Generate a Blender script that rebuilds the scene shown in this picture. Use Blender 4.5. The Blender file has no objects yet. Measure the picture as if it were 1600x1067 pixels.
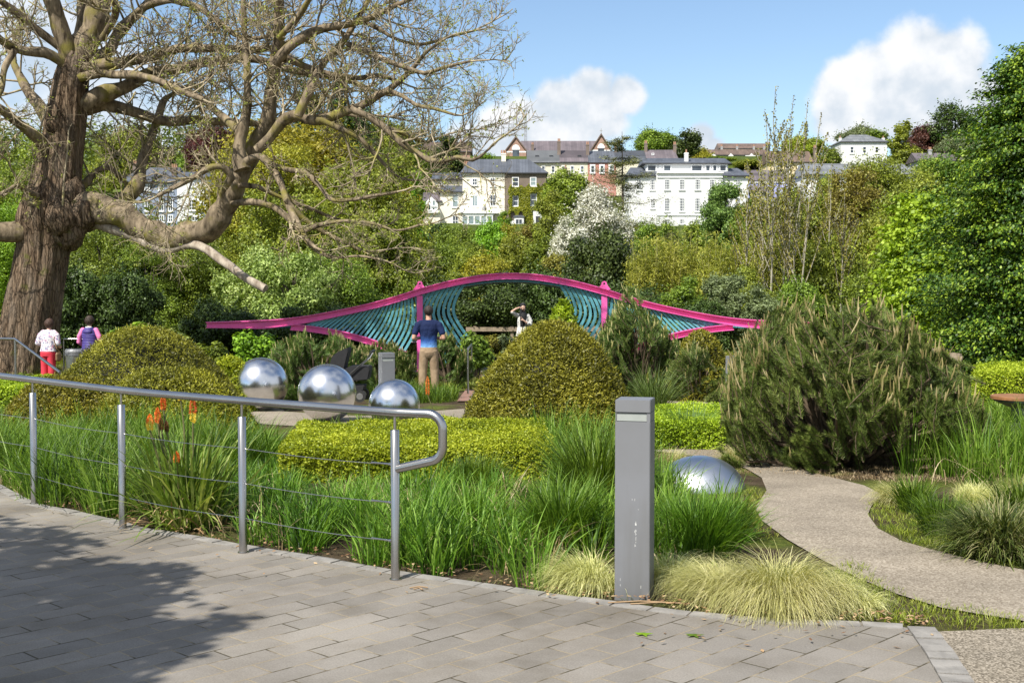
import bpy, bmesh, math, random
import numpy as np
from mathutils import Vector, Matrix

# ---------------------------------------------------------------- camera, sky, sun, exposure
SC = bpy.context.scene
COL = SC.collection
R = math.radians
FPX = 1931.0
PITCH = math.atan(86.5 / FPX)
CAM_Z = 1.6
cam_d = bpy.data.cameras.new('camera')
cam_d.sensor_width = 36.0
cam_d.lens = FPX / 1600.0 * 36.0
cam_d.clip_start = 0.05
cam_d.clip_end = 5000
cam = bpy.data.objects.new('camera', cam_d)
COL.objects.link(cam)
cam.location = (0, 0, CAM_Z)
cam.rotation_euler = (math.pi / 2 - PITCH, 0, 0)
SC.camera = cam
SC.view_settings.view_transform = 'Standard'
SC.view_settings.look = 'None'
SC.view_settings.gamma = 1.0
SC.view_settings.exposure = EXPOSURE = 0.58
SC.cycles.max_bounces = 6
SC.cycles.transparent_max_bounces = 8

SUN_EL = R(50)
SUN_AZ = math.atan2(-0.60, -0.80)          # measured from +Y towards +X: behind and left of the camera
SUN_DIR = Vector((math.sin(SUN_AZ) * math.cos(SUN_EL), math.cos(SUN_AZ) * math.cos(SUN_EL), math.sin(SUN_EL)))
sl = bpy.data.lights.new('sun', 'SUN')
sl.energy = 4.9
sl.angle = R(0.5)
sl.color = (1.0, 0.955, 0.87)
so = bpy.data.objects.new('sun', sl)
COL.objects.link(so)
so.rotation_euler = SUN_DIR.to_track_quat('Z', 'Y').to_euler()
so.location = (-20, -25, 40)

def ray(px, py):
    u = (px - 800.0) / FPX
    v = (533.5 - py) / FPX
    c, s = math.cos(PITCH), math.sin(PITCH)
    return Vector((u, c + v * s, -s + v * c))

def P(px, py, D):
    d = ray(px, py)
    t = D / d.y
    return Vector((d.x * t, D, CAM_Z + d.z * t))

def Pz(px, py, z):
    d = ray(px, py)
    t = (z - CAM_Z) / d.z
    return Vector((d.x * t, d.y * t, z))

W = bpy.data.worlds.new('World')
SC.world = W
W.use_nodes = True
nt = W.node_tree
nt.nodes.clear()
def wn(t, **kw):
    n = nt.nodes.new(t)
    for k, v in kw.items():
        setattr(n, k, v)
    return n
def wl(a, b):
    nt.links.new(a, b)
def wmath(op, a, b=None, clamp=False):
    n = wn('ShaderNodeMath', operation=op)
    n.use_clamp = clamp
    for i, x in enumerate((a, b)):
        if x is None:
            continue
        if isinstance(x, (int, float)):
            n.inputs[i].default_value = x
        else:
            wl(x, n.inputs[i])
    return n.outputs[0]
sky = wn('ShaderNodeTexSky', sky_type='NISHITA')
sky.sun_disc = False
sky.sun_elevation = SUN_EL
sky.sun_rotation = SUN_AZ % (2 * math.pi)
sky.air_density = 1.0
sky.dust_density = 0.2
sky.ozone_density = 2.8
bg = wn('ShaderNodeBackground')
bg.inputs['Strength'].default_value = 0.105
wl(sky.outputs[0], bg.inputs['Color'])
tc = wn('ShaderNodeTexCoord')
noi = wn('ShaderNodeTexNoise')
noi.inputs['Scale'].default_value = 9.0
noi.inputs['Detail'].default_value = 8.0
noi.inputs['Roughness'].default_value = 0.55
wl(tc.outputs['Generated'], noi.inputs['Vector'])
noi2 = wn('ShaderNodeTexNoise')
noi2.inputs['Scale'].default_value = 28.0
noi2.inputs['Detail'].default_value = 6.0
wl(tc.outputs['Generated'], noi2.inputs['Vector'])
# cumulus lobes: direction (as seen from the garden), angular radius in picture pixels, softness
CLOUDS = [(1330, 150, 62), (1378, 128, 62), (1440, 105, 66), (1480, 110, 62), (1450, 165, 75), (1380, 175, 60), (1310, 185, 45), (1500, 150, 50), (1540, 190, 70), (1480, 210, 70),
          (870, 165, 42), (925, 150, 42), (975, 152, 32), (820, 195, 45), (880, 200, 55), (940, 185, 45), (780, 215, 45), (740, 235, 45), (1095, 215, 26), (1110, 235, 26),
          (840, 235, 60)]
SOFT = [(60, 90, 190), (170, 170, 170), (20, 230, 170), (250, 200, 120)]
def lobe_max(lst):
    cur = None
    for px, py, r in lst:
        d = ray(px, py).normalized()
        v = wn('ShaderNodeVectorMath', operation='DISTANCE')
        wl(tc.outputs['Generated'], v.inputs[0])
        v.inputs[1].default_value = d
        o = wmath('SUBTRACT', 1.0, wmath('DIVIDE', v.outputs['Value'], 1.12 * r / FPX))
        cur = o if cur is None else wmath('MAXIMUM', cur, o)
    return cur
n1 = wmath('SUBTRACT', noi.outputs[0], 0.5)
n2 = wmath('SUBTRACT', noi2.outputs[0], 0.5)
f = wmath('ADD', lobe_max(CLOUDS), wmath('MULTIPLY', n1, 0.6))
f = wmath('ADD', f, wmath('MULTIPLY', n2, 1.1))
mr = wn('ShaderNodeMapRange', interpolation_type='SMOOTHSTEP')
mr.inputs['From Min'].default_value = -0.02
mr.inputs['From Max'].default_value = 0.42
wl(f, mr.inputs['Value'])
g = wmath('ADD', lobe_max(SOFT), wmath('MULTIPLY', n1, 1.2))
g = wmath('ADD', g, wmath('MULTIPLY', n2, 0.8))
mr2 = wn('ShaderNodeMapRange', interpolation_type='SMOOTHSTEP')
mr2.inputs['From Min'].default_value = 0.0
mr2.inputs['From Max'].default_value = 0.9
mr2.inputs['To Max'].default_value = 0.75
wl(g, mr2.inputs['Value'])
# broken cloud in the rest of the sky (behind and above the camera)
sep = wn('ShaderNodeSeparateXYZ')
wl(tc.outputs['Generated'], sep.inputs[0])
noi3 = wn('ShaderNodeTexNoise')
noi3.inputs['Scale'].default_value = 1.7
noi3.inputs['Detail'].default_value = 9.0
wl(tc.outputs['Generated'], noi3.inputs['Vector'])
mr3 = wn('ShaderNodeMapRange', interpolation_type='SMOOTHSTEP')
mr3.inputs['From Min'].default_value = 0.36
mr3.inputs['From Max'].default_value = 0.56
wl(noi3.outputs[0], mr3.inputs['Value'])
mr4 = wn('ShaderNodeMapRange', interpolation_type='SMOOTHSTEP')
mr4.inputs['From Min'].default_value = 0.75
mr4.inputs['From Max'].default_value = 0.35
wl(sep.outputs['Y'], mr4.inputs['Value'])
rest = wmath('MULTIPLY', wmath('MULTIPLY', mr3.outputs[0], mr4.outputs[0]), 0.9)
dens = wmath('MAXIMUM', wmath('MAXIMUM', mr.outputs[0], mr2.outputs[0]), rest, clamp=True)
cr = wn('ShaderNodeMapRange', interpolation_type='SMOOTHSTEP')
cr.inputs['From Min'].default_value = 0.34
cr.inputs['From Max'].default_value = 0.66
wl(noi2.outputs[0], cr.inputs['Value'])
mixc = wn('ShaderNodeMixRGB')
mixc.inputs[1].default_value = (0.63, 0.71, 0.80, 1)
mixc.inputs[2].default_value = (0.95, 0.96, 0.98, 1)
wl(cr.outputs[0], mixc.inputs[0])
bgc = wn('ShaderNodeBackground')
bgc.inputs['Strength'].default_value = 0.72
wl(mixc.outputs[0], bgc.inputs['Color'])
mxs = wn('ShaderNodeMixShader')
wl(dens, mxs.inputs[0])
wl(bg.outputs[0], mxs.inputs[1])
wl(bgc.outputs[0], mxs.inputs[2])
wo = wn('ShaderNodeOutputWorld')
wl(mxs.outputs[0], wo.inputs['Surface'])

# ---------------------------------------------------------------- helpers
rng = np.random.default_rng(11)
random.seed(5)
KN = [(-60, -.03), (9, -.03), (22, -.5), (28, -.66), (45, -.66), (60, -.5), (100, .2), (150, 2.2), (172, 4.5), (183, 9.9), (200, 11.3), (225, 14.5), (250, 19.5),
      (300, 31), (330, 36), (400, 41), (700, 43), (1500, 43)]
KX = [k[0] for k in KN]
KZ = [k[1] for k in KN]
def G(y):
    return float(np.interp(y, KX, KZ))
def GP(px, py):
    z = -.1
    p = Pz(px, py, z)
    for i in range(12):
        z = G(p.y)
        p = Pz(px, py, z)
    return p

def tag(o, label=None, cat=None, group=None, kind=None):
    if label: o['label'] = label
    if cat: o['category'] = cat
    if group: o['group'] = group
    if kind: o['kind'] = kind
    return o

def empty(name, loc, rz=0, **kw):
    o = bpy.data.objects.new(name, None)
    COL.objects.link(o)
    o.location = loc
    o.rotation_euler = (0, 0, rz)
    tag(o, **kw)
    return o

def link(name, me, m=None, parent=None, **kw):
    o = bpy.data.objects.new(name, me)
    COL.objects.link(o)
    if m is not None:
        if len(me.materials) == 0:
            me.materials.append(m)
        if me.materials[0] != m:
            o.material_slots[0].link = 'OBJECT'
            o.material_slots[0].material = m
    if parent is not None:
        o.parent = parent
    tag(o, **kw)
    return o

class Geo:
    """collects vertex/quad/tri arrays and makes one mesh of them"""
    def __init__(s):
        s.v = []; s.f4 = []; s.f3 = []; s.n = 0; s.a4 = []; s.a3 = []
    def add(s, v, f, a=None):
        v = np.asarray(v, dtype=np.float64).reshape(-1, 3)
        f = np.asarray(f, dtype=np.int64)
        if len(f) == 0: return
        if a is None: a = np.zeros(len(f))
        (s.f4 if f.shape[1] == 4 else s.f3).append(f + s.n)
        (s.a4 if f.shape[1] == 4 else s.a3).append(a)
        s.v.append(v); s.n += len(v)
    def box(s, x0, x1, y0, y1, z0, z1):
        v = [(x, y, z) for x in (x0, x1) for y in (y0, y1) for z in (z0, z1)]
        f = [(0, 1, 3, 2), (4, 6, 7, 5), (0, 4, 5, 1), (2, 3, 7, 6), (0, 2, 6, 4), (1, 5, 7, 3)]
        s.add(v, f)
    def tube(s, pts, rad, sides=8, cap=True, noise=None):
        pts = np.asarray([tuple(p) for p in pts], float)
        n = len(pts)
        rad = np.broadcast_to(np.asarray(rad, float), (n,))
        t = np.gradient(pts, axis=0)
        t /= np.linalg.norm(t, axis=1)[:, None] + 1e-12
        a = np.array([0, 0, 1.0]) if abs(t[0][2]) < .9 else np.array([1.0, 0, 0])
        u = np.cross(t[0], a); u /= np.linalg.norm(u)
        ang = np.linspace(0, 2 * math.pi, sides, endpoint=False)
        V = np.zeros((n, sides, 3))
        for i in range(n):
            u = u - t[i] * u.dot(t[i]); u /= np.linalg.norm(u) + 1e-12
            w = np.cross(t[i], u)
            r = rad[i] * (np.ones(sides) if noise is None else noise(i, ang))
            V[i] = pts[i] + (np.cos(ang) * r)[:, None] * u + (np.sin(ang) * r)[:, None] * w
        idx = np.arange(n * sides).reshape(n, sides)
        a0 = idx[:-1]; b0 = np.roll(a0, -1, 1); c0 = np.roll(idx[1:], -1, 1); d0 = idx[1:]
        F = np.stack([a0, b0, c0, d0], -1).reshape(-1, 4)
        base = s.n
        s.add(V.reshape(-1, 3), F)
        if cap:
            for row, rev in ((0, 1), (n - 1, 0)):
                c = V[row].mean(0)
                ring = V[row]
                k = np.arange(sides)
                f = np.stack([k, np.roll(k, -1), np.full(sides, sides)], 1)
                if rev: f = f[:, ::-1]
                s.add(np.vstack([ring, c]), f)
    def ring(s, outline, y0, y1):
        """closed outline of (x,z) extruded along y"""
        n = len(outline)
        v = [(x, y0, z) for x, z in outline] + [(x, y1, z) for x, z in outline]
        s.add(v, [(i, (i + 1) % n, n + (i + 1) % n, n + i) for i in range(n)])
    def mesh(s, name, m=None, smooth=False, attr=None):
        me = bpy.data.meshes.new(name)
        V = np.concatenate(s.v) if s.v else np.zeros((0, 3))
        f4 = np.concatenate(s.f4) if s.f4 else np.zeros((0, 4), int)
        f3 = np.concatenate(s.f3) if s.f3 else np.zeros((0, 3), int)
        me.vertices.add(len(V)); me.vertices.foreach_set('co', V.astype(np.float32).ravel())
        nl = len(f4) * 4 + len(f3) * 3
        me.loops.add(nl)
        me.loops.foreach_set('vertex_index', np.concatenate([f4.ravel(), f3.ravel()]).astype(np.int32))
        me.polygons.add(len(f4) + len(f3))
        ls = np.concatenate([np.arange(len(f4)) * 4, len(f4) * 4 + np.arange(len(f3)) * 3]).astype(np.int32)
        me.polygons.foreach_set('loop_start', ls)
        me.polygons.foreach_set('use_smooth', np.full(len(ls), bool(smooth)))
        if attr:
            at = me.attributes.new('v', 'FLOAT', 'FACE')
            A = np.concatenate([np.concatenate(s.a4) if s.a4 else np.zeros(0), np.concatenate(s.a3) if s.a3 else np.zeros(0)])
            at.data.foreach_set('value', A.astype(np.float32))
        me.update(calc_edges=True)
        if m is not None: me.materials.append(m)
        return me
    def obj(s, name, m, parent=None, smooth=False, attr=None, **kw):
        return link(name, s.mesh(name, m, smooth, attr), None, parent, **kw)

def bm_obj(name, bm, m, parent=None, smooth=False, **kw):
    me = bpy.data.meshes.new(name)
    bm.to_mesh(me); bm.free()
    me.materials.append(m)
    if smooth:
        me.polygons.foreach_set('use_smooth', np.ones(len(me.polygons), bool))
    return link(name, me, None, parent, **kw)

def bevel_box(name, m, parent, x0, x1, y0, y1, z0, z1, b=.005, seg=2, **kw):
    bm = bmesh.new()
    bmesh.ops.create_cube(bm, size=1, matrix=Matrix.Translation(((x0 + x1) / 2, (y0 + y1) / 2, (z0 + z1) / 2)) @ Matrix.Diagonal((x1 - x0, y1 - y0, z1 - z0, 1)))
    bmesh.ops.bevel(bm, geom=bm.edges[:], offset=b, segments=seg, affect='EDGES')
    return bm_obj(name, bm, m, parent, **kw)

# ---------------------------------------------------------------- materials
def srgb(r, g, b):
    def f(c):
        c /= 255.0
        return c / 12.92 if c <= .04045 else ((c + .055) / 1.055) ** 2.4
    return (f(r), f(g), f(b), 1)
def lin(r, g, b): return (r, g, b, 1)

class NT:
    def __init__(s, name):
        s.m = bpy.data.materials.new(name); s.m.use_nodes = True
        s.t = s.m.node_tree; s.b = s.t.nodes['Principled BSDF']; s.out = s.t.nodes['Material Output']
        s.tc = None
    def n(s, t, ins=None, **kw):
        x = s.t.nodes.new(t)
        for k, v in kw.items(): setattr(x, k, v)
        for k, v in (ins or {}).items():
            if isinstance(v, bpy.types.NodeSocket): s.t.links.new(v, x.inputs[k])
            else: x.inputs[k].default_value = v
        return x
    def co(s, kind='Object', scale=None, rot=None, loc=None):
        if s.tc is None: s.tc = s.n('ShaderNodeTexCoord')
        o = s.tc.outputs[kind]
        if scale or rot or loc:
            o = s.n('ShaderNodeMapping', {'Vector': o, 'Scale': scale or (1, 1, 1), 'Rotation': rot or (0, 0, 0), 'Location': loc or (0, 0, 0)}).outputs[0]
        return o
    def noise(s, scale, vec=None, detail=4, rough=.55):
        return s.n('ShaderNodeTexNoise', {'Vector': vec or s.co(), 'Scale': scale, 'Detail': detail, 'Roughness': rough}).outputs[0]
    def ramp(s, fac, stops):
        r = s.n('ShaderNodeValToRGB', {'Fac': fac})
        e = r.color_ramp.elements
        e[0].position, e[0].color = stops[0]; e[1].position, e[1].color = stops[-1]
        for p, c in stops[1:-1]:
            x = e.new(p); x.color = c
        return r.outputs[0]
    def mix(s, fac, a, b, bt='MIX'):
        return s.n('ShaderNodeMixRGB', {0: fac, 1: a, 2: b}, blend_type=bt).outputs[0]
    def math(s, op, a, b=0.0):
        return s.n('ShaderNodeMath', {0: a, 1: b}, operation=op).outputs[0]
    def bump(s, h, strength=.5, dist=.01):
        b = s.n('ShaderNodeBump', {'Height': h, 'Strength': strength, 'Distance': dist})
        s.t.links.new(b.outputs[0], s.b.inputs['Normal'])
    def set(s, color=None, rough=None, metal=None, spec=None):
        for k, v in (('Base Color', color), ('Roughness', rough), ('Metallic', metal), ('Specular IOR Level', spec)):
            if v is None: continue
            if isinstance(v, bpy.types.NodeSocket): s.t.links.new(v, s.b.inputs[k])
            else: s.b.inputs[k].default_value = v
        return s

def simple(name, c, rough=.6, metal=0, var=.15, vs=6.0, bump=0, bs=60.0, spec=.5):
    t = NT(name)
    d = tuple(max(0, x * (1 - var)) for x in c[:3]) + (1,)
    e = tuple(min(1, x * (1 + var)) for x in c[:3]) + (1,)
    t.set(color=t.ramp(t.noise(vs, detail=6), [(.3, d), (.7, e)]), rough=rough, metal=metal, spec=spec)
    if bump: t.bump(t.noise(bs), bump, .01)
    return t.m

def leafmat(name, c1, c2, c3=None, trans=.3, rough=.5, ns=4.0, objvar=.8):
    """c1 dark, c2 bright, per-leaf random plus broad patches; leaves let light through"""
    t = NT(name)
    at = t.n('ShaderNodeAttribute', attribute_name='v').outputs['Fac']
    no = t.noise(ns, detail=3)
    fac = t.math('ADD', t.math('MULTIPLY', at, .75), t.math('MULTIPLY', t.math('SUBTRACT', no, .38), 1.3))
    st = [(.12, c1), (.75, c2)] if c3 is None else [(.1, c1), (.6, c2), (.97, c3)]
    c = t.ramp(fac, st)
    oi = t.n('ShaderNodeObjectInfo').outputs['Random']
    hs = t.n('ShaderNodeHueSaturation', {'Color': c, 'Hue': t.math('ADD', .5 - .018 * objvar, t.math('MULTIPLY', oi, .036 * objvar)),
                                         'Value': t.math('ADD', 1 - .18 * objvar, t.math('MULTIPLY', oi, .36 * objvar))})
    c = hs.outputs[0]
    t.set(color=c, rough=rough, spec=.35)
    tr = t.n('ShaderNodeBsdfTranslucent')
    cc = t.mix(1.0, c, (1.25, 1.2, .5, 1), 'MULTIPLY')
    t.t.links.new(cc, tr.inputs['Color'])
    ms = t.n('ShaderNodeMixShader', {0: trans})
    t.t.links.new(t.b.outputs[0], ms.inputs[1]); t.t.links.new(tr.outputs[0], ms.inputs[2])
    t.t.links.new(ms.outputs[0], t.out.inputs['Surface'])
    return t.m

def barkmat(name, c1, c2, moss=None, sc=6.0, bump=.9, dist=.03, mossamt=.55):
    t = NT(name)
    no = t.noise(sc, t.co(scale=(1.0, 1.0, .22)), detail=7, rough=.65)
    c = t.ramp(no, [(.3, c1), (.66, c2)])
    if moss:
        mo = t.noise(1.9, detail=5)
        c = t.mix(t.ramp(mo, [(mossamt, lin(0, 0, 0)), (mossamt + .14, lin(1, 1, 1))]), c, moss)
    t.set(color=c, rough=.9, spec=.15)
    t.bump(t.math('ADD', no, t.math('MULTIPLY', t.noise(sc * 6, detail=4), .3)), bump, dist)
    return t.m

M = {}
def steel(name, rough, col=.60, var=.06):
    t = NT(name)
    t.set(color=t.ramp(t.noise(3.0, detail=6), [(.3, lin(col * (1 - var), col * (1 - var), col * (1 - var))), (.7, lin(col * (1 + var),) * 1 if False else lin(col * (1 + var), col * (1 + var), col * (1 + var) * .99))]),
          rough=t.ramp(t.noise(6.0, detail=7), [(.3, lin(rough * .75, 0, 0)), (.7, lin(rough * 1.3, 0, 0))]), metal=1.0)
    # roughness ramp: use the red channel only
    return t
t = NT('brushed_steel'); t.set(color=t.ramp(t.noise(4.0), [(.3, lin(.38, .37, .365)), (.7, lin(.46, .45, .44))]), rough=.27, metal=1.0)
t.bump(t.noise(260, t.co(scale=(1, 1, .05))), .08, .002); M['steel'] = t.m
t = NT('polished_steel'); t.set(color=lin(.66, .67, .70), rough=t.math('ADD', .12, t.math('MULTIPLY', t.noise(5.0, detail=8), .24)), metal=1.0)
t.bump(t.math('ADD', t.noise(2.2, detail=2), t.math('MULTIPLY', t.noise(40, detail=5), .05)), .12, .05); M['mirror'] = t.m
t = NT('satin_steel'); t.set(color=lin(.55, .57, .60), rough=t.math('ADD', .26, t.math('MULTIPLY', t.noise(4.0, detail=8), .2)), metal=1.0)
t.bump(t.noise(30, t.co(scale=(1, 1, .2)), detail=5), .06, .01); M['satin'] = t.m
t = NT('grey_painted_metal')
scr = t.ramp(t.noise(60, t.co(scale=(1, 1, .06)), detail=8, rough=.75), [(.70, lin(.205, .21, .225)), (.76, lin(.42, .42, .42))])
c = t.mix(t.ramp(t.noise(2.5, detail=8), [(.35, lin(0, 0, 0)), (.75, lin(.6, .6, .6))]), scr, lin(.155, .155, .155))
c = t.mix(t.ramp(t.noise(7, t.co(scale=(1, 1, .12), loc=(3, 2, 1)), detail=6), [(.5, lin(0, 0, 0)), (.8, lin(.5, .5, .5))]), c, lin(.12, .115, .10))
t.set(color=c, rough=.5, metal=.25); t.bump(t.noise(300, detail=3), .05, .002); M['bollard'] = t.m
M['diffuser'] = simple('frosted_glass_diffuser', lin(.30, .32, .30), .35, var=.1)
M['black'] = simple('black_fabric', lin(.012, .012, .014), .8, var=.3, vs=20)
M['rubber'] = simple('black_rubber', lin(.02, .02, .02), .6, var=.2)
M['alu'] = simple('aluminium', lin(.6, .6, .62), .35, 1.0)
M['pink'] = simple('pink_painted_steel', lin(.80, .115, .39), .45, var=.10, vs=1.5, bump=.03, bs=120)
M['teal'] = simple('teal_painted_steel', lin(.11, .35, .41), .5, var=.18, vs=1.1)
M['ceiling'] = simple('pale_soffit', srgb(165, 158, 135), .8, var=.1)
M['wood'] = simple('weathered_wood', srgb(140, 125, 105), .8, var=.3, vs=12)
M['seatwood'] = simple('oiled_wood', srgb(140, 98, 64), .55, var=.3, vs=14)
# ---------------------------------------------------------------- ground, paths, paving
t = NT('soil_and_mulch')
n_ = t.noise(3.0, detail=8, rough=.7)
c = t.ramp(n_, [(.32, lin(.040, .028, .018)), (.5, lin(.085, .062, .038)), (.68, lin(.16, .125, .08))])
sy_ = t.n('ShaderNodeSeparateXYZ', {0: t.co()}).outputs[1]
far_ = t.n('ShaderNodeMapRange', {'Value': sy_, 'From Min': 30.0, 'From Max': 48.0}).outputs[0]
moss = t.ramp(t.noise(1.1, t.co(loc=(3, 1, 0)), detail=6), [(.46, lin(0, 0, 0)), (.6, lin(1, 1, 1))])
c = t.mix(moss, c, t.ramp(t.noise(25, detail=4), [(.3, lin(.05, .075, .012)), (.7, lin(.17, .19, .04))]))
c = t.mix(far_, c, t.ramp(t.noise(.25, detail=8, rough=.7), [(.35, lin(.035, .055, .010)), (.65, lin(.10, .13, .025))]))
t.set(color=c, rough=.95, spec=.1); t.bump(t.noise(40, detail=8, rough=.7), 1.0, .04)
M['soil'] = t.m
G0 = Geo()
xs = np.array([-600, -200, -60, -25, -12, -6, -3, 0, 3, 6, 12, 25, 60, 200, 600], float)
ys = np.array([k[0] for k in KN], float)
ys = np.unique(np.concatenate([ys, [0, 4, 14, 18, 30, 38, 52, 80, 125, 175]]))
VX = [(x, y, G(y)) for y in ys for x in xs]
nx = len(xs)
FF = [(j * nx + i, j * nx + i + 1, (j + 1) * nx + i + 1, (j + 1) * nx + i) for j in range(len(ys) - 1) for i in range(nx - 1)]
G0.add(VX, FF)
G0.obj('ground', M['soil'], kind='structure')

def sheet(name, pts2, m, off, kind='structure', thick=0.0, flat=None, **kw):
    """flat-lying sheet following the ground: (x,y) outline, cut at the ground's knots"""
    bm = bmesh.new()
    f = bm.faces.new([bm.verts.new((x, y, 0)) for x, y in pts2])
    bmesh.ops.triangulate(bm, faces=[f])
    for k in KX[1:10]:
        bmesh.ops.bisect_plane(bm, geom=bm.verts[:] + bm.edges[:] + bm.faces[:], plane_co=(0, k, 0), plane_no=(0, 1, 0))
    for v in bm.verts:
        v.co.z = (G(v.co.y) + off) if flat is None else flat
    bmesh.ops.recalc_face_normals(bm, faces=bm.faces[:])
    if sum(f.normal.z for f in bm.faces) < 0:
        bmesh.ops.reverse_faces(bm, faces=bm.faces[:])
    if thick:
        r = bmesh.ops.extrude_face_region(bm, geom=bm.faces[:])
        for v in [g for g in r['geom'] if isinstance(g, bmesh.types.BMVert)]:
            pass
        low = [g for g in r['geom'] if isinstance(g, bmesh.types.BMVert)]
        for v in low: v.co.z -= thick
        bmesh.ops.recalc_face_normals(bm, faces=bm.faces[:])
    o = bm_obj(name, bm, m, None, kind=kind, **kw)
    return o

# plaza edge, from left to the corner on the right
EDGE_PX = [(-260, 690), (-100, 735), (0, 757), (58, 787), (114, 797), (185, 813), (228, 826), (325, 840), (400, 855), (500, 870), (623, 892), (738, 908),
           (856, 926), (940, 937), (1040, 951), (1120, 960), (1200, 966), (1290, 969), (1380, 973), (1460, 979)]
EDGE = [Pz(px, py, 0.0) for px, py in EDGE_PX]
CORNER = [(1460, 979), (1492, 1020), (1521, 1064)]
RIGHT = [Pz(px, py, 0.0) for px, py in CORNER]
rd = (RIGHT[-1] - RIGHT[-2]).normalized()
RIGHT += [RIGHT[-1] + rd * 1.5, RIGHT[-1] + rd * 3 + Vector((-.35, 0, 0)), RIGHT[-1] + rd * 14 + Vector((-3.5, 0, 0))]

t = NT('grey_paving_setts')
br = t.n('ShaderNodeTexBrick', {'Vector': t.co(rot=(0, 0, R(-46))), 'Color1': lin(.250, .230, .206), 'Color2': lin(.196, .182, .165), 'Mortar': lin(.29, .245, .175),
                                'Scale': 1.0, 'Mortar Size': .005, 'Mortar Smooth': .3, 'Bias': 0.0, 'Brick Width': .295, 'Row Height': .146})
br.offset = .42; br.offset_frequency = 2
big = t.ramp(t.noise(.7, detail=5), [(.3, lin(.86, .85, .84)), (.7, lin(1.1, 1.09, 1.06))])
c = t.mix(1.0, br.outputs[0], big, 'MULTIPLY')
dk = t.ramp(t.noise(1.6, t.co(loc=(4, 0, 0)), detail=6), [(.5, lin(1, 1, 1)), (.72, lin(.72, .70, .66))])
c = t.mix(1.0, c, dk, 'MULTIPLY')
fine = t.ramp(t.noise(110, detail=4, rough=.85), [(.25, lin(.66, .66, .66)), (.75, lin(1.3, 1.29, 1.27))])
st_ = t.ramp(t.noise(.9, t.co(loc=(7, 2, 0)), detail=9, rough=.75), [(.40, lin(.80, .78, .75)), (.58, lin(1.05, 1.05, 1.05))])
c = t.mix(.8, c, st_, 'MULTIPLY')
c = t.mix(1.0, c, fine, 'MULTIPLY')
jm = t.math('MULTIPLY', br.outputs[1], t.ramp(t.noise(3.3, detail=6), [(.50, lin(0, 0, 0)), (.58, lin(1, 1, 1))]))
c = t.mix(jm, c, lin(.06, .05, .03))
t.set(color=c, rough=.85, spec=.25)
t.bump(t.math('ADD', t.math('MULTIPLY', br.outputs[1], -1.0), t.math('MULTIPLY', t.noise(120, detail=3), .25)), .55, .006)
M['paving'] = t.m
RIN = [Vector((p.x - .133, p.y - .012, 0)) for p in RIGHT]
poly = [(p.x, p.y) for p in EDGE[:-1]] + [(p.x, p.y) for p in RIN] + [(-25, RIGHT[-1].y), (-25, EDGE[0].y)]
sheet('paving', poly, M['paving'], 0, flat=0.0, thick=.12)

# edge course of small setts
M['sett'] = simple('edge_sett_stone', lin(.232, .217, .197), .9, var=.3, vs=9, bump=.4, bs=90)
def course(path, w, name, step, off_side):
    g = Geo()
    pts = [Vector((p.x, p.y)) for p in path]
    seg = []
    for a, b in zip(pts, pts[1:]):
        L = (b - a).length
        n = max(1, int(L / .06))
        for i in range(n): seg.append(a + (b - a) * (i / n))
    seg.append(pts[-1])
    d = [0]
    for a, b in zip(seg, seg[1:]): d.append(d[-1] + (b - a).length)
    tot = d[-1]
    k = int(tot / step)
    def at(s):
        s = min(max(s, 0), tot - 1e-6)
        i = int(np.searchsorted(d, s, side='right') - 1)
        i = min(i, len(seg) - 2)
        u = (s - d[i]) / max(d[i + 1] - d[i], 1e-6)
        p = seg[i].lerp(seg[i + 1], u)
        tt = (seg[i + 1] - seg[i]).normalized()
        return p, tt
    for j in range(k):
        p0, t0 = at(j * step + .006); p1, t1 = at((j + 1) * step - .006)
        n0 = Vector((-t0.y, t0.x)) * off_side; n1 = Vector((-t1.y, t1.x)) * off_side
        h = .004 + random.uniform(-.002, .003)
        q = [p0, p1, p1 + n1 * w, p0 + n0 * w]
        v = [(x.x, x.y, -.08) for x in q] + [(x.x, x.y, h) for x in q]
        g.add(v, [(0, 3, 2, 1), (4, 5, 6, 7), (0, 1, 5, 4), (1, 2, 6, 5), (2, 3, 7, 6), (3, 0, 4, 7)])
    return g.obj(name, M['sett'], kind='structure')
course(EDGE, .085, 'kerb', .20, -1)
course(RIGHT, .125, 'kerb', .105, -1)

t = NT('resin_bound_gravel')
vo = t.n('ShaderNodeTexVoronoi', {'Vector': t.co(), 'Scale': 95.0})
c = t.ramp(vo.outputs['Color'], [(.1, lin(.20, .165, .125)), (.5, lin(.285, .245, .195)), (.9, lin(.40, .35, .285))])
c = t.mix(1.0, c, t.ramp(t.noise(1.3, detail=9, rough=.7), [(.3, lin(.66, .65, .63)), (.7, lin(1.1, 1.09, 1.06))]), 'MULTIPLY')
t.set(color=c, rough=.9, spec=.2); t.bump(t.math('ADD', vo.outputs['Distance'], t.noise(60)), .5, .006)
M['gravelpath'] = t.m
t = NT('dark_aggregate')
vo = t.n('ShaderNodeTexVoronoi', {'Vector': t.co(), 'Scale': 120.0})
c = t.ramp(vo.outputs['Color'], [(.15, lin(.12, .10, .075)), (.5, lin(.22, .19, .145)), (.9, lin(.40, .35, .28))])
c = t.mix(1.0, c, t.ramp(t.noise(1.6, detail=7), [(.3, lin(.8, .8, .8)), (.7, lin(1.12, 1.1, 1.08))]), 'MULTIPLY')
t.set(color=c, rough=.92, spec=.2); t.bump(t.noise(150), .6, .006)
M['aggregate'] = t.m
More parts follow.
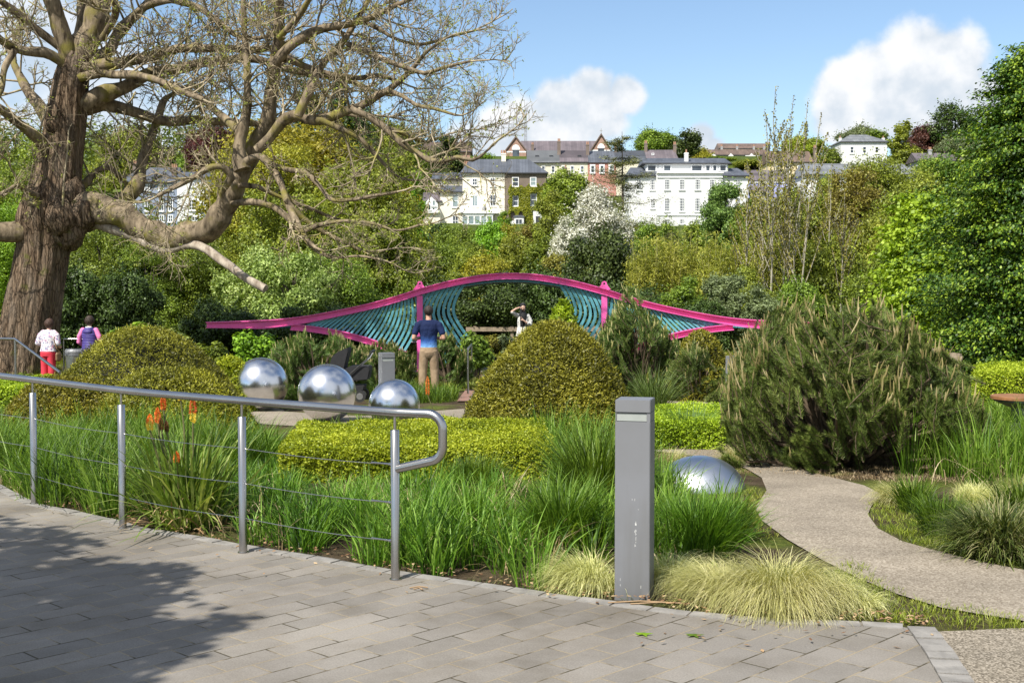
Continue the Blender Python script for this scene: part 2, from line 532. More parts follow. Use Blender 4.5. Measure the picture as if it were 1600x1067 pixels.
# garden path curving round to the steel dome
PL = [(1600, 973), (1530, 962), (1470, 952), (1400, 930), (1340, 905), (1290, 880), (1230, 845), (1190, 815), (1180, 795), (1198, 768), (1190, 748), (1165, 733), (1130, 722), (1075, 712), (1020, 706)]
PR = [(1010, 696), (1080, 700), (1150, 708), (1200, 722), (1270, 740), (1350, 760), (1380, 775), (1362, 792), (1356, 806), (1372, 828), (1410, 848), (1460, 862), (1530, 880), (1600, 893)]
pa = [GP(*p) for p in PL]; pb = [GP(*p) for p in PR]
poly = [(5.2, 3.9)] + [(3.9, 5.35)] + [(p.x, p.y) for p in pa] + [(p.x, p.y) for p in pb] + [(6.5, 6.3), (8.5, 5.0)]
sheet('path', poly, M['gravelpath'], .012)
# strip of darker aggregate right of the paving
q = [Vector((p.x, p.y, 0)) for p in RIGHT]
q0 = q[0]
poly = [(p.x + .004, p.y) for p in q] + [(9, q[-1].y), (9, 4.3), (GP(1600, 983).x, GP(1600, 983).y)]
sheet('side_path', poly, M['aggregate'], .008)
# the path crossing behind the mounds, and the paved ramp to the pavilion
def strip(cl, w):
    L, Rr = [], []
    for i, (x, y) in enumerate(cl):
        a = Vector(cl[max(i - 1, 0)]); b = Vector(cl[min(i + 1, len(cl) - 1)])
        t_ = (b - a).normalized(); n_ = Vector((-t_.y, t_.x)) * w / 2
        L.append((x + n_.x, y + n_.y)); Rr.append((x - n_.x, y - n_.y))
    return L + Rr[::-1]
sheet('path', strip([(-9.5, 24), (-7, 21.5), (-4.6, 19.2), (-2.6, 17.7), (-1.2, 18.3), (.6, 20.6), (2.8, 21.7), (5, 21.6), (7.5, 20.5), (9.5, 17)], 2.1), M['gravelpath'], .010)
t = NT('boardwalk_planks')
br = t.n('ShaderNodeTexBrick', {'Vector': t.co(), 'Color1': lin(.33, .32, .30), 'Color2': lin(.25, .245, .24), 'Mortar': lin(.05, .05, .05), 'Scale': 1.0,
                                'Mortar Size': .008, 'Brick Width': 1.3, 'Row Height': .15})
t.set(color=t.mix(1.0, br.outputs[0], t.ramp(t.noise(3, detail=6), [(.3, lin(.75, .75, .75)), (.7, lin(1.15, 1.15, 1.15))]), 'MULTIPLY'), rough=.8)
t.bump(br.outputs[1], -.4, .01); M['deck'] = t.m
t = NT('red_brick_paviors')
br = t.n('ShaderNodeTexBrick', {'Vector': t.co(), 'Color1': lin(.30, .14, .10), 'Color2': lin(.22, .12, .09), 'Mortar': lin(.2, .17, .14), 'Scale': 1.0, 'Mortar Size': .006, 'Brick Width': .21, 'Row Height': .07})
t.set(color=br.outputs[0], rough=.85); M['brickpave'] = t.m
sheet('boardwalk', [(-.80, 22.4), (.5, 22.4), (.45, 36), (-.72, 36)], M['deck'], .022)
sheet('brick_edging', [(-1.0, 22.4), (-.80, 22.4), (-.72, 36), (-.92, 36)], M['brickpave'], .026)

# ---------------------------------------------------------------- plant machinery
def leaf_quads(g, Pn, Nn, L, Wd, r=rng, fold=0.0, droop=0.0, tdir=None):
    n = len(Pn)
    L = np.broadcast_to(np.asarray(L, float), (n,)) * r.uniform(.7, 1.25, n)
    Wd = np.broadcast_to(np.asarray(Wd, float), (n,)) * r.uniform(.75, 1.2, n)
    Nn = Nn / (np.linalg.norm(Nn, axis=1)[:, None] + 1e-9)
    q = r.normal(size=(n, 3)) if tdir is None else tdir + r.normal(size=(n, 3)) * .35
    q[:, 2] -= droop
    T = q - Nn * (q * Nn).sum(1)[:, None]
    T /= np.linalg.norm(T, axis=1)[:, None] + 1e-9
    S = np.cross(Nn, T)
    V = np.stack([Pn - T * (L / 2)[:, None], Pn + S * (Wd / 2)[:, None] + T * (L * .05)[:, None], Pn + T * (L / 2)[:, None] , Pn - S * (Wd / 2)[:, None] + T * (L * .05)[:, None]], 1)
    F = np.arange(n * 4).reshape(n, 4)
    g.add(V.reshape(-1, 3), F, r.uniform(0, 1, n))

def unit(n, r=rng):
    v = r.normal(size=(n, 3))
    return v / np.linalg.norm(v, axis=1)[:, None]

def blob_cloud(C, Rr, n, r=rng, shell=.4, up=.35, jitter=.55, flat=1.0):
    """points and normals near the surfaces of the blobs"""
    C = np.asarray(C, float); Rr = np.asarray(Rr, float)
    p = Rr ** 2; p = p / p.sum()
    k = r.choice(len(C), n, p=p)
    d = unit(n, r)
    d[:, 2] *= 1
    rad = Rr[k] * (1 - shell * r.uniform(0, 1, n) ** 1.4)
    o = d * rad[:, None]; o[:, 2] *= flat
    Pn = C[k] + o
    Nn = d + unit(n, r) * jitter; Nn[:, 2] += up
    return Pn, Nn

def branch_pts(a, b, n=6, sag=.0, wob=.05, r=rng):
    a = np.asarray(a, float); b = np.asarray(b, float)
    tt = np.linspace(0, 1, n)[:, None]
    L = np.linalg.norm(b - a)
    p = a + (b - a) * tt
    w = np.cumsum(r.normal(size=(n, 3)), 0) * wob * L / n ** .5
    w -= tt * w[-1]
    p = p + w
    p[:, 2] += np.sin(tt[:, 0] * math.pi) * sag * L
    p[0] = a; p[-1] = b
    return p

def normed_tree(seed, asp=1.0, leaf=.04, trunk_h=.22, kind='round', lw=.6, br=(.11, .2), dens=1.0, nb=30):
    """a tree one unit across and asp units high: returns foliage mesh, wood mesh"""
    r = np.random.default_rng(seed); wide = .5
    C = []; Rr = []; z0 = trunk_h
    for i in range(int(nb * max(.7, asp) ** .85)):
        for _ in range(50):
            d = unit(1, r)[0] * (r.uniform(.25, 1) ** .5); ok = True
            if kind == 'round': c = np.array([d[0] * wide * .78, d[1] * wide * .78, z0 + (1 - z0) * (.5 + d[2] * .40)])
            elif kind == 'bush': c = np.array([d[0] * wide * .8, d[1] * wide * .8, abs(d[2]) * .84 + .02]); ok = c[2] < .9
            else:
                c = np.array([d[0] * wide * .72, d[1] * wide * .72, z0 + (1 - z0) * (.5 + d[2] * .44)])
                ok = math.hypot(c[0], c[1]) < wide * (1.15 - c[2])
            if ok: break
        Rr.append(r.uniform(*br) * (1.0 if kind != 'tall' else 1.15 - .6 * c[2])); c[2] *= asp; C.append(c)
    C = np.array(C); Rr = np.array(Rr)
    g = Geo()
    k = int(min(62000, dens * 3.0 * (math.pi * asp + .8) / (.5 * lw * leaf * leaf)))
    Pn, Nn = blob_cloud(C, Rr, int(k * .72), r, shell=.55, flat=.8, jitter=1.0)
    leaf_quads(g, Pn + r.normal(size=Pn.shape) * .012, Nn, leaf, leaf * lw, r)
    Pn, Nn = blob_cloud(C, Rr * 1.22, int(k * .18), r, shell=.5, flat=.8)
    leaf_quads(g, Pn + r.normal(size=Pn.shape) * .03, Nn, leaf * .9, leaf * lw * .8, r)
    sh = r.integers(0, len(C), int(190 * max(1, asp))); sp, sn = [], []; kk = max(6, int(k * .10 / len(sh)))
    for q in sh:
        d = unit(1, r)[0]; d[2] = abs(d[2]) * .8 + .15; a_ = C[q] + d * Rr[q] * .75; ln = r.uniform(.04, .15) * (1.25 if kind == 'bush' else 1.0)
        d2 = d * .7 + np.array([0, 0, .6]) + r.normal(size=3) * .25
        uu = r.uniform(0, 1, (kk, 1)); sp.append(a_ + d2 * uu * ln + r.normal(size=(kk, 3)) * leaf * .5); sn.append(unit(kk, r))
    leaf_quads(g, np.concatenate(sp), np.concatenate(sn), leaf * .85, leaf * lw * .85, r)
    allp = np.concatenate(g.v); zt_ = np.percentile(allp[:, 2], 99.5); hw = np.percentile(np.abs(allp[:, :2]), 98.5) * 2
    sc_ = np.array([1 / hw, 1 / hw, asp / zt_]); g.v = [v_ * sc_ for v_ in g.v]
    fo = g.mesh('foliage', None, attr=True)
    w = Geo(); tr = .022 + .01 * (kind == 'round')
    tp = branch_pts((0, 0, -.02), (r.normal() * .03, r.normal() * .03, (z0 + (1 - z0) * .55) * asp), 8, 0, .04, r)
    w.tube(tp, np.linspace(tr, tr * .45, 8), 7)
    for c, rr in zip(C, Rr):
        i = int(np.clip(np.searchsorted(tp[:, 2], c[2] * .7), 1, 7))
        s_ = tp[i - 1] if kind != 'bush' else np.array([r.normal() * .05, r.normal() * .05, -.01])
        w.tube(branch_pts(s_, c, 6, .06, .06, r), np.linspace(tr * .5, tr * .15, 6), 5, cap=False)
        for q in range(3):
            w.tube(branch_pts(c, c + unit(1, r)[0] * rr * .9, 4, 0, .08, r), np.linspace(tr * .16, tr * .05, 4), 4, cap=False)
    w.v = [v_ * sc_ for v_ in w.v]
    return fo, w.mesh('wood', None, smooth=True)

M['bark_far'] = barkmat('grey_brown_bark', lin(.05, .04, .03), lin(.18, .15, .115), sc=14, dist=.01)
FOL = {
 'olive': leafmat('olive_leaves', lin(0.071, 0.093, 0.011), lin(0.234, 0.288, 0.028), lin(0.397, 0.453, 0.064)),
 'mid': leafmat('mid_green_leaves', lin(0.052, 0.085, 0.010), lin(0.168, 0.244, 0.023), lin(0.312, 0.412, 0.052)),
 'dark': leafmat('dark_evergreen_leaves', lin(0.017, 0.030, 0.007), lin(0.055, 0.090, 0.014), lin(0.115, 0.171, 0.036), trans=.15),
 'bright': leafmat('fresh_green_leaves', lin(0.077, 0.150, 0.009), lin(0.212, 0.368, 0.023), lin(0.355, 0.547, 0.047)),
 'lime': leafmat('lime_green_leaves', lin(0.147, 0.232, 0.009), lin(0.342, 0.465, 0.023), lin(0.499, 0.601, 0.053)),
 'yellow': leafmat('yellow_olive_leaves', lin(0.128, 0.132, 0.011), lin(0.322, 0.311, 0.023), lin(0.495, 0.467, 0.051)),
 'pale': leafmat('pale_green_leaves', lin(0.097, 0.138, 0.023), lin(0.282, 0.383, 0.081), lin(0.649, 0.735, 0.287)),
 'white': leafmat('white_blossom', lin(.20, .22, .10), lin(.66, .66, .56), lin(.86, .85, .78), trans=.15, ns=2.5),
 'syc': leafmat('sycamore_leaves', lin(.045, .085, .014), lin(.15, .235, .045), lin(.30, .40, .11)),
 'copper': leafmat('copper_leaves', lin(.035, .012, .012), lin(.10, .035, .03), lin(.16, .06, .045)),
 'brown': leafmat('brownish_young_leaves', lin(0.086, 0.070, 0.014), lin(0.249, 0.226, 0.037), lin(0.409, 0.390, 0.076)),
 'grey': leafmat('grey_green_leaves', lin(0.070, 0.089, 0.036), lin(0.174, 0.218, 0.094), lin(0.342, 0.410, 0.188)),
 'spruce': leafmat('spruce_needles_', lin(0.046, 0.055, 0.017), lin(0.151, 0.159, 0.050), lin(0.278, 0.268, 0.088), trans=.1) if True else leafmat('spruce_needles', lin(0.030, 0.041, 0.010), lin(0.102, 0.116, 0.030), lin(0.212, 0.205, 0.053), trans=.1),
}
KIND = {'round1': dict(kind='round', nb=30), 'round2': dict(kind='round', br=(.13, .22), nb=22), 'bush1': dict(kind='bush', trunk_h=0, nb=26), 'bush2': dict(kind='bush', trunk_h=0, br=(.09, .17), nb=34),
 'tall1': dict(kind='tall', trunk_h=.1, nb=34), 'loose1': dict(kind='round', trunk_h=.18, br=(.08, .16), nb=34, dens=.30, lw=.7), 'fine1': dict(kind='bush', trunk_h=0, br=(.08, .17), nb=40), 'fine2': dict(kind='round', trunk_h=.1, br=(.09, .18), nb=36)}
PCACHE = {}
def plant(proto, px, ptop, D, wpx, fol, name, label, cat, group=None, rz=None, base=None, wood=None, depth=1.0):
    z0 = G(D) if base is None else P(px, base, D).z
    p = P(px, ptop, D)
    h = (p.z - z0) * 1.02
    w = wpx / FPX * D * 1.02
    asp = h / w; ab = min((.5, .75, 1.1, 1.6, 2.3, 3.3, 4.8), key=lambda q: abs(math.log(q / asp)))
    wb = min((36, 60, 100, 165), key=lambda q: abs(math.log(q / wpx)))
    key = (proto, ab, wb)
    if key not in PCACHE:
        kw = dict(KIND[proto]); PCACHE[key] = normed_tree(1000 + len(PCACHE), asp=ab, leaf=(3.5 if wb > 60 else 2.9) / wb, **kw)
    o = empty(name, (p.x, D, z0 - .03 * h), rz if rz is not None else random.uniform(0, 6.28), label=label, cat=cat, group=group)
    o.scale = (w, w * depth, h / ab)
    fo, wd = PCACHE[key]
    link('crown' if cat == 'tree' else 'foliage', fo, FOL[fol], o)
    link('trunk' if cat == 'tree' else 'stems', wd, wood or M['bark_far'], o)
    return o
# ---------------------------------------------------------------- buildings on the hillside
def wallmat(name, c, var=.08): return simple(name, c, .85, var=var, vs=.6, spec=.2)
def brickmat(name, c1, c2, mo):
    t = NT(name)
    br = t.n('ShaderNodeTexBrick', {'Vector': t.co(rot=(R(90), 0, 0)), 'Color1': c1, 'Color2': c2, 'Mortar': mo, 'Scale': 1.0, 'Mortar Size': .02, 'Brick Width': .45, 'Row Height': .16})
    t.set(color=t.mix(1.0, br.outputs[0], t.ramp(t.noise(.5), [(.3, lin(.85, .85, .85)), (.7, lin(1.1, 1.1, 1.1))]), 'MULTIPLY'), rough=.9)
    return t.m
def slatemat(name, c):
    t = NT(name)
    br = t.n('ShaderNodeTexBrick', {'Vector': t.co(rot=(R(60), 0, 0)), 'Color1': tuple(x * 1.15 for x in c[:3]) + (1,), 'Color2': tuple(x * .85 for x in c[:3]) + (1,), 'Mortar': tuple(x * .6 for x in c[:3]) + (1,),
                                    'Scale': 1.0, 'Mortar Size': .02, 'Brick Width': .5, 'Row Height': .3})
    t.set(color=t.mix(1.0, br.outputs[0], t.ramp(t.noise(.35, detail=6), [(.3, lin(.75, .75, .75)), (.7, lin(1.25, 1.22, 1.2))]), 'MULTIPLY'), rough=.6)
    return t.m
BM = {
 'cream': wallmat('cream_render', lin(.76, .71, .60)), 'white': wallmat('white_render', lin(.68, .68, .67), .05), 'brown': wallmat('brown_render', lin(.19, .15, .12), .2),
 'ivory': wallmat('ivory_render', lin(.70, .64, .50)), 'yellow': wallmat('yellow_render', lin(.72, .58, .36)), 'blue': wallmat('blue_grey_slate_hanging', lin(.24, .28, .36)),
 'violet': wallmat('lilac_paint', lin(.40, .42, .75)), 'grey': wallmat('grey_render', lin(.35, .35, .35)),
 'brick': brickmat('red_brick', lin(.36, .17, .12), lin(.29, .14, .10), lin(.42, .36, .3)), 'redpaint': wallmat('salmon_red_render', lin(.46, .22, .18)),
 'darkred': wallmat('dark_red_cladding', lin(.16, .05, .04)),
 'slate': slatemat('slate_roof', lin(.085, .095, .115)), 'paleslate': slatemat('pale_slate_roof', lin(.17, .18, .19)), 'purple': slatemat('purple_slate_roof', lin(.13, .11, .12)),
 'tile': slatemat('brown_tile_roof', lin(.15, .105, .08)), 'trim': simple('white_trim', lin(.82, .82, .82), .5, var=.03), 'gutter': simple('dark_gutter', lin(.04, .04, .045), .5),
 'chim': wallmat('chimney_brick', lin(.19, .15, .125), .2), 'pot': simple('clay_pot', lin(.36, .20, .13), .8)}
t = NT('window_glass'); t.set(color=t.ramp(t.noise(.5), [(.35, lin(.015, .02, .03)), (.65, lin(.07, .09, .11))]), rough=.08, spec=.8); BM['glass'] = t.m
t = NT('bright_glazing'); t.set(color=t.ramp(t.noise(.4), [(.35, lin(.16, .22, .24)), (.65, lin(.30, .36, .36))]), rough=.12, spec=.8); BM['glaze'] = t.m

class Bld:
    def __init__(s, name, label, D, pxc, pybase, cat='house', group=None):
        s.D = D
        o = P(pxc, pybase, D)
        s.o = empty(name, o, 0, label=label, cat=cat, group=group)
        s.org = o
    def X(s, px, dy=0): return P(px, 447, s.D + dy).x - s.org.x
    def Z(s, py, dy=0): return P(800, py, s.D + dy).z - s.org.z
    def wall(s, px0, px1, pyt, pyb, dep, m, dy=0, name='wall'):
        g = Geo(); g.box(s.X(px0, dy), s.X(px1, dy), dy, dy + dep, s.Z(pyb, dy), s.Z(pyt, dy))
        return g.obj(name, BM[m], s.o)
    def roof(s, px0, px1, pye, pyr, dep, m, hip=(0, 0), dy=0, ov=.35, gut=True):
        x0, x1, ze = s.X(px0, dy) - ov, s.X(px1, dy) + ov, s.Z(pye, dy) + .004
        ym = dy + dep / 2
        zr = s.Z(pyr, ym)
        h0, h1 = hip[0] / FPX * s.D, hip[1] / FPX * s.D
        y0, y1 = dy - ov, dy + dep + ov
        th = .16
        v = [(x0, y0, ze), (x1, y0, ze), (x1, y1, ze), (x0, y1, ze), (x0, y0, ze + th), (x1, y0, ze + th), (x1, y1, ze + th), (x0, y1, ze + th), (x0 + h0, ym, zr), (x1 - h1, ym, zr)]
        g = Geo()
        g.add(v, [(0, 3, 2, 1), (0, 1, 5, 4), (1, 2, 6, 5), (2, 3, 7, 6), (3, 0, 4, 7), (4, 5, 9, 8), (6, 7, 8, 9)])
        g.add(v, [(5, 6, 9), (7, 4, 8)])
        r = g.obj('roof', BM[m], s.o)
        if gut:
            g = Geo(); g.box(x0 - .03, x1 + .03, y0 - .12, y0 - .003, ze - .04, ze + .13); g.obj('gutter', BM['gutter'], r)
        return r
    def chimney(s, pxc, pyt, pyb, wpx, dy, m='chim', pots=2):
        w = wpx / FPX * s.D / 2; x = s.X(pxc, dy); zt, zb = s.Z(pyt, dy), s.Z(pyb, dy) - 1.5
        g = Geo(); g.box(x - w, x + w, dy - w, dy + w, zb, zt); g.box(x - w * 1.15, x + w * 1.15, dy - w * 1.15, dy + w * 1.15, zt - .25, zt - .08)
        c = g.obj('chimney', BM[m], s.o)
        g = Geo()
        for i in range(pots):
            q = x + (i - (pots - 1) / 2) * w * .9
            g.tube([(q, dy, zt), (q, dy, zt + .55)], [.14, .11], 8)
        g.obj('chimney_pot', BM['pot'], c)
    def win(s, px0, px1, pyt, pyb, nx=2, ny=2, dy=0, m='trim', glass='glass', sill=True, fw=.11, name='window'):
        x0, x1, z0, z1 = s.X(px0, dy), s.X(px1, dy), s.Z(pyb, dy), s.Z(pyt, dy)
        y = dy
        g = Geo()
        g.box(x0, x0 + fw, y - .09, y + .02, z0, z1); g.box(x1 - fw, x1, y - .09, y + .02, z0, z1)
        g.box(x0 + fw, x1 - fw, y - .09, y + .02, z1 - fw, z1); g.box(x0 + fw, x1 - fw, y - .09, y + .02, z0, z0 + fw)
        b = fw * .34
        for i in range(1, nx):
            q = x0 + (x1 - x0) * i / nx; g.box(q - b, q + b, y - .07, y - .028, z0 + fw, z1 - fw)
        for j in range(1, ny):
            q = z0 + (z1 - z0) * j / ny; g.box(x0 + fw, x1 - fw, y - .066, y - .03, q - b, q + b)
        w = g.obj(name, BM[m], s.o)
        g = Geo(); g.box(x0 + fw * .8, x1 - fw * .8, y - .025, y + .03, z0 + fw * .8, z1 - fw * .8); g.obj('pane', BM[glass], w)
        if sill:
            g = Geo(); g.box(x0 - .12, x1 + .12, y - .17, y + .02, z0 - .14, z0 - .003); g.obj('sill', BM[m], w)
        return w
    def band(s, px0, px1, pyt, pyb, dy, out=.12, m='trim', name='cornice'):
        g = Geo(); g.box(s.X(px0, dy), s.X(px1, dy), dy - out, dy + .01, s.Z(pyb, dy), s.Z(pyt, dy)); g.obj(name, BM[m], s.o)

# cream house with glazed sun room, on the slope behind the trees
b = Bld('cream_house', 'cream rendered house with grey slate roof and white sun room along its ground floor', 205, 745, 356)
b.wall(723, 788.6, 271, 362, 9, 'cream'); b.roof(723, 788.4, 271, 249, 9, 'slate', (14, 0)); b.chimney(728, 257, 270, 6, 3)
b.chimney(787, 240, 266, 7, 4.0, 'cream', 3)
b.wall(688, 722.9, 301, 362, 7, 'cream', .4); b.roof(688, 722.5, 301, 290, 7, 'slate', (8, 0), .4)
b.wall(661, 687.9, 331, 362, 5, 'cream', -.6); b.band(656, 688, 329, 333, -.6, .5, name='porch_roof')
b.wall(677, 722, 282, 305, 6, 'ivory', 9); b.roof(677, 722, 282, 270, 6, 'slate', (2, 0), 9)
for x0, x1, y0, y1 in ((738, 746, 279, 290), (765.6, 774, 278, 291), (765.6, 774.4, 304.5, 322)): b.win(x0, x1, y0, y1)
b.win(738, 746.5, 305, 323, 2, 1, glass='glaze'); b.win(707, 716.5, 304, 324, 1, 2, dy=.4, glass='glaze'); b.win(707, 716.5, 337, 353, 2, 2, dy=.4); b.win(688, 694, 284, 289, dy=8.9)
# gabled porch window at the left end
g = Geo(); xa, xb, z0, z1 = b.X(664, -1), b.X(684, -1), b.Z(331, -1), b.Z(318, -1); xm = (xa + xb) / 2; zt = b.Z(307, -1)
g.box(xa, xb, -1, .3, z0, z1); g.add([(xa, -1, z1), (xb, -1, z1), (xm, -1, zt), (xa, .3, z1), (xb, .3, z1), (xm, .3, zt)], [(0, 2, 5, 3), (1, 4, 5, 2)]); g.add([(xa, -1, z1), (xb, -1, z1), (xm, -1, zt)], [(0, 1, 2)])
g.obj('gable', BM['trim'], b.o); b.win(668, 674, 320, 329, 1, 1, dy=-1); b.win(675.5, 681, 313, 322, 1, 1, dy=-1.0, glass='glaze')
b.wall(664, 688, 316, 331, 4, 'cream', .5); b.roof(664, 688, 316, 301, 4, 'purple', (0, 0), .5)
g = Geo(); g.box(b.X(720), b.X(779), -2.6, -.02, b.Z(333.5, -2.6), b.Z(330.5, -2.6)); g.obj('sun_room_roof', BM['trim'], b.o)
g = Geo(); g.box(b.X(721.5, -2.4), b.X(771, -2.4), -2.4, -.03, b.Z(356, -2.4), b.Z(351, -2.4)); g.box(b.X(721.5, -2.4), b.X(771, -2.4), -2.38, -.03, b.Z(336.5, -2.4), b.Z(333.8, -2.4)); g.obj('sun_room_wall', BM['trim'], b.o)
for i in range(5): b.win(722 + i * 9.7, 731.4 + i * 9.7, 336.6, 351, 1, 1, dy=-2.3, glass='glaze', sill=False)
g = Geo(); g.tube([(b.X(757), -.3, b.Z(326)), (b.X(757), -.42, b.Z(326) - .05)], [.1, .42], 12); g.obj('satellite_dish', BM['grey'], b.o)

b = Bld('ivy_house', 'brown rendered house half covered in ivy, joined to the cream house', 205.0, 821, 356)
b.wall(789, 853, 271.5, 362, 9, 'brown', .06); b.roof(788.6, 853, 271.5, 249, 9, 'slate', (0, 30), .06)
for x0, x1, y0, y1 in ((800, 810.6, 277, 292), (828, 838, 277, 291), (801, 810, 306, 322.5), (828.7, 838.6, 303, 322)): b.win(x0, x1, y0, y1, 1, 2, dy=.06, fw=.13, glass='glaze' if y0 == 277 and x0 > 820 else 'glass')
b.wall(833, 846.5, 330, 362, .6, 'white', -.5, 'door_surround')
g = Geo(); g.box(b.X(837, -.5), b.X(844, -.5), -.54, -.48, b.Z(357, -.5), b.Z(338, -.5)); g.obj('door', BM['gutter'], b.o)
b.wall(803, 818.5, 340, 362, 1.3, 'white', -1.2, 'bay'); b.roof(803, 818.5, 340, 336.5, 1.2, 'slate', (4, 4), -1.2, .12, False); b.win(805, 816.5, 342, 351, 2, 1, dy=-1.2)
b.wall(790, 802.7, 345, 362, .3, 'white', -2.2, 'garden_wall')
b.wall(853.3, 872, 288, 362, 6, 'brown', 3); b.roof(853.3, 872, 288, 279, 6, 'slate', (0, 6), 3, .2)

# terrace on the road above
b = Bld('cream_terrace', 'long ivory terraced row with arched upper windows above the ivy house', 250, 872, 306, 'terraced house')
b.wall(826, 917.8, 255, 306, 9, 'ivory'); b.roof(826, 871.5, 255, 235.5, 9, 'paleslate', (0, 0)); b.roof(875.2, 917.2, 254.4, 235.5, 9, 'purple', (0, 0), ov=.2)
for x in (846, 861, 877, 891, 906.5): b.win(x, x + 5.6, 259.5, 270, 1, 2); b.win(x, x + 5.6, 281, 290, 1, 2)
for x in (839, 861, 905): b.win(x - 3, x + 3, 243, 246, 1, 1, dy=1.9, m='gutter', sill=False, name='skylight')
b.chimney(873, 221, 240, 5, 3); b.chimney(883, 262, 300, 5, -1.2, pots=1)
b = Bld('red_terrace', 'salmon red terraced house with white arched window surrounds behind the spruce', 250, 940, 306, 'terraced house')
b.wall(918.2, 962, 255, 306, 9, 'redpaint'); b.roof(918.4, 962, 255, 236, 9, 'slate', ov=.1)
for x in (922.5, 937, 951.5):
    g = Geo(); g.box(b.X(x - 1.4), b.X(x + 7.2), -.05, .02, b.Z(272), b.Z(257)); g.obj('window_surround', BM['trim'], b.o); b.win(x, x + 6, 258.5, 270.5, 1, 2, dy=-.055)
b.chimney(917.5, 226, 240, 5, 3)
b = Bld('dark_roofed_terrace', 'terraced house with dark slate and purple slate roofs above the white hotel', 250, 1010, 306, 'terraced house')
b.wall(962.3, 1060, 255, 306, 9, 'ivory'); b.roof(962.6, 1010, 254, 235.5, 9, 'slate', ov=.1); b.roof(1010.4, 1060, 253, 234.5, 9, 'purple', (0, 4), ov=.1)
b.chimney(1008, 224, 239, 4.6, 4); b.chimney(1053, 226, 239, 4.6, 4); b.chimney(961, 233, 242, 4, 4)
b.win(1017, 1021, 239.5, 243, 1, 1, dy=2, m='trim', sill=False, name='skylight')

# red brick convent on the ridge
b = Bld('brick_convent', 'long red brick building with slate roof and two pointed brick gables on the ridge', 330, 870, 262, 'convent')
b.wall(818, 940, 240, 275, 12, 'brick', 1); b.roof(816, 940, 240, 220.5, 12, 'purple', dy=1)
def gable(px0, px1, pyb, pye, pyt, dep, dy, ornament=True):
    xa, xb = b.X(px0, dy), b.X(px1, dy); xm = (xa + xb) / 2; z0, z1, zt = b.Z(pyb, dy), b.Z(pye, dy), b.Z(pyt, dy)
    g = Geo(); v = [(xa, dy, z0), (xb, dy, z0), (xb, dy, z1), (xm, dy, zt), (xa, dy, z1)]; w = [(x, dy + dep, z) for x, y, z in v]
    g.add(v + w, [(0, 1, 2, 4), (5, 9, 7, 6), (0, 4, 9, 5), (1, 6, 7, 2)]); g.add(v + w, [(4, 2, 3), (9, 8, 7)])
    o = g.obj('gable', BM['brick'], b.o)
    g = Geo(); e = .35
    for s_, x in ((1, xa), (-1, xb)):
        g.add([(x - s_ * e, dy - .3, z1 - .2), (xm, dy - .3, zt + .25), (xm, dy + dep, zt + .25), (x - s_ * e, dy + dep, z1 - .2),
               (x - s_ * e, dy - .3, z1 + .25), (xm, dy - .3, zt + .8), (xm, dy + dep, zt + .8), (x - s_ * e, dy + dep, z1 + .25)],
              [(0, 1, 5, 4), (4, 5, 6, 7), (3, 2, 1, 0), (0, 4, 7, 3), (2, 3, 7, 6)])
    g.obj('coping', BM['tile'], o)
    zc = z1 + (zt - z1) * .18; rr = (xb - xa) * .2
    g = Geo(); pts = [(xm + rr * math.cos(a), dy - .05, zc + rr * 1.25 * math.sin(a)) for a in np.linspace(0, math.pi, 10)]
    c0 = (xm, dy - .05, zc)
    g.add(pts + [c0], [(i, i + 1, 10) for i in range(9)]); g.obj('arched_window', BM['trim'], o)
    g = Geo(); g.box(xm - rr * .8, xm + rr * .8, dy - .04, dy + .02, zc - 3, zc - .05); g.obj('window_light', BM['glass'], o)
    g = Geo(); g.box(xa + .02, xb - .02, dy - .03, dy + .01, z1 - .1, z1 + .25); g.obj('stone_band', BM['trim'], o)
    g = Geo(); g.tube([(xm, dy, zt + .5), (xm, dy, zt + 2.0)], .09, 6); g.box(xm - .35, xm + .35, dy - .08, dy + .08, zt + 1.35, zt + 1.5); g.obj('finial', BM['grey'], o)
gable(790, 822, 275, 238, 217, 13, -.5); gable(924, 953, 262, 236, 213, 13, -.5)
b.chimney(832, 226, 232, 4, 2)
b = Bld('brick_villa', 'red brick villa with tall chimney showing between the twigs', 300, 690, 258)
b.wall(655, 735, 238, 275, 9, 'brick'); b.roof(655, 735, 238, 222, 9, 'tile', (12, 0)); b.chimney(700, 212, 226, 6, 4); b.chimney(722, 222, 232, 7, 4)
for x in (666, 684, 712): b.win(x, x + 5, 242, 251, 1, 2)
def mast(px, pyt, pyb, D, w, label):
    z0 = G(D); H = P(px, pyt, D).z - z0
    g = Geo(); L = [(w * math.cos(a), w * math.sin(a)) for a in (0.3, 2.4, 4.5)]
    for x, y in L: g.tube([(x, y, 0), (x * .55, y * .55, H)], .055, 4)
    n = int(H / 1.3)
    for i in range(n):
        a, c_ = i / n, (i + 1) / n
        for j in range(3):
            p, q = L[j], L[(j + 1) % 3]; s1, s2 = 1 - .45 * a, 1 - .45 * c_
            g.tube([(p[0] * s1, p[1] * s1, H * a), (q[0] * s2, q[1] * s2, H * c_)], .035, 3, cap=False)
    o = g.obj('radio_mast', BM['grey'], None, label=label, cat='mast'); o.location = (P(px, 300, D).x, D, z0)
mast(821, 168, 250, 345, .45, 'slim lattice radio mast standing behind the left convent gable')
mast(733, 222, 262, 320, .35, 'short lattice mast beside the brick villa chimney')

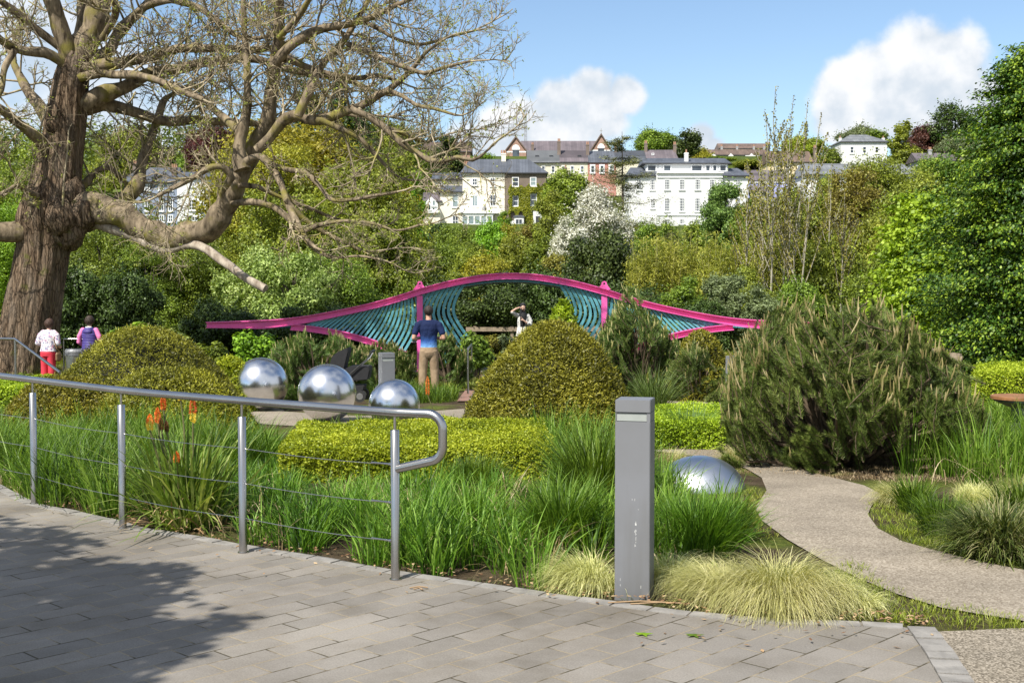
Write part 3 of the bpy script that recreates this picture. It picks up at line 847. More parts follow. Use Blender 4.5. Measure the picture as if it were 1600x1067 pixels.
# white hotel
b = Bld('white_hotel', 'large white rendered building with rows of sash windows and glazed attic floor', 200, 1075, 354, 'hotel')
b.wall(1025.6, 1128, 271, 364, 13, 'white'); b.wall(1128.2, 1168, 276, 364, 10, 'white', 1.5); b.wall(982, 1025.4, 276, 364, 10, 'white', 1.5)
b.band(1024.5, 1129, 269.5, 271, 0, .35); b.band(1025.8, 1127.8, 276.8, 278, 0, .16); b.band(1025.8, 1127.8, 335, 337, 0, .14)
b.roof(1128.4, 1167.6, 276, 263, 10, 'slate', (0, 12), 1.5); b.roof(982, 1025, 276, 262, 10, 'slate', (10, 0), 1.5)
b.wall(1008, 1136, 256.5, 272, 7, 'white', 4, 'attic'); b.roof(1005, 1137, 256.5, 247.5, 7, 'slate', (4, 4), 4)
for x0, x1 in ((1010, 1025), (1028.5, 1032), (1035, 1048), (1078.5, 1096.5), (1100.5, 1109), (1111.5, 1119.5), (1122.5, 1134)): b.win(x0, x1, 257.5, 268.5, 1, 1, dy=4, sill=False, fw=.16, glass='glass')
for x in (1018.5 - 3.8,): b.win(x, x + 8, 281, 297, 3, 4, dy=1.5, fw=.09)
for x in (998,): b.win(x - 4, x + 4, 281, 297, 3, 4, dy=1.5, fw=.09)
for x in (1041.5, 1064.3, 1088.8, 1111.5): b.win(x - 4, x + 4, 280.6, 296.8, 3, 4, fw=.09); b.win(x - 4, x + 4, 309.7, 330.8, 3, 5, fw=.09); b.win(x - 4, x + 4, 342.5, 350, 3, 2, fw=.09)
for x in (1152,): b.win(x - 4, x + 4, 281, 297, 3, 4, dy=1.5, fw=.09); b.win(x - 4, x + 4, 310, 326, 3, 4, dy=1.5, fw=.09)
b.win(1016, 1023.5, 310, 326, 3, 4, dy=1.5, fw=.09)
b.chimney(1071, 239, 256, 6, 5, 'white', 1)

b = Bld('lilac_house', 'low lilac trimmed house with dark purple roof right of the white hotel', 215, 1190, 330)
b.wall(1168, 1232, 284, 330, 8, 'violet'); b.roof(1168, 1232, 284, 266, 8, 'purple', ov=.1); b.wall(1176, 1196, 300, 330, 3, 'grey', -3.2); b.roof(1176, 1196, 300, 290, 3, 'purple', dy=-3.2)
b.band(1168, 1232, 283.5, 286, 0, .2)
b = Bld('hilltop_terrace', 'brown roofed terrace with small gabled dormers at the top of the hill', 360, 1150, 262, 'terraced house')
b.wall(1108, 1200, 242.5, 262, 8, 'grey'); b.roof(1108, 1200, 243, 234, 8, 'tile'); b.wall(1123, 1200, 233, 250, 10, 'ivory', 12); b.roof(1123, 1200, 233, 224.5, 10, 'tile', (2, 0), 12)
for x in (1113, 1140, 1172):
    xa, xb = b.X(x - 4), b.X(x + 4); xm = (xa + xb) / 2
    g = Geo(); z0, z1, zt = b.Z(252), b.Z(244), b.Z(240)
    v = [(xa, -.6, z0), (xb, -.6, z0), (xb, -.6, z1), (xm, -.6, zt), (xa, -.6, z1)]; w = [(q[0], 2, q[2]) for q in v]
    g.add(v + w, [(0, 1, 2, 4), (0, 4, 9, 5), (1, 6, 7, 2), (4, 3, 8, 9), (3, 2, 7, 8)]); g.add(v, [(4, 2, 3)])
    g.obj('dormer', BM['white'], b.o); b.win(x - 1.5, x + 1.5, 245, 249, 1, 1, dy=-.6, sill=False)
for x in (1126, 1150, 1176, 1192): b.chimney(x, 229, 236, 3, 8, 'grey', 2)
b.wall(1163, 1184, 243, 262, 2, 'white', -.5)
b = Bld('yellow_house', 'pale yellow rendered house with brown roof behind the sapling tops', 255, 1236, 300)
b.wall(1200, 1266, 254.5, 300, 8, 'yellow'); b.roof(1200, 1266, 254.5, 236, 8, 'tile'); b.chimney(1271, 231, 252, 5, 4); b.chimney(1198, 226, 250, 5, 4, 'gutter')
for x in (1226, 1244, 1258, 1210): b.win(x, x + 6, 259, 269.5, 1, 2); b.win(x, x + 6, 279, 290, 1, 2)
b = Bld('white_square_house', 'white square two storey house with hipped slate roof and twin chimneys on the hilltop', 300, 1348, 256)
b.wall(1312, 1383, 222.5, 262, 10, 'white'); b.roof(1312, 1383, 222.5, 211, 10, 'paleslate', (24, 24), ov=.3); b.chimney(1310, 216, 226, 4, 5, 'white', 1); b.chimney(1377, 216, 226, 4, 5, 'white', 1)
for x in (1325.3, 1344.8, 1364): b.win(x, x + 6.3, 229, 240, 1, 2, fw=.16)
b = Bld('white_long_house', 'long white rendered building with grey roof seen through a sparse tree', 205, 1345, 345)
b.wall(1256, 1428, 274, 350, 9, 'white'); b.roof(1256, 1428, 274, 256, 9, 'paleslate', (6, 10))
for x in (1275, 1300, 1325, 1395, 1412): b.win(x, x + 7, 283, 296, 2, 2); b.win(x, x + 7, 310, 324, 2, 2)
b = Bld('dark_red_house', 'dark red gabled house under the copper tree', 300, 1456, 248)
b.wall(1436, 1478, 232, 262, 8, 'darkred'); b.roof(1436, 1478, 232, 218, 8, 'tile', (10, 10)); b.win(1453, 1460, 226, 234, 2, 2, dy=-.3)
b = Bld('grey_roofed_house', 'low house with grey slate roof and stone chimney near the copper tree', 260, 1462, 260)
b.wall(1432, 1500, 252, 304, 7, 'grey'); b.roof(1432, 1500, 252, 239.5, 7, 'purple'); b.chimney(1450, 234, 246, 5, 3, 'grey'); b.chimney(1474, 236, 244, 5, 4)

# the pair of houses seen through the big tree
b = Bld('slate_hung_house', 'blue grey slate hung house with white windows seen through the big tree', 185, 240, 356)
b.wall(196, 278, 286, 362, 9, 'blue'); b.roof(196, 278, 286, 262, 9, 'slate', (10, 10)); b.chimney(214, 256, 268, 7, 4)
for x in (206, 228, 250, 264): b.win(x, x + 8, 288, 298, 2, 2); b.win(x, x + 8, 311, 330, 2, 2); b.win(x, x + 8, 336, 347, 2, 2)
b = Bld('white_gate_house', 'white rendered house with arched window beside the slate hung house', 185, 302, 356)
b.wall(278.4, 328, 279, 362, 8, 'white', -1); b.roof(278.4, 328, 279, 269, 8, 'slate', (0, 12), -1); b.chimney(275, 262, 280, 7, 2, 'chim', 3)
for x in (299, 314): b.win(x, x + 7, 285, 292, 2, 1, dy=-1)
b.win(297, 309, 312, 329, 3, 3, dy=-1); b.win(297, 310, 338, 346, 3, 1, dy=-1); b.win(316, 323, 314, 328, 2, 2, dy=-1)

# ivy over the brown house
gv = Geo(); n = 14000
pp = rng.uniform(0, 1, (n, 2)); x = 793 + pp[:, 0] * 61; y = 287 + pp[:, 1] * 68
wob = 4 * np.sin(x * .5) + 3 * np.sin(y * .37 + 1)
keep = (y > 288 + wob * .6) & (x > 794 + wob * .4)
for x0, x1, y0, y1 in ((799, 812, 276, 293), (827, 840, 276, 293), (800, 811, 305, 324), (828, 840, 302, 323), (832, 847.5, 329, 360), (803, 819, 339, 360)): keep &= ~((x > x0) & (x < x1) & (y > y0) & (y < y1))
keep &= ~((x < 818) & (y > 335 + wob)); keep &= ~((x > 812) & (x < 826) & (y < 291 + wob * .5))
x, y = x[keep], y[keep]
Pn = np.array([tuple(P(a, c_, 205)) for a, c_ in zip(x, y)]); Pn[:, 1] += .06 - rng.uniform(.05, .5, len(Pn))
Nn = unit(len(Pn)) * .7 + np.array([0, -1, .35])
leaf_quads(gv, Pn, Nn, .34, .26)
o = gv.obj('ivy', leafmat('ivy_leaves', lin(.06, .08, .006), lin(.22, .25, .012), lin(.33, .34, .03), ns=.5), None, attr=True, label='bright yellow green ivy climbing over the brown house front', cat='climbing plant')

# ---------------------------------------------------------------- trees and shrubs between the garden and the hill
GB = 'shrubs on the slope behind the pavilion'
GH = 'trees on the skyline'
GL = 'shrubs beyond the garden under the big tree'
bush_rows = [
 # skyline
 ('round1', 1022, 203, 290, 62, 'mid', 'hill_tree', 'round green tree above the dark roofed terrace', 'tree', GH),
 ('round2', 1072, 206, 285, 44, 'dark', 'hill_tree', 'dark cypress like tree right of the round green tree on the skyline', 'tree', GH),
 ('bush1', 1098, 232, 300, 36, 'yellow', 'hill_tree', 'small yellow green tree between dark cypress and hilltop terrace', 'tree', GH),
 ('round2', 1340, 196, 330, 60, 'grey', 'hill_tree', 'pale twiggy grey green tree behind the white square house', 'tree', GH),
 ('round1', 1366, 204, 325, 40, 'mid', 'hill_tree', 'dark green tree top just right of the hipped roof', 'tree', GH),
 ('tall1', 1414, 192, 270, 44, 'olive', 'hill_tree', 'tall olive green tree right of the white square house', 'tree', GH),
 ('round2', 1446, 197, 282, 56, 'copper', 'hill_tree', 'copper red tree behind the dark red house', 'tree', GH),
 ('loose1', 1490, 160, 280, 74, 'dark', 'hill_tree', 'tall dark open crowned gum tree on the right skyline', 'tree', GH),
 ('round1', 1500, 212, 265, 60, 'grey', 'hill_tree', 'blossoming pale tree under the open crowned gum tree', 'tree', GH),
 ('round1', 1240, 214, 262, 50, 'lime', 'hill_tree', 'yellow green tree behind the yellow house chimney', 'tree', GH),
 ('bush1', 1294, 232, 290, 40, 'mid', 'hill_tree', 'green bushy tree left of the white square house', 'tree', GH),
 ('round2', 1268, 216, 300, 44, 'olive', 'hill_tree', 'small olive tree above the yellow house roof', 'tree', GH),
 ('round1', 1466, 246, 240, 80, 'mid', 'hill_tree', 'mid green tree in front of the low grey roofed house', 'tree', GH),
 ('round1', 755, 240, 300, 34, 'mid', 'hill_tree', 'small dark round tree left of the convent gable', 'tree', GH),
 ('tall1', 700, 214, 240, 60, 'dark', 'hill_tree', 'dark pine behind the tips of the bare branches', 'tree', GH),
 ('tall1', 545, 120, 150, 90, 'dark', 'hill_tree', 'tall dark pine standing behind the bare branches', 'tree', GH),
 ('tall1', 478, 110, 150, 80, 'dark', 'hill_tree', 'tall dark pine left of the other pine behind bare branches', 'tree', GH),
 ('round1', 1120, 246, 300, 60, 'mid', 'hill_tree', 'green tree below the hilltop terrace', 'tree', GH),
 ('round2', 1180, 250, 290, 60, 'olive', 'hill_tree', 'olive tree below the right end of the hilltop terrace', 'tree', GH),
 ('round1', 975, 236, 300, 30, 'mid', 'hill_tree', 'small green tree right of the right convent gable', 'tree', GH),
 ('tall1', 268, 232, 230, 22, 'dark', 'hill_tree', 'small dark conifer above the slate hung house', 'tree', GH),
 ('round1', 300, 238, 225, 50, 'mid', 'hill_tree', 'green tree right of the small dark conifer', 'tree', GH),
 ('round2', 345, 195, 210, 100, 'copper', 'hill_tree', 'broad copper tree behind the curved limb', 'tree', GH),
 ('round1', 640, 228, 228, 80, 'mid', 'hill_tree', 'green tree below the brick villa', 'tree', GH),
 ('round1', 590, 190, 232, 110, 'olive', 'hill_tree', 'broad olive tree beneath the tip of the bare branches', 'tree', GH),
 ('round2', 200, 200, 195, 90, 'olive', 'hill_tree', 'olive tree just right of the big trunk', 'tree', GH),
 # middle slope
 ('fine1', 660, 352, 172, 70, 'olive', 'shrub', 'olive shrub just under the porch of the cream house', 'shrub', GB),
 ('fine2', 715, 354, 168, 60, 'mid', 'shrub', 'green shrub just under the left part of the sun room', 'shrub', GB),
 ('fine1', 790, 352, 170, 60, 'yellow', 'shrub', 'yellowish shrub just under the garden wall of the ivy house', 'shrub', GB),
 ('fine2', 850, 350, 168, 60, 'mid', 'shrub', 'green shrub just right of the ivy house door', 'shrub', GB),
 ('fine1', 985, 346, 165, 80, 'olive', 'shrub', 'olive shrub at the left corner of the white hotel', 'shrub', GB),
 ('fine2', 1150, 340, 165, 90, 'mid', 'shrub', 'green shrub at the right corner of the white hotel', 'shrub', GB),
 ('fine1', 1235, 312, 172, 90, 'olive', 'shrub', 'olive tree at the foot of the yellow house', 'shrub', GB),
 ('fine2', 1310, 335, 172, 90, 'mid', 'shrub', 'green shrub at the foot of the long white building', 'shrub', GB),
 ('fine1', 1428, 318, 172, 90, 'olive', 'shrub', 'olive shrub at the right end of the long white building', 'shrub', GB),
 ('fine2', 560, 330, 168, 120, 'olive', 'shrub', 'olive shrub behind the drooping boughs', 'shrub', GB),
 ('fine1', 735, 392, 84, 80, 'olive', 'shrub', 'dull olive shrub behind the left half of the arch crown', 'shrub', GB),
 ('fine2', 880, 398, 74, 70, 'brown', 'shrub', 'brownish shrub behind the right half of the arch crown', 'shrub', GB),
 ('bush2', 690, 350, 180, 70, 'dark', 'shrub', 'dark green shrub at the foot of the cream house', 'shrub', GB),
 ('bush1', 642, 345, 160, 60, 'olive', 'shrub', 'olive shrub left of the sun room', 'shrub', GB),
 ('bush1', 787, 330, 198, 22, 'mid', 'shrub', 'small round shrub at the end of the sun room', 'shrub', GB),
 ('fine1', 765, 346, 150, 70, 'bright', 'shrub', 'fresh green flowering shrub in front of the sun room', 'shrub', GB),
 ('bush2', 822, 352, 165, 50, 'brown', 'shrub', 'twiggy brownish shrub below the ivy house door', 'shrub', GB),
 ('bush1', 727, 362, 140, 60, 'mid', 'shrub', 'green shrub between the dark shrub and the flowering one', 'shrub', GB),
 ('bush1', 845, 362, 130, 60, 'olive', 'shrub', 'yellowish olive shrub right of the twiggy brown shrub', 'shrub', GB),
 ('round1', 885, 268, 150, 72, 'olive', 'olive_tree', 'broad olive coloured tree between the ivy house and the spruce', 'tree', None),
 ('bush1', 860, 300, 140, 56, 'olive', 'shrub', 'olive shrub below the broad olive tree', 'shrub', GB),
 ('bush2', 905, 330, 130, 70, 'mid', 'shrub', 'leafy green shrub under the white blossom', 'shrub', GB),
 ('fine1', 810, 368, 110, 80, 'olive', 'shrub', 'dull olive shrub above the crown of the arch', 'shrub', GB),
 ('fine2', 700, 384, 100, 80, 'mid', 'shrub', 'mid green shrub above the left shoulder of the arch', 'shrub', GB),
 ('fine1', 650, 376, 90, 90, 'olive', 'shrub', 'olive shrub behind the drooping bare twigs', 'shrub', GB),
 ('fine1', 760, 400, 70, 90, 'yellow', 'shrub', 'low yellowish shrub just above the arch', 'shrub', GB),
 ('fine1', 850, 372, 85, 70, 'mid', 'shrub', 'dark green shrub left of the glossy evergreen', 'shrub', GB),
 ('fine2', 1130, 288, 105, 66, 'syc', 'sycamore_tree', 'fresh green sycamore in front of the white hotel', 'tree', None),
 ('fine1', 1170, 310, 95, 70, 'mid', 'shrub', 'green shrub at the right foot of the sycamore', 'shrub', GB),
 ('bush1', 1040, 350, 120, 70, 'mid', 'shrub', 'green shrub at the foot of the white hotel', 'shrub', GB),
 ('bush2', 1090, 350, 115, 70, 'olive', 'shrub', 'olive shrub below the hotel windows', 'shrub', GB),
 ('fine1', 1010, 352, 80, 60, 'mid', 'shrub', 'green shrub between the blossom and the bamboo', 'shrub', GB),
 ('fine1', 1215, 300, 85, 110, 'olive', 'shrub', 'olive thicket behind the sapling stems', 'shrub', GB),
 ('fine2', 1290, 278, 95, 90, 'olive', 'shrub', 'tall olive bush right of the sapling tops', 'shrub', GB),
 ('loose1', 1385, 246, 92, 130, 'olive', 'sparse_tree', 'sparse twiggy tree in front of the long white building', 'tree', None),
 ('loose1', 1335, 262, 84, 90, 'brown', 'sparse_tree', 'smaller sparse tree with brownish leaves left of the twiggy one', 'tree', None),
 ('fine1', 1350, 345, 70, 120, 'olive', 'shrub', 'olive mass under the sparse trees', 'shrub', GB),
 ('fine2', 1430, 284, 75, 110, 'olive', 'shrub', 'yellowish olive tree between sparse tree and lime green tree', 'shrub', GB),
 ('fine1', 1290, 380, 50, 120, 'olive', 'shrub', 'bushy olive shrub behind the big pine', 'shrub', GB),
 ('fine2', 1225, 372, 52, 110, 'olive', 'shrub', 'olive bush at the feet of the saplings', 'shrub', GB),
 ('fine1', 1370, 385, 46, 110, 'mid', 'shrub', 'green shrub left of the lime green tree', 'shrub', GB),
 ('fine1', 1180, 420, 44, 90, 'olive', 'shrub', 'low olive shrub right of the bamboo', 'shrub', GB),
 ('fine2', 1130, 430, 42, 70, 'grey', 'shrub', 'grey green shrub above the right end of the arch', 'shrub', GB),
 ('fine1', 1070, 436, 42, 76, 'mid', 'shrub', 'green shrub above the right shoulder of the arch', 'shrub', GB),
 ('fine1', 1190, 450, 40, 70, 'grey', 'shrub', 'silvery shrub beyond the right tip of the arch', 'shrub', GB),
 ('fine1', 1250, 440, 41, 90, 'mid', 'shrub', 'green shrub seen over the left part of the big pine', 'shrub', GB),
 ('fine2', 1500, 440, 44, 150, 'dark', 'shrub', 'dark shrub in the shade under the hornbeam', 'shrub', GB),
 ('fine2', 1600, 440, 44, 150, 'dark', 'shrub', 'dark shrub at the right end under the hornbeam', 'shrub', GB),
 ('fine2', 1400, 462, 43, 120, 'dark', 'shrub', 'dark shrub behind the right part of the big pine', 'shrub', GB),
 # directly behind the pavilion
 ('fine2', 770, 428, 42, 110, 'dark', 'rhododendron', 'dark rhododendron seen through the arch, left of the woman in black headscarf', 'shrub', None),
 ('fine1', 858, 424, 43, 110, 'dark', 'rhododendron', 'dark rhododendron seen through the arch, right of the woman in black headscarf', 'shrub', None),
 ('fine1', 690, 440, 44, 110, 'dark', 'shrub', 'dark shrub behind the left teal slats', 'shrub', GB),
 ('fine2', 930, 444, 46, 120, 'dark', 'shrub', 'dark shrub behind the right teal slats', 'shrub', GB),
 ('fine1', 610, 440, 44, 120, 'mid', 'shrub', 'green shrub behind the rising left arm of the arch', 'shrub', GB),
 ('fine2', 1010, 452, 45, 120, 'dark', 'shrub', 'dark shrub behind the falling right arm of the arch', 'shrub', GB),
 ('fine1', 1090, 470, 41, 90, 'dark', 'shrub', 'dark shrub under the right tip of the arch', 'shrub', GB),
 # left, beneath the big tree
 ('fine2', 30, 320, 46, 150, 'bright', 'shrub', 'bright green shrub left of the big trunk', 'shrub', GL),
 ('fine1', -40, 250, 60, 170, 'olive', 'background_tree', 'olive tree at the left edge behind the big trunk', 'tree', None),
 ('fine1', 60, 210, 80, 150, 'olive', 'background_tree', 'green tree behind the big trunk', 'tree', None),
 ('fine2', 165, 352, 44, 150, 'mid', 'shrub', 'sunlit green laurel behind the two women', 'shrub', GL),
 ('fine1', 240, 362, 43, 130, 'mid', 'shrub', 'green laurel in the middle of the left hedge', 'shrub', GL),
 ('fine2', 310, 372, 44, 140, 'mid', 'shrub', 'large laurel under the broken limb', 'shrub', GL),
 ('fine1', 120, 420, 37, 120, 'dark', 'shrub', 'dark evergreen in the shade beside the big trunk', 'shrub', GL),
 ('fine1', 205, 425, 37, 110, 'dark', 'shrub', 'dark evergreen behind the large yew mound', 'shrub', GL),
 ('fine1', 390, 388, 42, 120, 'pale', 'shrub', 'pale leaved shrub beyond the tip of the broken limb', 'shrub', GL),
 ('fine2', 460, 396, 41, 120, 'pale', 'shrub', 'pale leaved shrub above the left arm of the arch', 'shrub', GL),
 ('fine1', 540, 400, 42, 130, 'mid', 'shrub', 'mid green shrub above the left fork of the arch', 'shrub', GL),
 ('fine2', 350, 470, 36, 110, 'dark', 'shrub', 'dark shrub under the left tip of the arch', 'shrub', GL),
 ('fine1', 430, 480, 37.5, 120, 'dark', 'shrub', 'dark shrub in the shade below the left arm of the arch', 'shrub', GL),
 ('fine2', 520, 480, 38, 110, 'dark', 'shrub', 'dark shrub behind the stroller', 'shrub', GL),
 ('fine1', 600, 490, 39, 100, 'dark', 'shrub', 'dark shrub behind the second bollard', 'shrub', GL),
 ('fine2', 480, 185, 88, 300, 'yellow', 'background_tree', 'broad yellow green tree behind the drooping bare branches', 'tree', None),
 ('fine2', 415, 225, 78, 150, 'yellow', 'background_tree', 'yellow green tree right of the white gate house', 'tree', None),
 ('fine1', 560, 240, 75, 220, 'olive', 'background_tree', 'olive tree in the middle behind the bare branches', 'tree', None),
 ('fine1', 440, 300, 60, 200, 'olive', 'background_tree', 'olive tree low behind the bare branches', 'tree', None),
 ('fine2', 590, 335, 66, 120, 'olive', 'background_tree', 'olive tree left of the cream house', 'tree', None),
 ('bush1', 640, 270, 120, 60, 'bright', 'background_tree', 'fresh green tree beside the cream house porch', 'tree', None),
 ('fine1', 250, 335, 90, 170, 'mid', 'background_tree', 'green tree below the slate hung house', 'tree', None),
 ('fine1', 345, 352, 75, 100, 'olive', 'background_tree', 'olive bush below the white gate house', 'tree', None),
]
import time as _t; _t0 = _t.time()
for row in bush_rows:
    proto, px, pt, D, wpx, fol, name, label, cat, grp = row
    if cat == 'shrub' and name == 'background_tree': cat = 'tree'
    plant(proto, px, pt, D, wpx, fol, name, label, cat, grp)
print('protos', len(PCACHE), sum(len(v[0].polygons) for v in PCACHE.values()), _t.time() - _t0)
# wide far woodland that closes the slopes at both sides
gw = Geo()
r_ = np.random.default_rng(77)
C = []; Rr = []
for i in range(420):
    D = r_.uniform(70, 380); px = r_.uniform(-900, 2500)
    if 640 < px < 1440 and D > 60: continue
    if 180 < px < 340 and D < 200: continue
    q = P(px, 300, D); C.append((q.x, D, G(D) + r_.uniform(0, 1.5) + (2 if px < 600 else 0))); Rr.append(r_.uniform(3, 6.5) * (1 + D / 500))
Pn, Nn = blob_cloud(C, Rr, 150000, r_, shell=.4)
leaf_quads(gw, Pn, Nn, 1.1, .75, r_)
t_ = leafmat('woodland_leaves', lin(.035, .05, .008), lin(.12, .15, .02), lin(.2, .22, .04), ns=.05)
gw.obj('woodland', t_, None, attr=True, kind='stuff')

# hawthorn in full white blossom and the glossy evergreen before it
plant('fine1', 942, 291, 100, 106, 'white', 'hawthorn_tree', 'hawthorn covered in white blossom left of the white hotel', 'tree', base=440)
plant('fine1', 888, 342, 84, 60, 'white', 'hawthorn_tree', 'smaller spray of white hawthorn at the lower left of the blossom', 'tree', base=440)
plant('fine1', 938, 362, 62, 125, 'dark', 'holly_bush', 'large glossy dark evergreen bush in front of the white hawthorn', 'shrub')

# open crowned spruce in front of the hotel
def spruce(px, pt, D, wpx):
    z0 = G(D); p = P(px, pt, D); H = p.z - z0; w = wpx / FPX * D / 2
    o = empty('spruce_tree', (p.x, D, z0), label='thin open spruce with drooping boughs left of the white hotel', cat='tree')
    g = Geo(); g.tube([(0, 0, 0), (.1, 0, H * .5), (0, 0, H)], [.2, .13, .02], 7); f_ = Geo()
    r = np.random.default_rng(3)
    pts = []; nn = []; td = []
    for i in range(70):
        h = r.uniform(.12, .98); L = w * (1.08 - h) * r.uniform(.7, 1.45) + .35; a = r.uniform(0, 6.28)
        s = np.array([0, 0, H * h]); e = s + np.array([math.cos(a) * L, math.sin(a) * L, L * .12 - .1])
        bp = branch_pts(s, e, 7, -.08, .04, r); g.tube(bp, np.linspace(.05, .012, 7), 4, cap=False)
        for q in bp[1:]:
            k = 46; t0 = (e - s) / L
            pp = q + r.normal(size=(k, 3)) * (.22, .22, .10) * (.6 + L * .35); pts.append(pp); nn.append(unit(k, r) * .6 + [0, 0, .8]); td.append(np.repeat([t0], k, 0))
    leaf_quads(f_, np.concatenate(pts), np.concatenate(nn), .24, .06, r, tdir=np.concatenate(td))
    f_.obj('crown', FOL['spruce'], o, attr=True); g.obj('trunk', M['bark_far'], o, smooth=True)
spruce(972, 206, 112, 200)

# tall slender saplings
def sapling(px, pt, D, lean, seed, label, grp):
    z0 = G(D); r = np.random.default_rng(seed); p = P(px, pt, D); H = p.z - z0
    o = empty('sapling', (p.x - lean * H, D, z0), label=label, cat='young tree', group=grp)
    g = Geo(); f_ = Geo()
    tp = branch_pts((0, 0, 0), (lean * H, 0, H), 9, 0, .015, r); g.tube(tp, np.linspace(.045, .010, 9), 6)
    pts = []
    for q in np.linspace(.3, 1, 60): pts.append(tp[0] + (tp[-1] - tp[0]) * q)
    for i in range(15):
        h = r.uniform(.18, .8); s = tp[0] + (tp[-1] - tp[0]) * h; a = r.uniform(0, 6.28); L = (1 - h) * H * .42 + .35
        e = s + np.array([math.cos(a) * L * .42, math.sin(a) * L * .42, L])
        bp = branch_pts(s, e, 6, 0, .03, r); g.tube(bp, np.linspace(.018, .006, 6), 4, cap=False)
        for u in np.linspace(.15, 1, int(L * 16) + 3): k = u * 5; i0 = min(int(k), 4); pts.append(bp[i0] + (bp[i0 + 1] - bp[i0]) * (k - i0))
    pts = np.array(pts); pts = np.repeat(pts, 2, 0) + r.normal(size=(len(pts) * 2, 3)) * .04
    leaf_quads(f_, pts, unit(len(pts), r), .095, .065, r)
    f_.obj('crown', FOL['brown'], o, attr=True); g.obj('trunk', M['bark_pale'], o, smooth=True)
M['bark_pale'] = barkmat('pale_smooth_bark', lin(.20, .18, .13), lin(.42, .39, .31), sc=8, bump=.2, dist=.005)
SP = [(1212, 136, .01, 'tallest slender sapling with its top against the sky'), (1196, 178, -.03, 'leftmost of the slender saplings right of the hotel'), (1240, 150, .03, 'straight sapling just right of the tallest one'),
      (1262, 158, .07, 'leaning sapling whose top bends right near the cloud'), (1284, 176, .12, 'sapling leaning furthest right under the cloud'), (1228, 196, -.02, 'short sapling between the two tallest ones'),
      (1186, 232, -.04, 'low sapling nearest the lilac house'), (1300, 250, .02, 'sapling in front of the long white building'), (1168, 290, 0, 'sapling at the right edge of the sycamore'),
      (1320, 300, .02, 'thin bare sapling stem left of the sparse twiggy tree')]
for i, (px, pt, ln, lb) in enumerate(SP): sapling(px, pt, 46 + (i % 4) * 1.5, ln, 100 + i, lb, 'slender saplings beyond the right of the arch')

# bamboo thicket: many canes, each a stem with long narrow leaves
def bamboo(px, pt, D, wpx, seed, label):
    z0 = G(D); r = np.random.default_rng(seed); p = P(px, pt, D); H = p.z - z0; w = wpx / FPX * D / 2
    o = empty('bamboo', (p.x, D, z0), label=label, cat='bamboo', group='bamboo clumps right of the dark evergreen')
    g = Geo(); f_ = Geo(); pts = []
    for i in range(46):
        a = r.uniform(0, 6.28); q = r.uniform(0, 1) ** .5; s = np.array([math.cos(a) * q * w * .7, math.sin(a) * q * w * .5, 0])
        h = H * r.uniform(.62, 1.0) * (1 - .18 * q); e = s + np.array([math.cos(a) * w * .4 * q + r.normal() * .2, math.sin(a) * w * .3, h])
        bp = branch_pts(s, e, 7, 0, .02, r); g.tube(bp, np.linspace(.032, .010, 7), 5, cap=False)
        for u in r.uniform(.15, 1, 48):
            k = u * 6; i0 = min(int(k), 5); b_ = bp[i0] + (bp[i0 + 1] - bp[i0]) * (k - i0)
            pts.append(b_ + r.normal(size=(9, 3)) * (.17, .17, .12))
    pts = np.concatenate(pts)
    leaf_quads(f_, pts, unit(len(pts), r) + [0, -.3, .3], .17, .032, r, droop=.7)
    f_.obj('foliage', M['bamboo_leaf'], o, attr=True); g.obj('canes', M['bamboo_cane'], o, smooth=True)
M['bamboo_leaf'] = leafmat('bamboo_leaves', lin(.09, .11, .010), lin(.30, .31, .032), lin(.54, .52, .11), ns=.8)
M['bamboo_cane'] = simple('bamboo_cane', lin(.28, .27, .08), .5, var=.3)
for i, (px, pt, D, w_, lb) in enumerate([(1022, 350, 50, 80, 'leftmost yellow green bamboo clump beside the dark evergreen'), (1075, 340, 51, 84, 'bamboo clump with pale canes below the sycamore, second from the left'),
                                 (1130, 352, 49, 84, 'bamboo clump third from the left, above the right tip of the arch'), (1180, 370, 50, 70, 'rightmost bamboo clump next to the saplings')]):
    bamboo(px, pt, D, w_, 40 + i, lb)

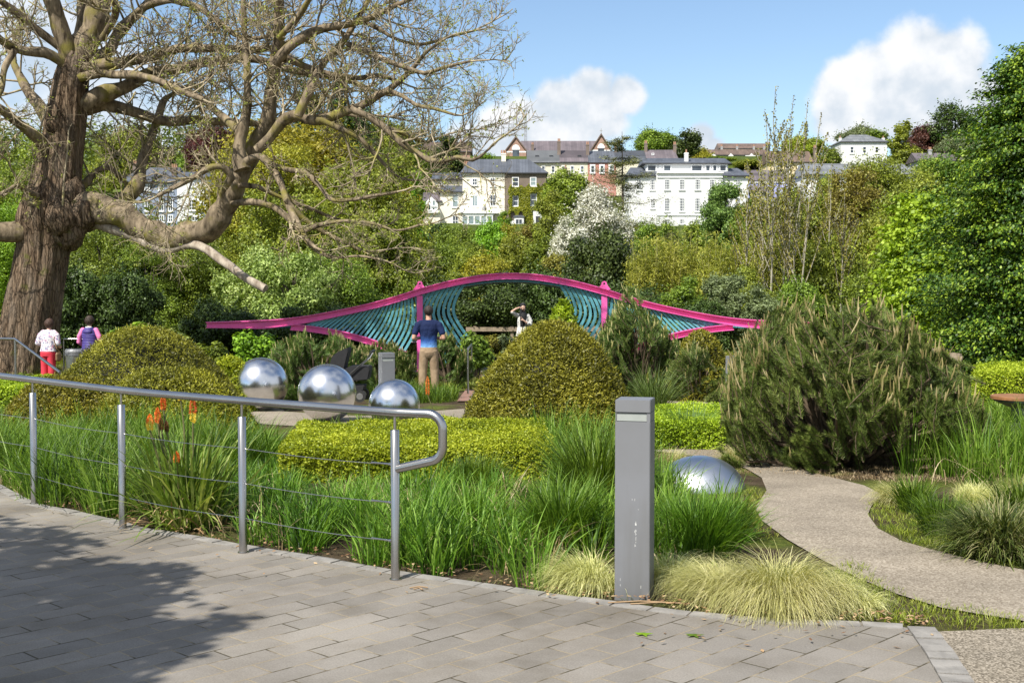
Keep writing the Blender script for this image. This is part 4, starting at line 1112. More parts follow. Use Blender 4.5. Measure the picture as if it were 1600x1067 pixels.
# hornbeam at the right edge: a cone of layered horizontal sprays
def hornbeam(px, pt, pb, D, wpx, name, label, mat, seed, nspray, conic=1.0, leaf=(.075, .045), per=95):
    r = np.random.default_rng(seed); z0 = G(D); p = P(px, pt, D); H = p.z - z0; w = wpx / FPX * D / 2
    o = empty(name, (p.x, D, z0), label=label, cat='tree')
    g = Geo(); f_ = Geo(); pts = []; nn = []; td = []
    g.tube(branch_pts((0, 0, -.05), (0, 0, H * .97), 9, 0, .006, r), np.linspace(.17, .02, 9), 9)
    for i in range(nspray):
        h = r.uniform(.03, .99) ** .85; a = r.uniform(0, 6.28); hh = min(1.0, (1.08 - h) * 2.2)
        rad = w * min(1.0, (1.04 - h) ** (.75 * conic) * 1.2) * r.uniform(.6, 1.06) * (1 - .25 * max(0, .16 - h) / .16) + .12
        s = np.array([0, 0, H * max(h - .05, .01)]); e = np.array([math.cos(a) * rad, math.sin(a) * rad, H * h + rad * r.uniform(-.06, .14)])
        bp = branch_pts(s, e, 7, .10, .03, r); g.tube(bp[:5], np.linspace(.022, .005, 5), 4, cap=False)
        out = np.array([math.cos(a), math.sin(a), -.12]); side = np.array([-math.sin(a), math.cos(a), 0])
        for u in np.linspace(.35, 1.05, 5):
            k = min(u, .999) * 6; i0 = int(k); b_ = bp[i0] + (bp[i0 + 1] - bp[i0]) * (k - i0) + out * max(0, u - 1) * rad
            kk = per // 5; sp = (.40 * (1.25 - u) + .12) * hh
            q = b_ + out * r.normal(size=(kk, 1)) * .16 + side * r.normal(size=(kk, 1)) * sp + np.array([0, 0, 1]) * r.normal(size=(kk, 1)) * .045
            q[:, 2] -= np.abs((q - b_) @ side) * .30 + max(0, u - .5) * .12
            pts.append(q); nn.append(unit(kk, r) * .7 + [0, 0, .8] + out * .35); td.append(np.repeat([out], kk, 0))
    k = nspray * 45; h_ = r.uniform(.03, .95, k); a_ = r.uniform(0, 6.28, k); q_ = w * np.minimum(1, (1.04 - h_) ** (.75 * conic) * 1.12) * r.uniform(.3, .8, k)
    leaf_quads(f_, np.stack([np.cos(a_) * q_, np.sin(a_) * q_, H * h_], 1), unit(k, r), leaf[0] * 1.3, leaf[1] * 1.3, r)
    leaf_quads(f_, np.concatenate(pts), np.concatenate(nn), leaf[0], leaf[1], r, tdir=np.concatenate(td), droop=.35)
    f_.obj('crown', mat, o, attr=True); g.obj('trunk', M['bark_far'], o, smooth=True)
M['horn'] = leafmat('hornbeam_leaves', lin(.013, .038, .004), lin(.058, .135, .010), lin(.28, .39, .03), ns=.9, trans=.2)
M['limeleaf'] = leafmat('lime_tree_leaves', lin(.13, .22, .012), lin(.31, .46, .03), lin(.46, .62, .07), ns=.9, trans=.4)
hornbeam(1632, 62, 590, 24, 380, 'hornbeam_tree', 'tall dark and bright green hornbeam cone at the right edge', M['horn'], 5, 640, .8, per=250)
hornbeam(1442, 300, 560, 33, 150, 'lime_tree', 'light green young lime tree left of the tall hornbeam', M['limeleaf'], 6, 330, .5, leaf=(.12, .10), per=60)
# ---------------------------------------------------------------- the arched pavilion
PD = 32.0
pav = empty('arched_pavilion', (P(800, 447, PD).x, PD, G(PD)), label='bright pink steel arch with curved teal slats spanning the garden', cat='pavilion')
def px2l(px, py): q = P(px, py, PD); return (q.x - pav.location.x, q.z - pav.location.z)
TOPL = [(323, 503), (360, 502), (400, 500.5), (440, 498), (480, 493), (530, 484), (580, 473), (620, 462), (655, 451), (700, 439), (745, 430.5), (775, 427.2), (800, 426.5)]
def smooth_curve(pts, n):
    pts = np.array(pts, float); d = np.concatenate([[0], np.cumsum(np.hypot(*np.diff(pts, axis=0).T))])
    # catmull-rom resample
    out = []
    for s in np.linspace(0, d[-1], n):
        i = min(int(np.searchsorted(d, s, side='right') - 1), len(pts) - 2); u = (s - d[i]) / (d[i + 1] - d[i])
        p0, p1, p2, p3 = pts[max(i - 1, 0)], pts[i], pts[i + 1], pts[min(i + 2, len(pts) - 1)]
        out.append(.5 * ((2 * p1) + (-p0 + p2) * u + (2 * p0 - 5 * p1 + 4 * p2 - p3) * u * u + (-p0 + 3 * p1 - 3 * p2 + p3) * u ** 3))
    return np.array(out)
tl = [px2l(*p) for p in TOPL]
full = tl + [(-x, z) for x, z in tl[-2::-1]]
TOP = smooth_curve(full, 121)
def th_top(x):  # beam depth along the arch
    a = abs(x); return float(np.interp(a, [0, 3, 4.5, 5.7, 6.4, 7.3, 7.9], [.165, .165, .165, .20, .23, .175, .155]))
def beam(curve, thick, y0, y1, name, mat, parent, fl=.022, yo=0.0):
    g = Geo(); n = len(curve)
    T = np.gradient(curve, axis=0); T /= np.linalg.norm(T, axis=1)[:, None]; N = np.stack([-T[:, 1], T[:, 0]], 1)
    N[N[:, 1] < 0] *= -1
    th = np.array([thick(c[0]) if callable(thick) else thick for c in curve])
    def slab(a, b, ya, yb):
        A = curve - N * (a * th[:, None] if False else np.array(a)[:, None]); B = curve - N * np.array(b)[:, None]
        v = []
        for (p, q) in zip(A, B): v += [(p[0], ya, p[1]), (p[0], yb, p[1]), (q[0], yb, q[1]), (q[0], ya, q[1])]
        F = []
        for i in range(n - 1):
            for k in range(4): F.append((4 * i + k, 4 * i + (k + 1) % 4, 4 * i + 4 + (k + 1) % 4, 4 * i + 4 + k))
        F += [(0, 3, 2, 1), (4 * n - 4, 4 * n - 3, 4 * n - 2, 4 * n - 1)]
        g.add(v, F)
    z = np.zeros(n)
    slab(z, z + fl, y0, y1)
    slab(th - fl, th, y0, y1)
    ym = (y0 + y1) / 2
    slab(z + fl + .001, th - fl - .001, ym - .012, ym + .012)
    return g.obj(name, mat, parent)
beam(TOP, th_top, -.11, .11, 'arch_beam', M['pink'], pav)
rear = TOP.copy(); rear[:, 1] -= .10
beam(rear, th_top, 3.0, 3.2, 'shade_toned_rear_beam', M['teal'], pav)  # darker teal in place of pink paints in the shade under the roof
LOWL = smooth_curve([px2l(*p) for p in [(455, 506), (490, 509.5), (530, 516), (570, 526), (605, 538), (638, 550)]], 30)
beam(LOWL, .16, -.10, .10, 'lower_beam', M['pink'], pav)
LOWR = LOWL.copy(); LOWR[:, 0] *= -1
beam(LOWR[::-1].copy(), .16, -.10, .10, 'lower_beam', M['pink'], pav)
# curved roof shell with a thin planted layer
def shell(name, mat, dz0, dz1, ya, yb, sel, drop=.10):
    g = Geo(); c = TOP[sel]; n = len(c); v = []
    for p in c: v += [(p[0], ya, p[1] - dz0), (p[0], yb, p[1] - dz0 - drop), (p[0], yb, p[1] - dz1 - drop), (p[0], ya, p[1] - dz1)]
    F = []
    for i in range(n - 1):
        for k in range(4): F.append((4 * i + k, 4 * i + (k + 1) % 4, 4 * i + 4 + (k + 1) % 4, 4 * i + 4 + k))
    F += [(0, 3, 2, 1), (4 * n - 4, 4 * n - 3, 4 * n - 2, 4 * n - 1)]
    g.add(v, F); return g.obj(name, mat, pav)
shell('roof_shell', M['ceiling'], .09, .15, .115, 2.995, slice(3, 118))
g = Geo(); c = TOP[4:117]
k = 9000; ii = rng.integers(0, len(c), k); Pn = np.stack([c[ii, 0] + rng.normal(size=k) * .05, rng.uniform(.12, 3.0, k), c[ii, 1] - .08 + rng.uniform(0, .07, k)], 1)
Pn[:, 2] -= .10 * (Pn[:, 1] / 3)
leaf_quads(g, Pn, unit(k) + [0, -.4, .6], .07, .03); g.obj('roof_planting', FOL['brown'], pav, attr=True)
# teal edge strip under the beam at the opening
sel = (np.abs(TOP[:, 0]) < 2.35); cc = TOP[sel].copy(); off = np.array([th_top(x) for x in cc[:, 0]]) + .003; cc[:, 1] -= off
beam(cc, .06, -.05, .30, 'edge_strip', M['teal'], pav, fl=.01)
def interp_curve(C, x): 
    o = np.argsort(C[:, 0]); return float(np.interp(x, C[o, 0], C[o, 1]))
def ribbon(pts, w, y0, y1, name, m, parent):
    pts = np.array(pts); T = np.gradient(pts, axis=0); T /= np.linalg.norm(T, axis=1)[:, None]; N = np.stack([-T[:, 1], T[:, 0]], 1)
    A = pts + N * w / 2; B = pts - N * w / 2; n = len(pts); v = []
    for p, q in zip(A, B): v += [(p[0], y0, p[1]), (p[0], y1, p[1]), (q[0], y1, q[1]), (q[0], y0, q[1])]
    F = []
    for i in range(n - 1):
        for k in range(4): F.append((4 * i + k, 4 * i + 4 + k, 4 * i + 4 + (k + 1) % 4, 4 * i + (k + 1) % 4))
    F += [(0, 1, 2, 3), (4 * n - 4, 4 * n - 1, 4 * n - 2, 4 * n - 3)]
    g = Geo(); g.add(v, F); return g.obj(name, m, parent)
lx = lambda px: px2l(px, 447)[0]
for side in (1, -1):
    for i in range(23):                                   # fan of slats between arch and lower beam
        u = (i + .6) / 23.0
        bx = lx(474) + (lx(634) - lx(474)) * u; tx = bx + (lx(818) - lx(800)) + (lx(816) - lx(800)) * math.sin(math.pi * min(1, u * 1.05)) * .9
        zb = interp_curve(LOWL, bx) - .01; zt = interp_curve(TOP, tx) - th_top(tx) - .002
        if zt - zb < .06: continue
        s = np.linspace(0, 1, 12); bul = .15 * u ** 2 * (zt - zb)
        xx = bx + (tx - bx) * s + bul * np.sin(s * math.pi) * .9; zz = zb + (zt - zb) * s
        ribbon([(side * a, c_) for a, c_ in zip(xx, zz)], .046 + .020 * u, .0, .03, 'slat', M['teal'], pav)
    for i in range(9):                                    # bowed slats framing the opening
        u = i / 8.0
        tx = lx(663 + 62 * u); zt = interp_curve(TOP, tx) - th_top(tx) - .004
        prof_ = [(0, 0), (-.17, .28), (-.27, .56), (-.26, .78), (-.12, 1.05), (.10, 1.38), (.34, 1.72), (.52, 2.0)]
        pp_ = [(tx + a, zt - c_) for a, c_ in prof_ if zt - c_ > -.15]
        cv = smooth_curve(pp_, 22)
        ribbon([(side * a, c_) for a, c_ in cv], .072, .01, .04, 'slat', M['teal'], pav)
    # post and lug on top of the beam
    xp = side * lx(656); zt = interp_curve(TOP, xp)
    g = Geo(); g.box(xp - .075, xp + .075, -.07, -.045, -.1, zt - .19); g.box(xp - .075, xp + .075, .045, .07, -.1, zt - .19); g.box(xp - .02, xp + .02, -.044, .044, -.1, zt - .19)
    g.box(xp + .06, xp + .074, -.044, .044, -.1, zt - .19); g.obj('post', M['pink'], pav)
    g = Geo()
    lug = [(xp + .14 * math.cos(a) * (1 if math.sin(a) > 0 else 1.0), zt + .10 + .075 * math.sin(a)) for a in np.linspace(0, math.pi, 9)]
    lug = [(xp + .07 * math.cos(a), zt + .12 + .07 * math.sin(a)) for a in np.linspace(-.2, math.pi + .2, 11)] + [(xp - .17, zt - .03), (xp + .17, zt - .03)]
    g.ring(lug, -.03, .03)
    v = [(x, -.03, z) for x, z in lug] + [(xp, -.03, zt + .05)]; n = len(lug); g.add(v, [(i, n, (i + 1) % n) for i in range(n)])
    v = [(x, .03, z) for x, z in lug] + [(xp, .03, zt + .05)]; g.add(v, [((i + 1) % n, n, i) for i in range(n)])
    l_ = g.obj('lug', M['pink'], pav)
    g = Geo(); g.tube([(xp, -.034, zt + .125), (xp, .034, zt + .125)], .026, 10); g.obj('pin_hole', M['black'], l_)
# floor deck, kick board, grab rail inside
g = Geo(); g.box(-3.6, 3.6, .1, 3.1, -.02, .06); g.obj('deck', M['deck'], pav)
g = Geo(); g.box(-1.05, 3.4, 3.22, 3.32, .0, .22); g.obj('kick_board', M['gutter2'] if 'gutter2' in M else M['rubber'], pav)
g = Geo(); g.tube([(-1.75, .30, .0), (-1.72, .30, .85)], .03, 8); g.tube([(-2.7, .30, .80), (-1.0, .30, .80)], .028, 8); g.tube([(-1.02, .30, 0), (-1.02, .30, .80)], .02, 8); g.obj('grab_rail', M['satin'], pav)
g = Geo(); g.tube([(1.2, .30, .72), (2.4, .30, .72)], .028, 8); g.tube([(1.25, .30, 0), (1.25, .30, .72)], .02, 8); g.obj('grab_rail', M['satin'], pav)
g = Geo(); g.box(-.98, -.84, -.3, -.16, -.1, .36); g.obj('foot', M['teal'], pav)

# timber fence behind the arch
fn = empty('timber_fence', (0, 41, G(41)), label='low weathered timber rail fence seen through the arch behind the woman in black headscarf', cat='fence')
def fx(px, D=41): return P(px, 447, D).x
for px in (742, 800, 868, 930):
    g = Geo(); g.box(fx(px) - .05, fx(px) + .05, .0, .1, -.1, .93); g.obj('post', M['wood'], fn)
g = Geo(); g.box(fx(728), fx(960), -.06, -.003, .76, .90); g.obj('rail', M['wood'], fn)
g = Geo(); g.box(fx(728), fx(960), -.05, -.003, .25, .34); g.obj('rail', M['wood'], fn)
# lighting post in the opening
# far fence at the right under the hornbeam
fn = empty('timber_fence', (0, 27, G(27)), label='grey timber post and rail fence in the shade under the hornbeam', cat='fence')
for px in (1290, 1345, 1400, 1455, 1506, 1560, 1610):
    g = Geo(); g.box(fx(px, 27) - .06, fx(px, 27) + .06, 0, .12, -.1, .92); g.obj('post', M['wood'], fn)
for z in (.78, .45):
    g = Geo(); g.box(fx(1260, 27), fx(1640, 27), -.05, -.003, z, z + .09); g.obj('rail', M['wood'], fn)
g = Geo(); g.tube([(0, 0, -.1), (.02, 0, .45), (.06, .02, .84)], [.11, .105, .085], 9)
g.tube([(-.12, -.1, -.1), (.10, -.12, .8)], [.025, .02], 6)
o = g.obj('broken_stump', M['wood'], None, label='grey broken wooden post leaning beside the big pine under the hornbeam', cat='post'); q = P(1488, 580, 19); o.location = (q.x, 19, G(19) + .12)

# ---------------------------------------------------------------- steel handrail in front
def handrail_posts(root, posts, htop, m):
    for p in posts:
        g = Geo(); g.tube([(p[0], p[1], p[2]), (p[0], p[1], p[2] + htop - .003), (p[0], p[1], p[2] + htop)], [.0245, .0245, .021], 20)
        o = g.obj('post', m, root, smooth=False)
        o.data.polygons.foreach_set('use_smooth', np.ones(len(o.data.polygons), bool))
        g = Geo(); g.tube([(p[0], p[1], p[2] + htop), (p[0], p[1], p[2] + htop + .1)], .0075, 10); g.obj('stem', m, o)
        g = Geo(); g.tube([(p[0], p[1], p[2] - .01), (p[0], p[1], p[2] + .006)], .033, 20); g.obj('collar', m, o)
PB = [Pz(618, 905, 0), Pz(380, 863, 0), Pz(192, 825, 0), Pz(54, 787, 0)]
PB.append(PB[3] + (PB[3] - PB[2]) * 1.0 + Vector((-.1, .1, 0))); PB.append(PB[4] + (PB[4] - PB[3]) * 1.0 + Vector((-.1, .15, 0)))
hr = empty('handrail', PB[0], label='curved stainless steel handrail with thin cables along the paving edge', cat='handrail')
o0 = PB[0]
loc = [p - o0 for p in PB]
RZ = .915
path_pts = []
for i in range(len(loc) - 1, 0, -1):
    p0 = loc[min(i + 1, len(loc) - 1)]; p1 = loc[i]; p2 = loc[i - 1]; p3 = loc[max(i - 2, 0)] if i >= 2 else p2 + (p2 - p1)
    for k in range(8):
        u = k / 8; path_pts.append(.5 * ((2 * p1) + (-p0 + p2) * u + (2 * p0 - 5 * p1 + 4 * p2 - p3) * u * u + (-p0 + 3 * p1 - 3 * p2 + p3) * u ** 3) + Vector((0, 0, RZ)))
path_pts.append(Vector((0, 0, RZ)))
dr = (loc[0] - loc[1]).normalized()
dr = Vector((.93, -.36, 0)).normalized()
E = .285; rc = .085; zb_ = .62
for s in (.04, .09, .14): path_pts.append(dr * s + Vector((0, 0, RZ)))
for a in np.linspace(0, math.pi / 2, 8): path_pts.append(dr * (E - rc + rc * math.sin(a)) + Vector((0, 0, RZ - rc + rc * math.cos(a))))
path_pts.append(dr * E + Vector((0, 0, RZ - .15)))
rc2 = .08
for a in np.linspace(0, math.pi / 2 - .25, 8): path_pts.append(dr * (E - rc2 + rc2 * math.cos(a)) + Vector((0, 0, zb_ + .04 + rc2 - rc2 * math.sin(a))))
path_pts.append(Vector((dr.x * .012, dr.y * .012, zb_ - .012)))
g = Geo(); g.tube(path_pts, .0245, 20); g.obj('rail', M['steel'], hr, smooth=True)
handrail_posts(hr, [tuple(p) for p in loc], RZ - .095, M['steel'])
for z in (.63, .42, .21):
    pts = [p + Vector((0, 0, z)) for p in loc]; full_ = []
    for i in range(len(pts) - 1):
        a, c_ = pts[i], pts[i + 1]; full_ += [a.lerp(c_, k / 6) + Vector((0, 0, -.012 * math.sin(math.pi * k / 6))) for k in range(6)]
    full_.append(pts[-1])
    g = Geo(); g.tube(full_, .0021, 6); g.obj('cable', M['steel'], hr)
    d_ = (pts[1] - pts[0]).normalized()
    g = Geo(); g.tube([pts[0] + d_ * .02, pts[0] + d_ * .04, pts[0] + d_ * .045, pts[0] + d_ * .075, pts[0] + d_ * .08, pts[0] + d_ * .17], [.009, .009, .006, .006, .0045, .004], 10); g.obj('cable_end', M['steel'], hr, smooth=True)
# other rails
def small_rail(label, pts, zt, tops=None, group=None, rad=.0245):
    o = empty('handrail', (pts[0][0], pts[0][1], G(pts[0][1])), label=label, cat='handrail', group=group)
    rl = [Vector((x - pts[0][0], y - pts[0][1], G(y) - G(pts[0][1]) + (tops[i] if tops else zt))) for i, (x, y) in enumerate(pts)]
    g = Geo(); g.tube(rl, rad, 12); g.obj('rail', M['steel'], o, smooth=True)
    for i, q in enumerate(rl):
        zb = G(pts[i][1]) - G(pts[0][1])
        g = Geo(); g.tube([(q.x, q.y, zb - .05), (q.x, q.y, q.z - rad)], .022, 10); g.obj('post', M['steel'], o, smooth=True)
    return o
small_rail('short steel handrail on the boardwalk leading to the pavilion', [(P(731, 447, 24.5).x, 24.5), (P(737, 447, 28.5).x, 28.5), (P(742, 447, 32).x + .02, 32)], .92)
a = P(-80, 447, 24); c_ = P(22, 447, 22.5); e_ = P(92, 447, 20.2)
small_rail('steel handrail stepping down in front of the big tree trunk', [(a.x, a.y), (c_.x, c_.y), (e_.x, e_.y)], .95, [1.15, 1.15, .62])
small_rail('short level steel rail behind the two women', [(P(98, 447, 31).x, 31), (P(150, 447, 31).x, 31)], .93)
small_rail('low steel rail beside the bollard behind the big pine', [(P(1140, 447, 24).x, 24), (P(1190, 447, 24).x, 24)], .78)

# ---------------------------------------------------------------- bollards
def bollard(loc, rz, label, h=1.035, w=.182):
    o = empty('bollard_light', loc, R(rz), label=label, cat='bollard', group='square grey bollard lights')
    a = w / 2
    bevel_box('body', M['bollard'], o, -a, a, -a, a, -.05, h - .113, .003)
    g = Geo(); g.box(-a + .007, a - .020, -a + .010, a - .010, h - .110, h - .070); g.obj('light_panel', M['diffuser'], o)
    for sx in (-1, 1):
        x0 = sx * (a - .001); x1 = sx * (a - (.006 if sx < 0 else .019))
        g = Geo(); g.box(min(x0, x1), max(x0, x1), -a + .006, a - .001, h - .1132, h - .0668); g.obj('side_plate', M['bollard'], o)
    bevel_box('cap', M['bollard'], o, -a, a, -a, a, h - .066, h, .003)
    return o
q = Pz(994, 930, 0); nb_ = bollard((q.x, q.y + .09, -.02), -14, 'tall square grey bollard light at the paving edge among feather grass')
g = Geo(); rs_ = np.random.default_rng(2)
for i in range(26):
    x = .018 + rs_.normal() * .0025; z = .27 + rs_.uniform(0, .13); h_ = rs_.uniform(.003, .016)
    if i > 19: x = rs_.uniform(-.08, .08); z = rs_.uniform(.05, .8)
    g.add([(x, -.0915, z), (x + .0018, -.0915, z), (x + .0022, -.0915, z + h_), (x + .0004, -.0915, z + h_)], [(0, 1, 2, 3)])
g.obj('scratch_marks', simple('bare_metal_scratch', lin(.6, .6, .58), .6), nb_)
q = P(604, 551, 16.8); bollard((q.x, 16.8, q.z - 1.035), 22, 'square grey bollard light behind the steel balls, its panel facing the paving')
q = P(1146, 556, 20.5); bollard((q.x, 20.5, q.z - 1.035), 30, 'square grey bollard light half hidden behind the left side of the big pine')

# ---------------------------------------------------------------- polished balls and dome
def ball(px, py, wpx, D, label):
    r = wpx / FPX * D / 2; c = P(px, py, D)
    bm = bmesh.new(); bmesh.ops.create_uvsphere(bm, u_segments=96, v_segments=64, radius=r)
    o = bm_obj('steel_ball', bm, M['mirror'], None, smooth=True, label=label, cat='steel ball', group='polished steel balls'); o.location = c
    return o
ball(408, 600.5, 84, 20.0, 'polished steel ball on the left of the three, beside the yew mound')
ball(511, 614, 91, 17.65, 'largest polished steel ball, in front of the stroller')
ball(616, 632, 80, 16.2, 'smallest polished steel ball, in front of the second bollard')
t = NT('stone_base'); M['stone'] = simple('stone_base', lin(.20, .17, .13), .9, var=.25, vs=5, bump=.5, bs=30)
for px, py, w_, D, lb in ((514, 659, 84, 17.65, 'low rounded stone slab under the largest steel ball'), (616, 671, 78, 16.2, 'low rounded stone slab under the smallest steel ball'), (408, 642, 80, 20.0, 'low rounded stone slab under the left steel ball')):
    q = P(px, py, D); bm = bmesh.new(); bmesh.ops.create_cone(bm, cap_ends=True, segments=40, radius1=w_ / FPX * D / 2, radius2=w_ / FPX * D / 2.2, depth=.16)
    z = q.z - .08 + .012
    bmesh.ops.bevel(bm, geom=bm.edges[:], offset=.02, segments=2, affect='EDGES')
    o = bm_obj('stone_slab', bm, M['stone'], None, label=lb, cat='stone slab', group='stone slabs under the balls'); o.location = (q.x, D, z); 
# dome: a flattened steel cap set in the ground
q = GP(1098, 771); D = q.y + .35
bm = bmesh.new(); bmesh.ops.create_uvsphere(bm, u_segments=96, v_segments=64, radius=1)
bmesh.ops.bisect_plane(bm, geom=bm.verts[:] + bm.edges[:] + bm.faces[:], plane_co=(0, 0, 0), plane_no=(0, 0, 1), clear_inner=True)
rr = 142 / FPX * D / 2
bmesh.ops.scale(bm, vec=(rr, rr, P(1098, 712, D).z - G(D) + .03), verts=bm.verts[:])
o = bm_obj('steel_dome', bm, M['satin'], None, smooth=True, label='low satin steel dome half sunk in the ground by the path bend', cat='steel dome'); o.location = (P(1094, 740, D).x, D, G(D) - .03)
g = Geo(); pts = [(1.04 * rr * math.cos(a), 1.16 * rr * math.sin(a)) for a in np.linspace(0, 2 * math.pi, 48, endpoint=False)]
False and sheet('dome_surround', [(x + o.location.x + .04, y + D) for x, y in pts], M['stone'], .024)

# ---------------------------------------------------------------- clipped yew mounds and box hedges
YEW = leafmat('yew_sprigs', lin(.052, .055, .006), lin(.19, .185, .014), lin(.38, .355, .04), ns=1.6, trans=.15)
YEWG = leafmat('green_yew_sprigs', lin(.06, .064, .006), lin(.21, .20, .014), lin(.38, .36, .03), ns=1.6, trans=.15)
BOX = leafmat('golden_box_leaves', lin(.11, .17, .006), lin(.33, .42, .016), lin(.56, .64, .06), ns=2.2, trans=.3)
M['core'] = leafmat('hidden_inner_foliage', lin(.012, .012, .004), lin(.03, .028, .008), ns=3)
def mound(px, pt, D, wpx, label, n=42000, mat=None, power=2.2, depth=1.0, pb=None, name='yew_mound', leaf=(.042, .014), lump=.05, cat='shrub', group='clipped yew mounds', seed=0):
    r = np.random.default_rng(seed + 200); z0 = G(D); t_ = P(px, pt, D); H = t_.z - z0; Rm = wpx / FPX * D / 2
    o = empty(name, (t_.x, D, z0), label=label, cat=cat, group=group)
    ph = r.uniform(0, 6.28, (6,)); fr = r.uniform(2.0, 5.5, (6, 3)) * (1 / max(Rm, .5))
    def prof(u, a):
        # u 0 at crown, 1 at the ground; returns radius, height
        zz = H * (1 - u ** power); rad = Rm * u
        return rad, zz
    u = r.uniform(0, 1, n) ** .5; a = r.uniform(0, 2 * math.pi, n)
    # denser on the steep skirt
    u = np.where(r.uniform(size=n) < .45, 1 - r.uniform(0, 1, n) ** 1.5 * .35, u)
    x = Rm * u * np.cos(a); y = Rm * depth * u * np.sin(a); z = H * (1 - u ** power)
    slope = H * power * u ** (power - 1) / Rm
    Nn = np.stack([np.cos(a) * slope, np.sin(a) * slope, np.ones(n)], 1); Nn /= np.linalg.norm(Nn, axis=1)[:, None]
    Pn = np.stack([x, y, z], 1)
    lum = sum(np.sin(Pn @ (fr[i] * np.array([1, (-1) ** i, 1.3])) + ph[i]) for i in range(6)) / 6
    fine_ = np.sin(Pn[:, 0] * 31 + np.sin(Pn[:, 2] * 27) * 2) * np.sin(Pn[:, 2] * 29 + np.sin(Pn[:, 1] * 33) * 2)
    Pn = Pn + Nn * (lum * lump + fine_ * .022 - r.uniform(0, .07, n) ** 1.0 + .02)[:, None]
    Pn[:, 2] = np.maximum(Pn[:, 2], .01)
    g = Geo(); leaf_quads(g, Pn, Nn * .55 + unit(n, r), leaf[0], leaf[1], r, tdir=Nn * .8 + unit(n, r) * .7)
    k = n // 14; j = r.integers(0, n, k)      # stray shoots
    leaf_quads(g, Pn[j] + Nn[j] * .03, unit(k, r), leaf[0] * 1.5, leaf[1] * .8, r, tdir=Nn[j] + [0, 0, .4])
    g.obj('foliage', mat or YEW, o, attr=True)
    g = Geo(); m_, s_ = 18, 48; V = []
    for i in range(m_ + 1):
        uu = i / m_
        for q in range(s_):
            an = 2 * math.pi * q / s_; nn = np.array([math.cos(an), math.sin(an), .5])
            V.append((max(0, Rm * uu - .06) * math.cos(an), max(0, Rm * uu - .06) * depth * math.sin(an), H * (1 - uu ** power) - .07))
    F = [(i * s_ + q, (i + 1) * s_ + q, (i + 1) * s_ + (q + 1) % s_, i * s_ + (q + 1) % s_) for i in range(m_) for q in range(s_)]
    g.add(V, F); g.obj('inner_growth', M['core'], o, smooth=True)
    return o
mound(862, 507, 14.6, 290, 'large golden brown clipped yew mound in the middle of the garden', 100000, power=2.25, leaf=(.038, .015), lump=.06)
mound(222, 514, 16.4, 345, 'largest clipped yew mound at the left, rising behind the lower mounds', 70000, power=2.1, seed=1, lump=.05)
mound(265, 577, 14.6, 270, 'lower green yew mound directly in front of the largest left one', 60000, YEWG, 2.6, seed=2, lump=.05)
mound(110, 590, 15.4, 230, 'low spreading yew mound nearest the left edge', 40000, YEWG, 2.6, seed=3, lump=.07)
mound(1096, 516, 23, 110, 'small golden yew mound behind the middle pine', 14000, YEW, 2.2, seed=4, leaf=(.06, .025))
mound(360, 560, 20, 90, 'bright yellow green clipped bush behind the left steel ball', 14000, BOX, 2.6, name='golden_bush', seed=5, leaf=(.05, .03))
mound(880, 470, 28, 80, 'glossy yellow green bush behind the tip of the middle yew mound', 3500, FOL['lime'], 2.0, name='laurel_bush', seed=6, leaf=(.16, .07), group='evergreen bushes')
